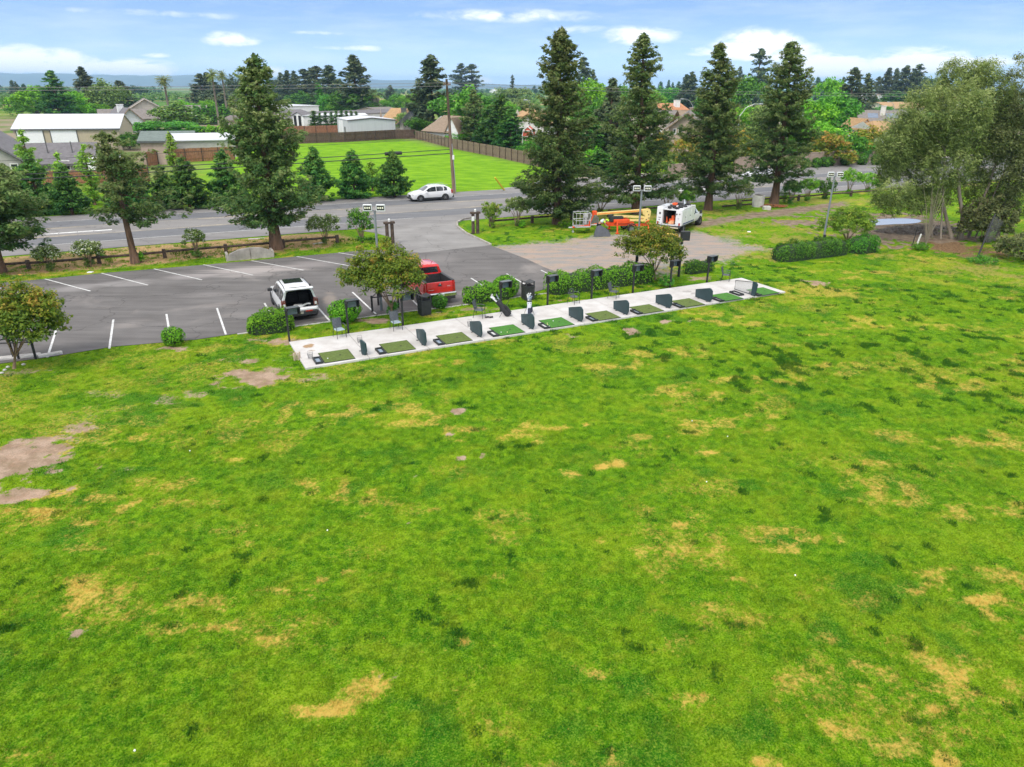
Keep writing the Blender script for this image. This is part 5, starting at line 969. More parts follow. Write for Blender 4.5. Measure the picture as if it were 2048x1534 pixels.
# farmhouses behind the barn
A, B = G(232, 268), G(300, 266); building('white gabled farmhouse wall with a grey roof, just right of the barn ridge', A, B, 16, H(B, 288, 250), H(A.lerp(B, .3), 247, 217), M_['white'], M_['shingle'], along=False, over=.8, trimm=M_['brown'], extras=chim(.42, 7, 3, H(A.lerp(B, .3), 250, 211), 1.5, 'white'))
A, B = G(205, 252), G(330, 250); building('long low taupe roof behind the white gabled farmhouse', A, B, 14, H(B, 300, 236), H(B+Vector((0, 7, 0)), 300, 218), M_['cream'], M_['dgrey'], over=.8)
A, B = G(258, 244), G(335, 243); building('beige house with stepped gables behind the farmhouse', A, B, 20, H(B, 330, 220), H(A.lerp(B, .6), 312, 198), M_['cream'], M_['dgrey'], along=False, over=1.0, trimm=M_['cream'])
A, B = G(340, 248), G(416, 247); building('long taupe shingle roof right of the magnolia', A, B, 18, H(B, 412, 232), H(B+Vector((0, 9, 0)), 410, 211), M_['white'], M_['dgrey'], over=1.0)
A, B = G(445, 252), G(500, 251.6); building('small grey hip roof behind the twin palms', A, B, 12, H(B, 470, 240), H(B+Vector((0, 6, 0)), 470, 231), M_['cream'], M_['dgrey'], over=.8, hipx=3)
# sheds in front of the bushes
A, B = G(288, 330), G(335, 329); building('tan shed with a green grey shingle roof', A, B, 9, H(A, 282, 283), H(A+Vector((0, 4.5, 0)), 280, 264), M_['pink'], M_['green'], over=.35, name='shed', cat='shed', trimm=M_['trim'])
A, B = G(337, 318), G(474, 314); building('long grey shed with a flat white roof edge behind the brown fence', A, B, 6, H(B, 460, 280), H(B+Vector((0, 6, 0)), 460, 267), M_['grey'], M_['wroof'], over=.3, name='shed', cat='shed', shed=True)
A, B = G(338, 300), G(390, 299); building('dark green grey roof rising behind the long grey shed', A, B, 7, H(B, 380, 276), H(B+Vector((0, 3, 0)), 380, 263), M_['pink'], M_['green'], over=.3, name='shed', cat='shed')
# white warehouses
A, B = G(566, 246), G(640, 244); building('tall flat white warehouse behind the grey hip roof', A, B, 30, H(A, 572, 213), 9, M_['white'], M_['wroof'], over=.3, flat=True, name='warehouse', cat='warehouse')
A, B = G(570, 256), G(646, 254); building('cream house with a low grey hip roof left of the warehouse doors', A, B, 16, H(B, 632, 235), H(B+Vector((0, 8, 0)), 612, 219), M_['cream'], M_['shingle'], over=1.2, hipx=5)
A, B = G(588, 261), G(609, 262); hwx = H(B, 607, 232)
building('white warehouse end with two tall open doorways', A, B, 40, hwx, hwx+.9, M_['white'], M_['shingle'], along=False, over=.3, name='warehouse', cat='warehouse', doors=((.12, .38, -.1, 4.2, M_['dark']), (.56, .82, -.1, 4.2, M_['dark'])))  # doorways are flat near-black panels; the inside shade is put into their colour
A, B = G(609, 262), G(736, 260.4); building('long white warehouse side behind the slim cypresses', A, B, 12, H(A, 607, 232), H(B+Vector((0, 6, 0)), 700, 227), M_['white'], M_['wroof'], over=.3, name='warehouse', cat='warehouse')
A, B = G(698, 277), G(792, 275); hwm = H(A, 696, 241)
r_ = building('light grey metal shed with a white roof at the back of the meadow', A, B, 14, hwm, H(A.lerp(B, .5), 742, 236), M_['silver'], M_['wroof'], along=False, over=.12, name='metal_shed', cat='shed', trimm=M_['shingle'])
b = MB(); b.box((-.05, 4, 1.3), (.1, 1.1, 2.6)); b.build('door', M_['trim'], r_)
for y in (7.5, 10.5): b = MB(); b.box((-.05, y, 2.0), (.1, 2.2, 4.0)); b.build('door', M_['door'], r_)
# suburb
A, B = G(760, 262), G(838, 262); building('house with an orange brown roof slope and dark chimney left of the pole conifer', A, B, 16, H(B, 820, 246), H(B+Vector((0, 8, 0)), 800, 217), M_['cream'], M_['tan'], over=.8, extras=chim(.62, 5, 3, H(B, 809, 218), 1.6, 'trim'), hipx=4)
A, B = G(800, 266), G(842, 266); building('low house with a slate blue gable roof', A, B, 10, H(B, 838, 245), H(A.lerp(B, .6), 824, 224), M_['grey'], M_['blueg'], along=False, over=.8)
A, B = G(765, 242), G(805, 240); building('flat taupe roofed house beside the skirted palm', A, B, 14, H(B, 790, 222), H(B+Vector((0, 7, 0)), 790, 214), M_['cream'], M_['dgrey'], over=.6)
A, B = G(852, 280), G(898, 284); building('white gabled house with a brown roof behind the telephone pole', A, B, 10, H(B, 890, 262), H(A.lerp(B, .7), 893, 234), M_['white'], M_['brown'], over=.8, hipx=2)
A, B = G(893, 284), G(916, 284.8); building('white gable end right of the telephone pole', A, B, 9, H(B, 912, 262), H(A.lerp(B, .4), 897, 236), M_['white'], M_['brown'], along=False, over=.4)
A, B = G(1030, 272), G(1085, 274); building('house with a tan roof and white gable behind the red playhouse', A, B, 14, H(B, 1072, 248), H(A.lerp(B, .55), 1056, 228), M_['white'], M_['tan'], along=False, over=1.0)
A, B = G(1040, 252), G(1090, 252); building('tan roofed house behind the first street light', A, B, 14, H(B, 1080, 232), H(B+Vector((0, 7, 0)), 1075, 218), M_['cream'], M_['tan'], over=.8, hipx=4)
A, B = G(1190, 300), G(1222, 302); building('tan wall strip of a house glimpsed between the tall redwoods', A, B, 10, H(B, 1205, 262), H(B+Vector((0, 5, 0)), 1205, 245), M_['cream'], M_['tan'], over=.6)
A, B = G(1332, 320), G(1402, 322)
building('beige two storey gable house between two tall redwoods', A, B, 14, H(A, 1332, 254), H(A.lerp(B, .46), 1364, 226), M_['pink'], M_['dgrey'], along=False, over=.8, windows=((.14, .20, 4.6, 5.3), (.29, .37, 4.7, 5.6), (.62, .72, 4.6, 5.4)), trimm=M_['brown'])
A, B = G(1372, 300), G(1425, 300); building('brown roofed wing right of the beige gable house', A, B, 12, H(B, 1400, 256), H(B+Vector((0, 6, 0)), 1395, 222), M_['pink'], M_['brown'], over=.8, extras=chim(.45, 6, 5, H(B, 1394, 218), 1.2, 'pink'))
A, B = G(1285, 322), G(1330, 321); building('dark gable roof in front of the beige gable house', A, B, 9, 3.4, H(B, 1330, 254), M_['dgrey'], M_['brown'], along=False, over=.5, trimm=M_['wtrim'])
A, B = G(1322, 240), G(1372, 239.6); building('white house with an orange tile roof and white chimney', A, B, 14, H(B, 1366, 219), H(B+Vector((0, 7, 0)), 1350, 207), M_['white'], M_['orange'], over=.8, extras=chim(.72, 3, 3, H(B, 1363, 201), 2.0, 'white'))
A, B = G(1300, 262), G(1372, 260); building('low taupe roof before the orange tiled house', A, B, 14, H(B, 1350, 236), H(B+Vector((0, 7, 0)), 1350, 221), M_['cream'], M_['dgrey'], over=.8)
def sol(root, L_, rf):
    for x0, x1 in ((.18, .42), (.60, .88)):
        b = MB(); b.box(((x0+x1)/2*L_, 3.2, 5.05), ((x1-x0)*L_, 3.4, .1), M=Matrix.Rotation(R(20), 4, 'X')); b.build('solar_panel', M_['solar'], rf)
    chim(.52, 4, 4, 7.6, 1.3)(root, L_, rf)
A, B = G(1716, 268), G(1802, 270); hs = H(A, 1718, 236); building('tan roofed house with solar panels and a pale chimney', A, B, 14, 3.7, 6.3, M_['cream'], M_['dgrey'], over=.8, extras=sol)
A, B = G(1712, 282), G(1738, 282); building('pale pink gable end in front of the solar roof', A, B, 8, H(B, 1738, 258), H(A.lerp(B, .5), 1722, 238), M_['cream'], M_['tan'], along=False, over=.4)
A, B = G(1745, 290), G(1810, 290); building('orange tan roof slope partly behind the gum tree', A, B, 12, H(B, 1780, 262), H(B+Vector((0, 6, 0)), 1780, 243), M_['white'], M_['tan'], over=.6, hipx=3)
A, B = G(1752, 222), G(1788, 221); building('white gabled house below the dark conifer group', A, B, 16, H(B, 1784, 206), H(A.lerp(B, .6), 1774, 191), M_['white'], M_['wroof'], along=False, over=.8, extras=chim(.5, 6, 4, H(B, 1770, 189), 1.8, 'pink'))
A, B = G(1778, 230), G(1850, 228); building('long olive tan roof below the conifer group', A, B, 16, H(B, 1830, 215), H(B+Vector((0, 8, 0)), 1830, 204), M_['cream'], M_['tan'], over=.8)
A, B = G(1895, 212), G(1925, 212); building('orange house roof seen through the gum leaves', A, B, 16, H(B, 1915, 203), H(B+Vector((0, 8, 0)), 1910, 194), M_['white'], M_['orange'], over=.6)
A, B = G(1528, 252), G(1580, 252); building('tan roofed house behind the rightmost tall redwood', A, B, 14, H(B, 1560, 238), H(B+Vector((0, 7, 0)), 1560, 230), M_['cream'], M_['dgrey'], over=.6)
A, B = G(1146, 200), G(1160, 200); building('tiny white barn on the far plain', G(990, 190), G(1004, 190), 20, 6, 9, M_['white'], M_['wroof'], name='barn', cat='barn')
# gambrel playhouse
A, B = G(1044, 298), G(1066, 298.5); A, B = Vector(A), Vector(B); L_ = (B-A).length; root = thing('playhouse', 'red gambrel fronted playhouse on white posts behind the meadow fence', 'playhouse', A, math.atan2((B-A).y, (B-A).x)); zt = H(A, 1050, 253); zb = zt*.58
mb = MB(); pr = [(0, zb), (L_, zb), (L_*.9, zb+(zt-zb)*.6), (L_*.5, zt), (L_*.1, zb+(zt-zb)*.6)]; mb.add([(x, 0, z) for x, z in pr]+[(x, 3, z) for x, z in pr], [(0, 1, 2, 3, 4), (9, 8, 7, 6, 5)]+[(i, (i+1) % 5+0, (i+1) % 5+5, i+5) for i in range(5)]); mb.build('gable', M_['red'], root)
mb = MB(); mb.tube([(x, -.08, z) for x, z in (pr[0], pr[4], pr[3], pr[2], pr[1])], .12, 5); mb.box((L_/2, -.08, zb+(zt-zb)*.55), (L_*.8, .1, .16)); mb.build('trim', M_['wtrim'], root)
for x in (.1, L_-.1):
    mb = MB(); mb.box((x, .1, zb/2), (.22, .22, zb)); mb.build('post', M_['wtrim'], root)
# parked vehicles glimpsed beside the barn
mb = MB(); p0 = G(222, 350); root = thing('camper_trailer', 'white camper trailer parked between the house and the windswept redwood', 'trailer', p0, R(70))
mb.bbox((0, 0, 1.6), (5.5, 2.2, 2.0), .25); mb.build('body', mat('white gelcoat', (.78, .79, .80), .35, .04), root); mb = MB(); mb.box((0, -1.12, 1.9), (1.6, .06, .5)); mb.build('window', M_['glass'], root)
for x in (-.5, .5): mb = MB(); mb.cyl((x, -1.1, .38), (x, -.8, .38), .38, n=14); mb.build('wheel', M_['trim'], root)
# ================================================================ FENCES AND WALLS
wood_r = mat('reddish fence boards', (.30, .135, .07), .85, .3, 3.5, stretch=(4, 4, .4)); wood_d = mat('dark brown fence boards', (.12, .075, .055), .85, .2, 2.5, stretch=(4, 4, .4)); wood_g = mat('weathered fence boards', (.22, .155, .11), .9, .25, 3, stretch=(4, 4, .4)); wood_w = mat('dark weathered timber', (.085, .058, .042), .9, .3, 5, bump=.5)
def bfence(label, pts, h, m, step=2.4, post=True, name='board_fence', jitter=.03):
    root = thing(name, label, 'fence', pts[0]); o = Vector(pts[0]); mb = MB(); r = random.Random(3); posts = []
    for a, b in zip(pts[:-1], pts[1:]):
        a = Vector(a)-o; b = Vector(b)-o; ln = (b-a).length; ang = math.atan2((b-a).y, (b-a).x); n = max(1, int(ln/.32))
        for i in range(n): c = a.lerp(b, (i+.5)/n); hh = h+r.uniform(-jitter, jitter); mb.box((c.x, c.y, hh/2), (ln/n*.94, .03+.012*(i % 2), hh), ang)
        k = max(1, int(ln/step))
        for i in range(k+1): c = a.lerp(b, i/k); d = (b-a).normalized(); posts.append((c.x+d.y*.08, c.y-d.x*.08, ang))
        for z in (h*.25, h*.8): c = (a+b)/2; d = (b-a).normalized(); mb.box((c.x+d.y*.045, c.y-d.x*.045, z), (ln, .04, .09), ang)
    mb.build('boards', m, root)
    if post:
        for x, y, g in posts[:90]: p_ = MB(); p_.box((x, y, h/2), (.10, .10, h+.05), g); p_.build('post', wood_w, root)
    return root
bfence('red brown board fence below the long grey shed', PX((295,333),(338,326),(470,319)), 2.2, wood_r)
bfence('dark red brown board fence behind the young redwoods and the grey house', PX((40,373),(120,372),(180,371),(232,367),(300,362)), 1.9, wood_r)
bfence('dark red brown board fence behind the vacant strip below the warehouses', PX((520,271),(610,269),(698,267)), 2.2, wood_r, 3)
bfence('very dark brown board fence along the back of the meadow', PX((470,304),(575,288),(690,284),(790,278),(832,277)), 2.2, wood_d, 3, jitter=.0)
bfence('weathered board fence with dark posts down the side of the meadow', PX((830,277),(905,297),(960,308),(1000,316),(1062,330)), 2.0, wood_g, 2.6)
bfence('weathered board fence section behind the tallest redwood', PX((1062,330),(1130,345),(1185,354)), 1.8, wood_g, 2.6)
# low timber wall strip under the side fence
# block wall with pilasters
blk, tbk, pbk = new_mat('concrete block'); geo = N(tbk, 'ShaderNodeTexCoord'); mpb = N(tbk, 'ShaderNodeMapping'); LK(tbk, geo.outputs['Object'], mpb.inputs[0]); mpb.inputs['Rotation'].default_value = (R(90), 0, 0)
bk = N(tbk, 'ShaderNodeTexBrick'); LK(tbk, mpb.outputs[0], bk.inputs[0]); bk.inputs['Color1'].default_value = (.36, .27, .20, 1); bk.inputs['Color2'].default_value = (.40, .31, .24, 1); bk.inputs['Mortar'].default_value = (.24, .18, .14, 1); bk.inputs['Scale'].default_value = 1.0; bk.inputs['Brick Width'].default_value = .4; bk.inputs['Row Height'].default_value = .2; bk.inputs['Mortar Size'].default_value = .012
LK(tbk, bk.outputs[0], pbk.inputs['Base Color']); pbk.inputs['Roughness'].default_value = .9
def bwall(label, a, b, h, n):
    a, b = Vector(a), Vector(b); ln = (b-a).length; root = thing('block_wall', label, 'wall', a, math.atan2((b-a).y, (b-a).x)); mb = MB(); mb.box((ln/2, 0, h/2), (ln, .2, h)); mb.box((ln/2, 0, h+.04), (ln, .28, .08)); mb.build('wall', blk, root)
    for i in range(n+1): p_ = MB(); p_.box((ln*i/n, -.02, h/2+.06), (.42, .42, h+.12)); p_.build('pilaster', mat('pilaster block', (.33, .25, .19), .9, .15, 2), root)
bwall('long tan block wall with pilasters behind the round clipped bushes', G(1470, 347), G(1715, 327), 2.3, 9)
bwall('taller end of the tan block wall beside the gum tree', G(1716, 326.5), G(1752, 323.5), 2.9, 2)
bwall('pinkish block wall below the beige gable house', G(1338, 357), G(1410, 351), 1.9, 3)
# roadside rail fence
def rail(label, u0, u1, n_, gaps=(), step=4.25, off=0.0):
    o = S(u0, n_); root = thing('post_and_rail_fence', label, 'fence', o, SA); r = random.Random(int(u0)); x = off; L_ = u1-u0
    while x <= L_:
        if not any(g0 < x+u0 < g1 for g0, g1 in gaps): p_ = MB(); p_.bbox((x, 0, .30), (.26, .24, .78), .03, r.uniform(-.1, .1)); p_.build('post', wood_w, root)
        if x+step <= L_+.1 and not any(g0 < x+u0+step/2 < g1 for g0, g1 in gaps):
            q = MB(); z = .50+r.uniform(-.04, .04); q.tube([(x, -.05, z), (x+step/2, -.05+r.uniform(-.04, .04), z+r.uniform(-.03, .02)), (x+step, -.05, z)], .095, 6); q.build('rail', wood_w, root)
        x += step
print('rail n', [tuple(round(v, 1) for v in un(G(*p))) for p in ((12,544),(93,536),(246,526),(319,520),(388,512),(455,506),(521,498),(585,495),(698,487),(735,488),(780,490),(949,467),(964,455),(1084,446),(1128,442),(1300,421),(1446,415),(1481,409),(1583,401),(1703,390),(1760,385),(553,498),(1114,448),(1416,420),(1548,407))])
rail('dark timber post and rail fence between the lot and the road', -13.3, 12.9, 58.6, step=4.35)
rail('dark timber post and rail fence beyond the driveway, behind the lift and truck', 27.6, 112, 60.3, gaps=((49.5, 58.5),), step=4.4)
mb = MB(); mb.tube([S(55.6, 60.2, .12), S(60.2, 59.2, .28)], .10, 6); tag(mb.build('fallen_rail', wood_w), 'fallen timber rail lying at the foot of the truck redwood', 'timber')
# driveway gate posts
def gatepost(px, label):
    root = thing('gate_post', label, 'gate post', G(*px), SA)
    for x in (-.22, .22): p_ = MB(); p_.cyl((x, 0, -.1), (x, 0, 1.75), .15, .135, 10); p_.build('log', wood_w, root)
    p_ = MB(); p_.bbox((0, 0, 1.83), (.9, .36, .17), .03); p_.build('cap', wood_w, root)
    p_ = MB(); p_.cyl((0, 0, 1.915), (0, 0, 1.97), .10, n=10); p_.sphere((0, 0, 2.05), .11, 10, 7); p_.build('lamp', mat('frosted lamp glass', (.72, .72, .70), .3, .05), root); return root
gatepost((781, 490), 'twin log gate post with a small lamp on the lot side of the driveway')
g2 = gatepost((951, 467), 'twin log gate post with a white notice on the gravel side of the driveway')
p_ = MB(); p_.box((-.30, -.18, 1.35), (.26, .03, .4)); p_.build('notice', M_['wtrim'], g2)
# concrete culvert wall and drum
c = G(502, 518); root = thing('culvert_wall', 'curved concrete culvert wall under the crooked redwood', 'wall', c, SA); mb = MB(); pts = [(-1.75, 0), (-1.45, .52), (-.8, .78), (0, .86), (.8, .80), (1.45, .55), (1.7, 0)]
vs = [(x, y, z) for y in (-.14, .14) for x, z in pts]; n = len(pts); mb.add([(x, y, max(z, -.1)) for x, y, z in vs], [tuple(range(n)), tuple(range(2*n-1, n-1, -1))]+[(i, i+n, (i+1) % n+n, (i+1) % n) for i in range(n)]); mb.build('wall', concd, root)
mb = MB(); mb.box((-1.62, .5, .25), (.16, 1.1, .5)); mb.box((1.62, .5, .25), (.16, 1.1, .5)); mb.build('wing', concd, root)
mb = MB(); mb.box((0, -.146, .42), (.03, .012, .7)); mb.build('joint', wood_w, root)
root = thing('concrete_drum', 'upright pale concrete drum standing at the rail fence', 'concrete drum', G(1515, 413)); mb = MB(); mb.tube([(0, 0, 0), (0, 0, 1.25), (0, 0, 1.25), (0, 0, .9)], [.62, .66, .50, .48], 20); mb.build('ring', conc, root, smooth=False)
mb = MB()
for i in range(90):
    a = i*2.4; q = .9*math.sqrt(i/90); mb.box((math.cos(a)*q*1.6, math.sin(a)*q, .12+.25*(1-q)*((i*7) % 5)/5), (.5, .06, .04), a)
o = mb.build('leaf_heap', mat('rusty dead fronds', (.32, .11, .05), .9, .3, 5)); o.location = G(1545, 414); tag(o, 'rust brown heap of dead fronds beside the concrete drum', 'dead leaves', kind='stuff')
mb = MB(); mb.bbox((0, 0, .18), (.8, .6, .4), .08); o = mb.build('concrete_block', conc); o.location = G(1533, 419); tag(o, 'small concrete block in front of the drum', 'concrete block')
# puddle
pw, tw, pp_ = new_mat('puddle water'); pp_.inputs['Base Color'].default_value = (.06, .055, .045, 1); pp_.inputs['Roughness'].default_value = .02; pp_.inputs['Specular IOR Level'].default_value = 1.0; pp_.inputs['IOR'].default_value = 1.6; pp_.inputs['Coat Weight'].default_value = 1; pp_.inputs['Coat Roughness'].default_value = .02
cc = [(1738,445),(1752,439),(1795,437),(1828,438),(1842,441),(1838,445),(1818,447.5),(1790,448.5),(1765,450),(1745,451),(1733,449)]
pts = []; m_ = len(cc)
for i in range(m_):
    for t_ in (0, .33, .66):
        p0, p1, p2, p3 = [Vector((*cc[(i+j-1) % m_], 0)) for j in range(4)]; q = .5*((2*p1)+(-p0+p2)*t_+(2*p0-5*p1+4*p2-p3)*t_**2+(-p0+3*p1-3*p2+p3)*t_**3); pts.append(G(q.x, q.y))
sheet('puddle_water', pts, .012, pw)
mud = PX((1660,450),(1700,436),(1760,430),(1840,432),(1880,440),(1895,455),(1870,468),(1800,468),(1740,462),(1690,460)); 
# ================================================================ POLES, WIRES, LAMPS
pole_w = mat('weathered pole wood', (.17, .115, .08), .9, .25, 5, stretch=(1, 1, .1)); galv = mat('galvanised steel', (.42, .44, .46), .45, .08, 3, metal=.6); blk_m = mat('black powder coat', (.022, .022, .024), .45, .15, 6); wire_m = mat('cable black', (.03, .03, .03), .6, .1); wire_l = mat('bare aluminium wire', (.24, .235, .22), .6, .1)
TB = G(908, 387); th = height_at(TB, 893, 158); root = thing('telephone_pole', 'tall leaning wooden telephone pole at the meadow edge behind the moving car', 'utility pole', TB)
tx = WP(893, 158, TB.y)-TB
mb = MB(); mb.tube([(0, 0, -.3), tuple(tx*.5), tuple(tx)], [.21, .18, .13], 10); mb.build('pole', pole_w, root, smooth=True)
mb = MB(); mb.box(tuple(tx*.955), (2.2, .12, .12), R(-64)); mb.build('crossarm', pole_w, root)
for k in (-1, -.45, .45, 1): mb = MB(); q = tx*.955+Vector((math.cos(R(-64))*k, math.sin(R(-64))*k, .06)); mb.cyl(tuple(q), tuple(q+Vector((0, 0, .24))), .055, .03, 8); mb.build('insulator', mat('brown porcelain', (.30, .22, .16), .3, .1), root)
mb = MB(); q = tx*.33; mb.bbox((q.x+.22, q.y-.2, q.z), (.24, .2, .5), .03); mb.build('meter_box', M_['wtrim'], root)
mb = MB(); mb.tube([(.24, -.12, 0), tuple(tx*.15+Vector((.24, -.12, 0))), tuple(tx*.45+Vector((.16, -.12, 0)))], .045, 6); mb.build('conduit', galv, root)
mb = MB(); a = WP(990, 355, TB.y+1); b = G(1009, 381); mb.tube([a, b], .10, 8); tag(mb.build('guy_guard', mat('yellow plastic guard', (.72, .55, .02), .5, .08)), 'yellow plastic guy wire guard leaning in the meadow', 'guy guard')
def wire(label, a, b, sag, rad=.02, m=None, n=24, name='overhead_wire', group='overhead wires'):
    a, b = Vector(a), Vector(b); pts = [a.lerp(b, i/n)-Vector((0, 0, sag*4*(i/n)*(1-i/n))) for i in range(n+1)]; mb = MB(); mb.tube(pts, rad, 5); return tag(mb.build(name, m or wire_m), label, 'wire', group)
T0 = TB+tx; dirL = -SU
def far_left(z, n_off, u=-170): q = S(un(TB)[0]+u, un(TB)[1]+n_off); q.z = z; return q
zt = T0.z
for i, (dz, off, lb) in enumerate([(-.4, .8, 'upper thin power wire running left from the pole top'), (-.75, -.5, 'lower thin power wire running left from the pole top')]):
    wire(lb, T0+Vector((.2*i, off, dz)), far_left(zt-.4-dz*.2, off), 1.0, .02, wire_l)
q = TB+tx*.40
for i, (dz, lb) in enumerate([(0, 'upper thick telephone cable across the meadow'), (-.45, 'lower thick telephone cable across the meadow'), (1.3, 'thin telephone drop wire above the thick cables')]):
    wire(lb, q+Vector((0, 0, dz)), far_left(q.z+dz*1.0-.3, -.2), 1.2, (.042, .05, .018)[i])
mb = MB(); qq = q.lerp(far_left(q.z-.3, -.2), .045); mb.cyl(tuple(qq+Vector((-.5, -.2, -.25))), tuple(qq+Vector((1.3, .6, -.2))), .20, n=10); tag(mb.build('cable_splice_case', wire_m), 'black cable splice case hanging beside the telephone pole', 'splice case')
b_far = S(un(TB)[0]+175, un(TB)[1]+2); b_far.z = zt*1.0
for i, lb in enumerate(['upper power wire running right from the pole to the tall redwoods', 'lower power wire running right from the pole to the tall redwoods']): wire(lb, T0+Vector((0, .5-i, -.4-i*.3)), b_far+Vector((0, -i, -i*.5)), 1.2, .02, wire_l)
FB, fh = place(1612, 153, 236); root = thing('telephone_pole', 'distant wooden telephone pole with two crossarms right of the last tall redwood', 'utility pole', FB)
mb = MB(); mb.tube([(0, 0, 0), (0, 0, fh)], [.3, .2], 8); mb.build('pole', pole_w, root)
for z in (fh-.5, fh-2.4): mb = MB(); mb.box((0, -.3, z), (4.2, .22, .25), R(10)); mb.build('crossarm', pole_w, root)
for i, (y0, y1) in enumerate([(165, 186), (175, 196), (200, 206), (206, 212)]):
    wire(['first', 'second', 'third', 'fourth'][i]+' power wire strung right of the distant pole', WP(1612, y0, FB.y), WP(2300, y1+16, FB.y-60), 2.0, .035, wire_l)
def streetlight(px, xt, yt, head, label, arm=2.6):
    B = G(*px); h = height_at(B, xt, yt+6); D = depth((B.x, B.y, h)); root = thing('street_light', label, 'street light', B); dx = (head[0]-xt)*D/FPX; hz = height_at(B, head[0], head[1])
    mb = MB(); mb.tube([(0, 0, 0), (0, 0, h)], [.13, .085], 8); mb.build('pole', galv, root); mb = MB(); mb.tube([(0, 0, h-.05), (dx*.3, 0, h+(hz-h)*.7), (dx*.7, 0, hz), (dx, 0, hz)], [.07, .06, .05, .045], 6); mb.build('arm', galv, root)
    mb = MB(); mb.bbox((dx+math.copysign(.3, dx), 0, hz+.02), (.9, .36, .18), .07); mb.build('lamp_head', galv, root)
streetlight((1467, 330), 1469, 226, (1507, 208), 'tall street light arching right, above the white specked oleander')
streetlight((1059, 282), 1059, 206, (1052, 200), 'street light behind the tan roof, left of the tallest redwood')
streetlight((1380, 270), 1381, 206, (1360, 198), 'street light in front of the orange tiled house')
streetlight((1780, 262), 1783, 212, (1770, 204), 'street light in front of the solar roof')
streetlight((1752, 236), 1756, 194, (1748, 188), 'small street light beside the white gabled house')
streetlight((1590, 330), 1597, 214, (1575, 222), 'street light hidden in the rightmost tall redwood')
# floodlight poles of the range
def flood(px, xt, yt, label, dark=False, rails=True):
    B = G(*px); h = height_at(B, xt, yt); root = thing('floodlight_pole', label, 'floodlight', B, 0, 'floodlight poles by the range'); mp_ = mat('grey painted pole', (.20, .22, .24), .5, .1); mb = MB(); mb.tube([(0, 0, -.05), (0, 0, h-.1)], [.085, .06], 10); mb.build('pole', mp_, root)
    mb = MB(); mb.cyl((-.42, 0, h-.12), (.42, 0, h-.12), .03, n=8); mb.build('crossbar', mp_, root)
    for sx in (-.36, .36):
        mb = MB(); mb.bbox((sx, -.10, h+.06), (.50, .14, .36), .03); lp = mb.build('lamp_head', mat('light grey lamp housing', (.62, .63, .63), .4, .05), root); lp.rotation_euler = (0, 0, 0)
        mb = MB(); mb.box((sx, -.175, h+.06), (.40, .012, .25)); mb.build('lens', blk_m, lp)
        mb = MB(); [mb.box((sx+dx, -.186, h+.06), (.075, .012, .10)) for dx in (-.12, 0, .12)]; mb.build('led_panel', mat('led white', (.78, .76, .60), .4, .05), lp)
    mb = MB(); mb.bbox((.0, -.12, 1.1), (.2, .14, .34), .02); mb.build('switch_box', blk_m, root)
flood((763, 621), 752, 421-4, 'floodlight pole rising behind the bronze crepe myrtle by the pickup')
flood((1271, 548), 1284, 378, 'floodlight pole in front of the lift, behind the longest hedge')
flood((1643, 500), 1667, 350, 'floodlight pole behind the broad dark hedge')
B = G(33, 718); root = thing('floodlight_pole', 'dark twin post of the floodlight hidden in the corner crepe myrtle', 'floodlight', B, 0, 'floodlight poles by the range')
for x in (-.10, .12): mb = MB(); mb.cyl((x, 0, -.05), (x-.1, 0, 3.4), .06, n=8); mb.build('post', blk_m, root)
B = G(1357, 553); hb = height_at(B, 1370, 461); root = thing('camera_post', 'tall black post with a black equipment box and white tag, beside the short hedge', 'post', B)
mb = MB(); mb.tube([(0, 0, -.05), (0, 0, hb-.2)], .09, 8); mb.build('post', blk_m, root); mb = MB(); mb.bbox((.18, 0, hb-.35), (.62, .30, .62), .03); mb.build('equipment_box', blk_m, root); mb = MB(); mb.box((0.02, -.10, hb-1.15), (.12, .03, .45)); mb.build('tag', M_['wtrim'], root)
# tube guard rails round the pole feet
def guard(label, pts, h=.85, extra=()):
    o = Vector(pts[0]); root = thing('pipe_guard_rail', label, 'guard rail', o, 0, 'pipe guard rails round the floodlight poles')
    for p in pts: p = Vector(p)-o; mb = MB(); mb.cyl((p.x, p.y, -.05), (p.x, p.y, h+.12), .06, n=10); mb.build('post', blk_m, root)
    for a, b in list(zip(pts[:-1], pts[1:]))+list(extra): a = Vector(a)-o; b = Vector(b)-o; mb = MB(); mb.cyl((a.x, a.y, h), (b.x, b.y, h), .035, n=8); mb.build('rail', blk_m, root)
g0 = PX((-32, 722), (36, 708), (72, 718)); guard('pipe guard rail at the corner of the lot', [g0[1], g0[2]]+[g0[0]], extra=[(g0[0], g0[1])])
g0 = PX((745, 624), (757, 611), (797, 617)); guard('pipe guard rail beside the pickup under the bronze crepe myrtle', g0, extra=[(g0[0], g0[2])])
guard('pipe guard rail behind the longest hedge', PX((1255, 548), (1305, 553)))
guard('pipe guard rail beside the broad dark hedge', PX((1626, 497), (1650, 500)))
mb = MB(); mb.bbox((0, 0, .06), (1.8, .35, .14), .03, R(20)); mb.bbox((1.3, .35, .06), (1.0, .3, .14), .03, R(35)); o = mb.build('wheel_stop', conc); o.location = G(38, 716); tag(o, 'broken pale concrete wheel stop at the corner pole foot', 'wheel stop')
for i, (x, y, lb) in enumerate([(10, 741, 'middle pale stone of three in a line on the lawn by the corner crepe myrtle'), (4, 747, 'pale stone nearest the frame corner in the line by the corner crepe myrtle'), (16, 735, 'pale stone closest to the corner crepe myrtle trunk, end of the line'), (47, 730, 'pale stone by itself just right of the corner crepe myrtle trunk')]): mb = MB(); mb.sphere((0, 0, .03), .09, 8, 5, .6); o = mb.build('stone', conc); o.location = G(x, y); tag(o, lb, 'stone', 'pale stones at the corner crepe myrtle')
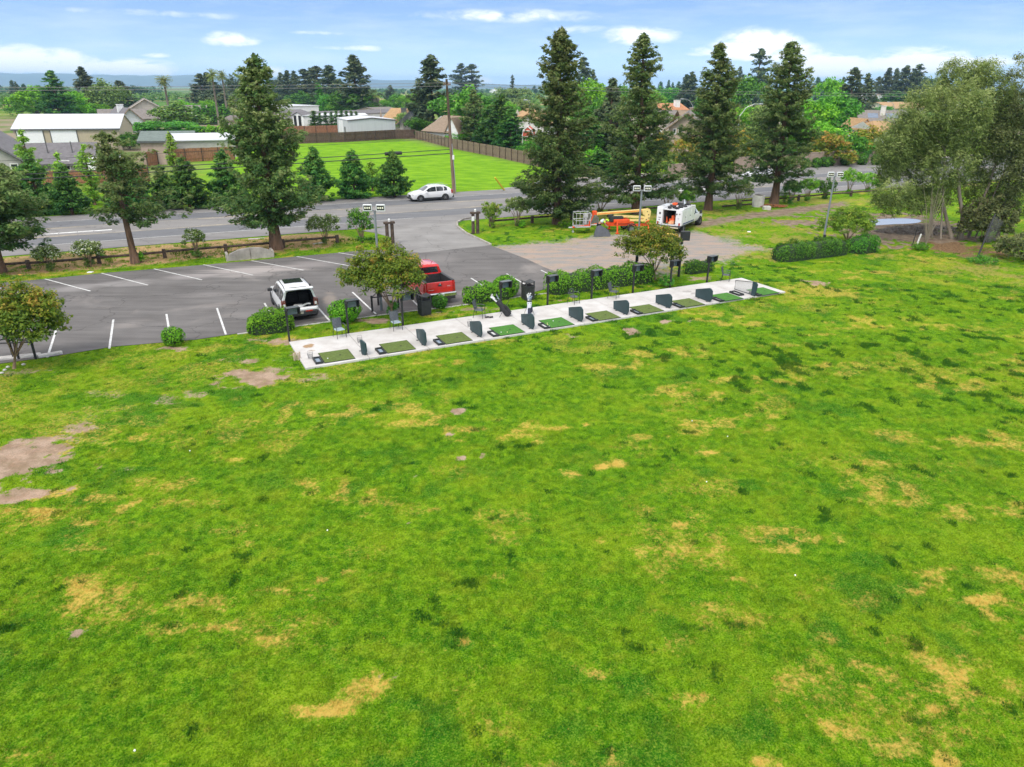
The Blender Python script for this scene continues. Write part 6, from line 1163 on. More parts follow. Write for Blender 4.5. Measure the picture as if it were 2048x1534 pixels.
# slack net and its leaning post
nm, ntt, npn = new_mat('black netting'); npn.inputs['Base Color'].default_value = (.07, .07, .065, 1); npn.inputs['Roughness'].default_value = .9; npn.inputs['Alpha'].default_value = .55
a = G(1953, 520); root = thing('leaning_net_post', 'dark post leaning over the lawn with a slack triangle of black netting', 'net', a); tp_ = WP(1990, 428, a.y+2.5)-a
mb = MB(); mb.tube([(0, 0, 0), tuple(tp_)], [.07, .05], 8); mb.build('post', blk_m, root)
nv_ = []; P0, P1, P2_, P3 = tp_, tp_*.38, WP(1993, 482, a.y+4)-a, WP(2006, 446, a.y+4)-a; mb = MB(); k = 8
for i in range(k+1):
    for j in range(k+1): u_, v_ = i/k, j/k; q = (P0.lerp(P3, u_)).lerp(P1.lerp(P2_, u_), v_); q += Vector((0, .25*math.sin(u_*6+v_*3), 0)); nv_.append(q)
mb.add(nv_, [(i*(k+1)+j, (i+1)*(k+1)+j, (i+1)*(k+1)+j+1, i*(k+1)+j+1) for i in range(k) for j in range(k)]); mb.build('netting', nm, root, smooth=True)
mb = MB(); mb.tube([(0, 0, 0), (.1, 0, 1.6)], .035, 6); o = mb.build('steel_stake', blk_m); o.location = G(1824, 493); tag(o, 'thin dark stake beside the leafless sapling', 'stake')
mb = MB(); mb.cyl((0, 0, .0), (.15, 0, .9), .07, n=8); o = mb.build('trunk_guard', M_['wtrim']); o.location = G(1834, 489); tag(o, 'white plastic trunk guard tube by the brush pile', 'trunk guard')
# hills far away
mb = MB(); r = np.random.default_rng(3); n = 160; xs = np.linspace(-1.15, .35, n); Yh = 9000.; prof = 55*(fbm(np.stack([xs*14+40, xs*0+3], 1), 1, 5, 5))
for i in range(n):
    hh = (85+prof[i]*1.3)*np.clip((.35-xs[i])/.5, 0, 1)*np.clip(.55+.9*(-xs[i]), .5, 1.1); X = xs[i]*Yh; mb.v += [(X, Yh, -5), (X, Yh+300, hh*.7), (X, Yh+900, hh+10), (X, Yh+2400, hh*.6)]
for i in range(n-1):
    for j in range(3): mb.f.append([i*4+j, (i+1)*4+j, (i+1)*4+j+1, i*4+j+1]); mb.mi.append(0)
mb.build('hills', mat('scrubby hills', (.10, .12, .075), .95, .25, .0015), kind='structure', smooth=True)
# ================================================================ VEHICLES
rub = mat('tyre rubber', (.018, .018, .018), .85, .2, 10); rim_m = mat('alloy rim', (.30, .31, .32), .35, .1, 5, metal=.7); rim_d = mat('dark rim', (.06, .06, .06), .4, .1, 5, metal=.5)
wp = mat('white car paint', (.78, .79, .80), .28, .03, 1.0, coat=.5); rp = mat('red car paint', (.56, .012, .010), .25, .10, 1.0, coat=.8); glass_c = mat('tinted car glass', (.018, .024, .028), .08, .2, 2, spec=.8, coat=.5); plas = mat('black plastic trim', (.028, .028, .03), .6, .15, 6); chrome = mat('chrome bumper', (.55, .56, .58), .18, .05, 3, metal=1.0); lred = mat('red lamp lens', (.40, .02, .015), .2, .15, 6, coat=.5); lclr = mat('clear lamp lens', (.62, .62, .60), .15, .1, 6, coat=.5); cab_in = mat('black cabin lining', (.010, .010, .011), .95, .1)
def wheel(root, x, y, r, w_, rm=None, name='wheel'):
    e = bpy.data.objects.new(name, None); C.objects.link(e); e.parent = root; s = 1 if y > 0 else -1
    t = MB(); ys = [(-w_/2, r*.80), (-w_/2, r*.95), (-w_*.35, r), (w_*.35, r), (w_/2, r*.95), (w_/2, r*.62)]; n = 24; vs = []
    for yy, rr in ys:
        for k in range(n): a = 2*math.pi*k/n; vs.append((x+rr*math.cos(a), y+s*yy, r+rr*math.sin(a)))
    fs = [(i*n+k, i*n+(k+1) % n, (i+1)*n+(k+1) % n, (i+1)*n+k) for i in range(len(ys)-1) for k in range(n)]; t.add(vs, fs); t.build('tyre', rub, e, smooth=True)
    m_ = MB(); yo = y+s*w_*.36; m_.cyl((x, yo-s*.08, r), (x, yo, r), r*.64, r*.62, 20)
    for k in range(6): a = k*math.pi/3; m_.box((x+math.cos(a)*r*.32, yo+s*.02, r+math.sin(a)*r*.32), (r*.55, .03, r*.13), M=Matrix.Rotation(-a, 4, 'Y'))
    m_.cyl((x, yo, r), (x, yo+s*.04, r), r*.13, n=10); m_.build('rim', rm or rim_m, e); return e
def loftring(mb, secs, cap0=True, cap1=True):
    rings = []
    for x, pr in secs: rings.append([(x, y, z) for y, z in pr]+[(x, -y, z) for y, z in reversed(pr) if y > 1e-6])
    n = len(rings[0]); vs = [p for r_ in rings for p in r_]; fs = []
    for i in range(len(rings)-1):
        for k in range(n): k2 = (k+1) % n; fs.append((i*n+k, (i+1)*n+k, (i+1)*n+k2, i*n+k2))
    if cap0: fs.append(tuple(range(n)))
    if cap1: fs.append(tuple(range((len(rings)-1)*n+n-1, (len(rings)-1)*n-1, -1)))
    mb.add(vs, fs)
def lerp_sec(secs, x):
    for (x0, a), (x1, b) in zip(secs[:-1], secs[1:]):
        if (x0-x)*(x1-x) <= 0: t = (x-x0)/(x1-x0) if x1 != x0 else 0; return [(p[0]+(q[0]-p[0])*t, p[1]+(q[1]-p[1])*t) for p, q in zip(a, b)]
def sidepanel(mb, secs, i0, i1, xs, f0, f1, off=.012, side=1):
    """glass or trim following the body side between profile points i0 and i1; xs a list of (x, f0, f1)"""
    vs = []
    for x, a, b in xs:
        s = lerp_sec(secs, x); p, q = s[i0], s[i1]
        for f in (a, b): y = p[0]+(q[0]-p[0])*f; z = p[1]+(q[1]-p[1])*f; vs.append((x, side*(y+off), z+off*.3))
    n = len(xs); mb.add(vs, [(2*i, 2*i+2, 2*i+3, 2*i+1) for i in range(n-1)])
def suv(name, label, loc, rz, paint, open_gate=False, L_=5.0, W=1.98, Hh=1.78, group=None):
    root = thing(name, label, 'car', loc, rz, group); w = W/2; b = Hh
    def sec(wb, belt, rw, rz_, wz=1.0, sill=.30): return [(w*wb*.90, sill), (w*wb, .52), (w*wb*1.0, .80), (w*wb*.96, belt), (w*rw, rz_-.05*(1 if rz_ > 1.3 else .4)), (w*rw*.82, rz_), (0, rz_+.025)]
    x0, x1 = -L_/2, L_/2
    secs = [(x0+.02, sec(.92, 1.02, .74, 1.05)), (x0+.06, sec(.97, 1.05, .76, 1.12)), (x0+.20, sec(1.0, 1.10, .74, b-.10)), (x0+.45, sec(1.0, 1.10, .76, b-.03)), (x0+1.4, sec(1.0, 1.08, .78, b)), (x0+2.4, sec(1.0, 1.05, .77, b-.01)), (x0+2.85, sec(1.0, 1.04, .74, b-.08)),
            (x0+3.65, sec(1.0, 1.03, .84, 1.13)), (x0+4.2, sec(.99, .99, .84, 1.06)), (x0+4.72, sec(.94, .86, .80, .93)), (x1-.04, sec(.80, .68, .70, .74)), (x1, sec(.74, .60, .66, .64))]
    if not open_gate: secs[2] = (x0+.34, sec(1.0, 1.10, .72, b-.30)); secs[3] = (x0+.80, sec(1.0, 1.10, .75, b-.09))
    body = MB()
    if open_gate:
        secs = [(x0+.14, sec(.98, 1.08, .76, b-.08, sill=.55))]+secs[2:]
        loftring(body, secs, cap0=False)
        out = [(x, y, z) for x, (y, z) in [(secs[0][0], p) for p in secs[0][1]]]; o = secs[0][1]; inn = [(y*.87, (z-1.15)*.90+1.19) for y, z in o]; xx = secs[0][0]
        ro = [(xx, y, z) for y, z in o]+[(xx, -y, z) for y, z in reversed(o) if y > 1e-6]; ri = [(xx+.02, y, z) for y, z in inn]+[(xx+.02, -y, z) for y, z in reversed(inn) if y > 1e-6]; n = len(ro)
        body.add(ro+ri, [(k, (k+1) % n, n+(k+1) % n, n+k) for k in range(n)]); body.bbox((x0+.11, 0, .585), (.24, W*.95, .27), .06)
    else: loftring(body, secs)
    bo = body.build('body', paint, root, smooth=False)
    me = bo.data; me.polygons.foreach_set('use_smooth', [True]*len(me.polygons)); m_ = bo.modifiers.new('edge', 'EDGE_SPLIT'); m_.split_angle = R(32)
    if open_gate:
        hole = MB(); rb = [(xx+1.25, y*.98, z) for _, y, z in ri]; hole.add(ri+rb, [(k, (k+1) % n, n+(k+1) % n, n+k) for k in range(n)]+[tuple(range(2*n-1, n-1, -1))]); ho = hole.build('cargo_area', cab_in, root)
        s = MB(); s.box((x0+1.15, .40, 1.05), (.18, .52, .5)); s.box((x0+1.15, -.40, 1.05), (.18, .52, .5)); s.build('rear_seat', cab_in, ho)
        gt = MB(); zt = b-.05; ga = R(8); M = Matrix.Rotation(ga, 4, 'Y')
        gt.bbox((0, 0, 0), (.66, 1.50, .10), .05); g = gt.build('tailgate', paint, root); g.location = (x0+.06, 0, zt+.10); g.rotation_euler = (0, R(12), 0)
        gi_ = MB(); gi_.box((-.02, 0, -.062), (.54, 1.34, .02)); gi_.build('tailgate_lining', plas, g)
        ws = MB(); ws.box((.28, 0, .058), (.05, .95, .025)); ws.build('spoiler_slot', plas, g)
    gl = MB()
    for s in (1, -1):
        a = x0+(.72 if not open_gate else .26)
        sidepanel(gl, secs, 3, 4, [(a, .10, .80), (a+.15, .04, .88), (x0+1.12, .04, .92)], 0, 0, side=s)
        sidepanel(gl, secs, 3, 4, [(x0+1.22, .05, .90), (x0+2.02, .05, .90)], 0, 0, side=s)
        sidepanel(gl, secs, 3, 4, [(x0+2.10, .05, .90), (x0+2.55, .06, .88), (x0+2.9, .06, .80), (x0+3.38, .10, .45)], 0, 0, side=s)
    gl.build('side_window', glass_c, root)
    ws = MB(); sA, sB = lerp_sec(secs, x0+2.86), lerp_sec(secs, x0+3.66); k = .012
    ws.add([(x0+2.90, sA[5][0]*1.02, sA[5][1]-.03+k), (x0+3.60, sB[4][0]*.96, sB[5][1]+.06), (x0+3.60, -sB[4][0]*.96, sB[5][1]+.06), (x0+2.90, -sA[5][0]*1.02, sA[5][1]-.03+k), (x0+2.90, 0, sA[6][1]+k), (x0+3.62, 0, sB[6][1]+.06)], [(0, 1, 5, 4), (4, 5, 2, 3)]); ws.build('windscreen', glass_c, root)
    if not open_gate:
        rw = MB(); rw.add([(x0+.045, .60, 1.14), (x0+.31, .58, b-.33), (x0+.31, -.58, b-.33), (x0+.045, -.60, 1.14)], [(0, 1, 2, 3)]); rw.build('rear_window', glass_c, root)
    else:
        sr = MB(); sr.box((x0+1.95, 0, b+.028), (.95, 1.02, .02)); sr.build('sunroof', glass_c, root)
    for s in (1, -1):
        rr = MB(); rr.tube([(x0+.55, s*w*.70, b-.01), (x0+.75, s*w*.70, b+.06), (x0+2.4, s*w*.69, b+.05), (x0+2.6, s*w*.69, b-.04)], .022, 6); rr.build('roof_rail', plas if open_gate else chrome, root)
        mm = MB(); mm.bbox((x0+3.30, s*(w+.12), 1.10), (.16, .26, .18), .04); mm.build('mirror', plas if open_gate else paint, root)
        tl = MB(); tl.bbox((x0+.16, s*w*.88, 1.0), (.22, .25, .42), .05); tl.build('tail_light', lred if not open_gate else mat('smoked tail lamp', (.16, .05, .04), .2, .4, 9, coat=.6), root)
        if open_gate: l2 = MB(); l2.bbox((x0+.045, s*w*.86, .93), (.03, .13, .16), .02); l2.build('reverse_light', lclr, root)
        hl = MB(); hl.bbox((x1-.20, s*w*.70, .80), (.30, .36, .14), .05); hl.build('headlight', lclr, root)
        for xw in (x0+1.0, x0+L_-.98):
            ar = MB(); ar.cyl((xw, s*w*.70, .37), (xw, s*(w+.004), .37), .44, n=24); ar.build('wheel_arch', plas, root); wheel(root, xw, s*(w-.12), .37, .25, rim_m if not open_gate else rim_d)
        sk = MB(); sk.box((x0+L_/2, s*w*.955, .36), (L_-2.9, .10, .14)); sk.build('sill_trim', plas, root)
    bp_ = MB(); bp_.bbox((x0+.04, 0, .45), (.30, W*.93, .26), .06); bp_.bbox((x1-.02, 0, .38), (.20, W*.78, .20), .05); bp_.build('bumper', plas, root)
    gr_ = MB(); gr_.bbox((x1+.005, 0, .62), (.04, .9, .22), .02); gr_.build('grille', plas, root)
    if open_gate:
        lr = MB(); lr.box((x0-.12, -.42, .56), (.03, .38, .07)); lr.build('reflector', lred, root)
        pl = MB(); pl.box((x0-.12, .05, .50), (.02, .32, .16)); pl.build('number_plate', mat('grubby plate', (.30, .29, .25), .5, .3, 12), root)
        ba = MB(); ba.bbox((x0+.42, .05, .76), (.35, .5, .10), .04); ba.tube([(x0+.30, -.2, .78), (x0+.42, -.45, .82), (x0+.40, -.62, .80)], .05, 7); ob = ba.build('loose_towel', M_['wtrim'], None); return root, ob
    return root, None
EXC = S(6.08, 41.05); ex, tw = suv('hatchback_suv', 'white parked SUV with its tailgate open and a dark sunroof', EXC, SA+R(90), wp, True)
tw.matrix_world = ex.matrix_basis @ tw.matrix_basis; tw.location = EXC; tw.rotation_euler = (0, 0, SA+R(90)); tag(tw, 'crumpled white towel lying in the open boot of the parked SUV', 'towel')
mc = (G(843, 404)+G(890, 401))/2+SN*.95; suv('moving_suv', 'white SUV driving along the far lane of the road', mc, SA+R(180), wp, False, L_=4.95, Hh=1.70)
suv('moving_suv', 'white car partly hidden by the rightmost tall redwood', S(86.0, 78.6)-SU*7.2, SA+R(180), wp, False, L_=4.7, Hh=1.55)
suv('parked_car', 'white car glimpsed at the kerb below the beige gable house', S(44.5, 86.6)+SU*20, SA, wp, False, L_=4.7, Hh=1.5) if False else None
# pickup
def pickup(label, loc, rz):
    root = thing('pickup_truck', label, 'pickup truck', loc, rz); w = 1.01; x0 = -2.95; x1 = 2.95
    def sec(wb, sh, sill=.48): return [(w*wb*.93, sill), (w*wb, .72), (w*wb, 1.0), (w*wb*.97, sh-.06), (w*wb*.92, sh), (0, sh+.02)]
    b = MB(); bl = 2.0; bx1 = x0+bl
    # box sides, tailgate and floor
    for s in (1, -1): b.add([(x, s*y, z) for x in (x0+.05, bx1) for y, z in ((w*.93, .50), (w, .75), (w*1.0, 1.05), (w*.97, 1.36), (w*.90, 1.40), (w*.80, 1.40), (w*.80, .78), (w*.80, .50))], [tuple(range(8)), tuple(range(15, 7, -1))]+[(i, i+8, (i+1) % 8+8, (i+1) % 8) for i in range(8)])
    b.box((bx1+.04, 0, 1.0), (.08, 1.9, .80)); bb_ = b.build('bed', rp, root); 
    fl = MB(); fl.box((x0+bl/2, 0, .76), (bl-.02, w*1.6, .05)); [fl.box((x0+bl/2, -.7+.2*i, .80), (bl-.05, .07, .03)) for i in range(8)]
    for s in (1, -1): fl.box((x0+bl/2, s*w*.785, 1.08), (bl-.05, .03, .60)); fl.box((x0+bl/2, s*w*.85, 1.415), (bl, .17, .025))
    fl.box((bx1-.02, 0, 1.08), (.03, 1.55, .60)); fl.build('bed_liner', plas, bb_)
    tg = MB(); tg.bbox((x0, 0, 1.05), (.09, 1.66, .66), .03); t_ = tg.build('tailgate', rp, root); h_ = MB(); h_.box((x0-.05, 0, 1.18), (.02, .22, .10)); h_.build('handle', plas, t_); em = MB(); em.cyl((x0-.052, 0, 1.26), (x0-.06, 0, 1.26), .05, n=10); em.build('badge', chrome, t_)
    for yy, zz, ww in ((.55, .93, .36), (-.55, 1.10, .20)): m_ = MB(); [m_.box((x0-.05, yy-ww/2+ww*(i+.5)/6, zz), (.012, ww/8, .035)) for i in range(6)]; m_.build('lettering', mat('pale lettering', (.55, .40, .38), .4, .05), t_)
    cb = MB(); secs = [(bx1+.10, sec(.98, 1.38)), (bx1+.12, sec(1, 1.40)), (x0+4.0, sec(1, 1.34)), (x0+4.6, sec(1, 1.30)), (x0+5.5, sec(.98, 1.20)), (x0+5.8, sec(.90, 1.06)), (x1, sec(.84, .85))]; loftring(cb, secs)
    def s2(bw, bz, tw_, tz): return [(w*bw, bz), (w*tw_, tz-.05), (w*tw_*.85, tz), (0, tz+.03)]
    c2 = [(bx1+.12, s2(.95, 1.36, .78, 1.80)), (bx1+.22, s2(.95, 1.36, .78, 1.92)), (bx1+.8, s2(.96, 1.36, .79, 1.95)), (bx1+1.7, s2(.95, 1.34, .78, 1.92)), (bx1+2.45, s2(.93, 1.32, .78, 1.34))]; loftring(cb, c2); cab_ = cb.build('cab', rp, root); md = cab_.modifiers.new('e', 'EDGE_SPLIT'); cab_.data.polygons.foreach_set('use_smooth', [True]*len(cab_.data.polygons)); md.split_angle = R(32)
    g = MB(); g.add([(bx1+.095, .70, 1.45), (bx1+.105, .64, 1.80), (bx1+.105, -.64, 1.80), (bx1+.095, -.70, 1.45)], [(0, 1, 2, 3)]); g.build('rear_window', glass_c, root)
    g = MB(); g.add([(bx1+1.76, .72, 1.88), (bx1+2.36, .84, 1.42), (bx1+2.36, -.84, 1.42), (bx1+1.76, -.72, 1.88)], [(0, 1, 2, 3)]); g.build('windscreen', glass_c, root)
    for s in (1, -1):
        g = MB(); sidepanel(g, c2, 0, 1, [(bx1+.35, .15, .85), (bx1+.85, .12, .88)], 0, 0, side=s); sidepanel(g, c2, 0, 1, [(bx1+.93, .12, .88), (bx1+1.7, .12, .85), (bx1+2.1, .14, .6)], 0, 0, side=s); g.build('side_window', glass_c, root)
        tl = MB(); tl.bbox((x0+.02, s*w*.90, 1.10), (.12, .16, .44), .04); tl.build('tail_light', lred, root)
        m_ = MB(); m_.bbox((bx1+1.95, s*(w+.16), 1.38), (.14, .26, .26), .04); m_.build('mirror', plas, root)
        for xw in (x0+1.15, x0+4.75):
            ar = MB(); ar.cyl((xw, s*w*.72, .44), (xw, s*(w+.005), .44), .50, n=24); ar.build('wheel_arch', plas, root); wheel(root, xw, s*(w-.13), .42, .28)
    bp_ = MB(); bp_.bbox((x0-.12, 0, .64), (.22, 1.98, .22), .05); q = bp_.build('rear_bumper', chrome, root); m_ = MB(); m_.box((x0-.24, 0, .66), (.02, .36, .16)); m_.build('number_plate', M_['wtrim'], q); m_ = MB(); m_.box((x0-.05, 0, .44), (.35, 1.8, .20)); m_.build('rear_valance', plas, root)
    bp_ = MB(); bp_.bbox((x1+.02, 0, .62), (.24, 1.9, .26), .05); bp_.build('front_bumper', chrome, root)
    an = MB(); an.tube([(x0+5.0, -.9, 1.2), (x0+4.9, -.95, 1.95)], .008, 4); an.build('aerial', plas, root)
pickup('bright red pickup truck parked behind the bronze crepe myrtle', S(14.15, 41.2), SA+R(90))
# ---- service truck
def service_truck():
    c = G(1310, 459); a = R(57); f = Vector((math.cos(a), math.sin(a), 0)); rt = Vector((f.y, -f.x, 0)); loc = (G(1310, 459)+G(1361, 474))/2+f*2.1; loc.z = 0
    root = thing('service_truck', 'white utility service truck with an open rear bay full of orange gear', 'truck', loc, a); W = 2.35; x0 = -2.1
    mw = wp; b = MB(); 
    for s in (1, -1): b.bbox((x0+1.75, s*(W/2-.28), 1.62), (3.5, .56, 1.62), .03)
    b.box((x0+3.42, 0, 1.62), (.14, W-1.14, 1.60)); b.box((x0+1.75, 0, 2.36), (3.46, W-1.14, .08)); b.box((x0+1.75, 0, .84), (3.46, W-1.14, .10)); body = b.build('utility_body', mw, root)
    ins = MB(); ins.box((x0+3.33, 0, 1.6), (.04, W-1.16, 1.42)); ins.box((x0+1.8, 0, .905), (3.0, W-1.16, .03)); [ins.box((x0+1.8, s*(W/2-.575), 1.6), (3.0, .02, 1.40)) for s in (1, -1)]; ins.build('bay_lining', mat('bay grey', (.10, .10, .09), .8, .2), body)
    r = random.Random(4); og = mat('orange gear', (.70, .10, .02), .6, .2, 4); pal = mat('pale orange sacks', (.75, .36, .18), .8, .15, 4)
    g = MB(); g.bbox((x0+.7, -.20, 1.35), (.5, .30, .75), .05); g.bbox((x0+.8, .05, 1.15), (.4, .35, .4), .05); g.cyl((x0+.6, .38, .93), (x0+.6, .42, 1.55), .10, .03, 10); g.build('orange_gear', og, root)
    g = MB(); g.bbox((x0+.40, -.15, 1.02), (.5, .5, .2), .06); g.bbox((x0+.42, -.20, 1.17), (.4, .38, .14), .05); g.build('folded_tarp', pal, root)
    for s in (1, -1):
        for i in range(3):
            d = MB(); xx = x0+.62+i*1.14; d.bbox((xx, s*(W/2+.008), 1.62), (1.02, .03, 1.42), .01); dd = d.build('locker_door', mw, root); h = MB(); h.bbox((xx+.38, s*(W/2+.03), 1.6), (.10, .03, .12), .01); h.build('latch', plas, dd)
        fd = MB(); fd.box((x0+1.7, s*(W/2-.15), .78), (3.4, .30, .12)); fd.build('side_rail', plas, root)
    st = MB(); [st.box((x0+.55+.36*i, -(W/2+.03), .98), (.30, .012, .12)) for i in range(8)]; st.build('blue_lettering_band', mat('navy decal', (.03, .05, .18), .5, .1), root)
    dc = MB(); [dc.box((x0-.012, y, z), (.02, ww, hh)) for y, z, ww, hh in ((.86, 1.95, .16, .20), (.86, 1.52, .22, .05), (.90, 1.30, .10, .07), (-.72, 1.98, .12, .14), (-.98, 2.0, .10, .10), (-.90, 1.55, .14, .03))]; dc.build('decal', mat('dark decal', (.08, .05, .05), .5, .2), root)
    tl = MB(); [tl.bbox((x0-.02, s*(W/2-.16), 1.00), (.05, .14, .24), .02) for s in (1, -1)]; tl.build('tail_light', lred, root)
    bp_ = MB(); bp_.bbox((x0-.30, 0, .70), (.62, W, .12), .03); bp_.build('rear_step', plas, root); bp2 = MB(); bp2.box((x0-.62, 0, .73), (.03, W*.98, .10)); bp2.build('step_edge', mat('cream edge', (.62, .56, .38), .6, .1), root)
    # lids, rack and clutter on top
    lid = MB(); lid.bbox((x0+1.2, W/2-.28, 2.50), (2.3, .60, .16), .04); lid.bbox((x0+1.9, -(W/2-.28), 2.46), (2.9, .58, .08), .03); lid.build('top_lid', mw, root)
    cl = MB(); [cl.bbox((x0+.3+r.random()*2.9, r.uniform(-.9, .8), 2.50), (.22+r.random()*.35, .12+r.random()*.2, .14+r.random()*.2), .03, r.random()*3) for _ in range(13)]; [cl.tube([(x0+.2, -.5-.1*i, 2.5), (x0+2.2, -.3-.08*i, 2.62)], .03, 5) for i in range(3)]; cl.build('roof_clutter', plas, root)
    cl = MB(); cl.bbox((x0+2.6, .5, 2.55), (.7, .4, .16), .04); cl.build('orange_cone_stack', og, root); cl = MB(); cl.add([(x0+2.9, -.25, 2.42), (x0+3.4, -.25, 2.42), (x0+3.45, -.1, 2.95), (x0+3.2, -.1, 2.98)], [(0, 1, 2, 3), (3, 2, 1, 0)]); cl.build('raised_flap', mw, root)
    # cab and chassis
    w = 1.0
    def sec(wb, sh): return [(w*wb*.93, .62), (w*wb, .85), (w*wb, 1.1), (w*wb*.97, sh-.06), (w*wb*.90, sh), (0, sh+.02)]
    def s2(bw, bz, tw_, tz): return [(w*bw, bz), (w*tw_, tz-.05), (w*tw_*.85, tz), (0, tz+.03)]
    cb = MB(); bx = x0+3.65; loftring(cb, [(bx, sec(1, 1.42)), (bx+1.5, sec(1, 1.40)), (bx+2.5, sec(.98, 1.32)), (bx+2.8, sec(.9, 1.15)), (bx+2.9, sec(.86, .95))]); c2 = [(bx+.0, s2(.95, 1.40, .80, 1.98)), (bx+.12, s2(.95, 1.40, .80, 2.06)), (bx+.9, s2(.95, 1.40, .80, 2.05)), (bx+1.65, s2(.93, 1.38, .78, 1.42))]; loftring(cb, c2); cb.build('cab', mw, root)
    for s in (1, -1):
        g = MB(); sidepanel(g, c2, 0, 1, [(bx+.18, .12, .85), (bx+.9, .12, .85), (bx+1.3, .15, .6)], 0, 0, side=s); g.build('side_window', glass_c, root); m_ = MB(); m_.bbox((bx+1.3, s*(w+.22), 1.55), (.14, .22, .36), .04); m_.build('mirror', plas, root)
        wheel(root, x0+1.05, s*(W/2-.22), .42, .32); wheel(root, bx+1.95, s*(w-.06), .42, .28); ar = MB(); ar.cyl((bx+1.95, s*.7, .48), (bx+1.95, s*(w+.02), .48), .52, n=24); ar.build('wheel_arch', plas, root)
    g = MB(); g.add([(bx+.95, .74, 1.99), (bx+1.58, .86, 1.47), (bx+1.58, -.86, 1.47), (bx+.95, -.74, 1.99)], [(0, 1, 2, 3)]); g.build('windscreen', glass_c, root)
    ch = MB(); ch.box((x0+3.1, 0, .58), (6.2, .8, .22)); ch.build('chassis', plas, root); root.scale = (1, 1, .88)
service_truck()
g = MB(); g.bbox((0, 0, .55), (.05, .05, 1.1), .01); o = g.build('water_cooler', og_ := mat('yellow plastic', (.75, .50, .10), .5, .1)); 
o.data.clear_geometry(); g = MB(); g.bbox((0, 0, .28), (1.1, .45, .5), .08); me2 = g.build('tmp', og_).data; o.data = me2; [bpy.data.objects.remove(x) for x in [x for x in bpy.data.objects if x.name.startswith('tmp')]]
o.name = 'tool_box'; o.location = G(1343, 480); o.rotation_euler = (0, 0, R(-30)); tag(o, 'yellow tool box on the ground behind the service truck step', 'tool box')
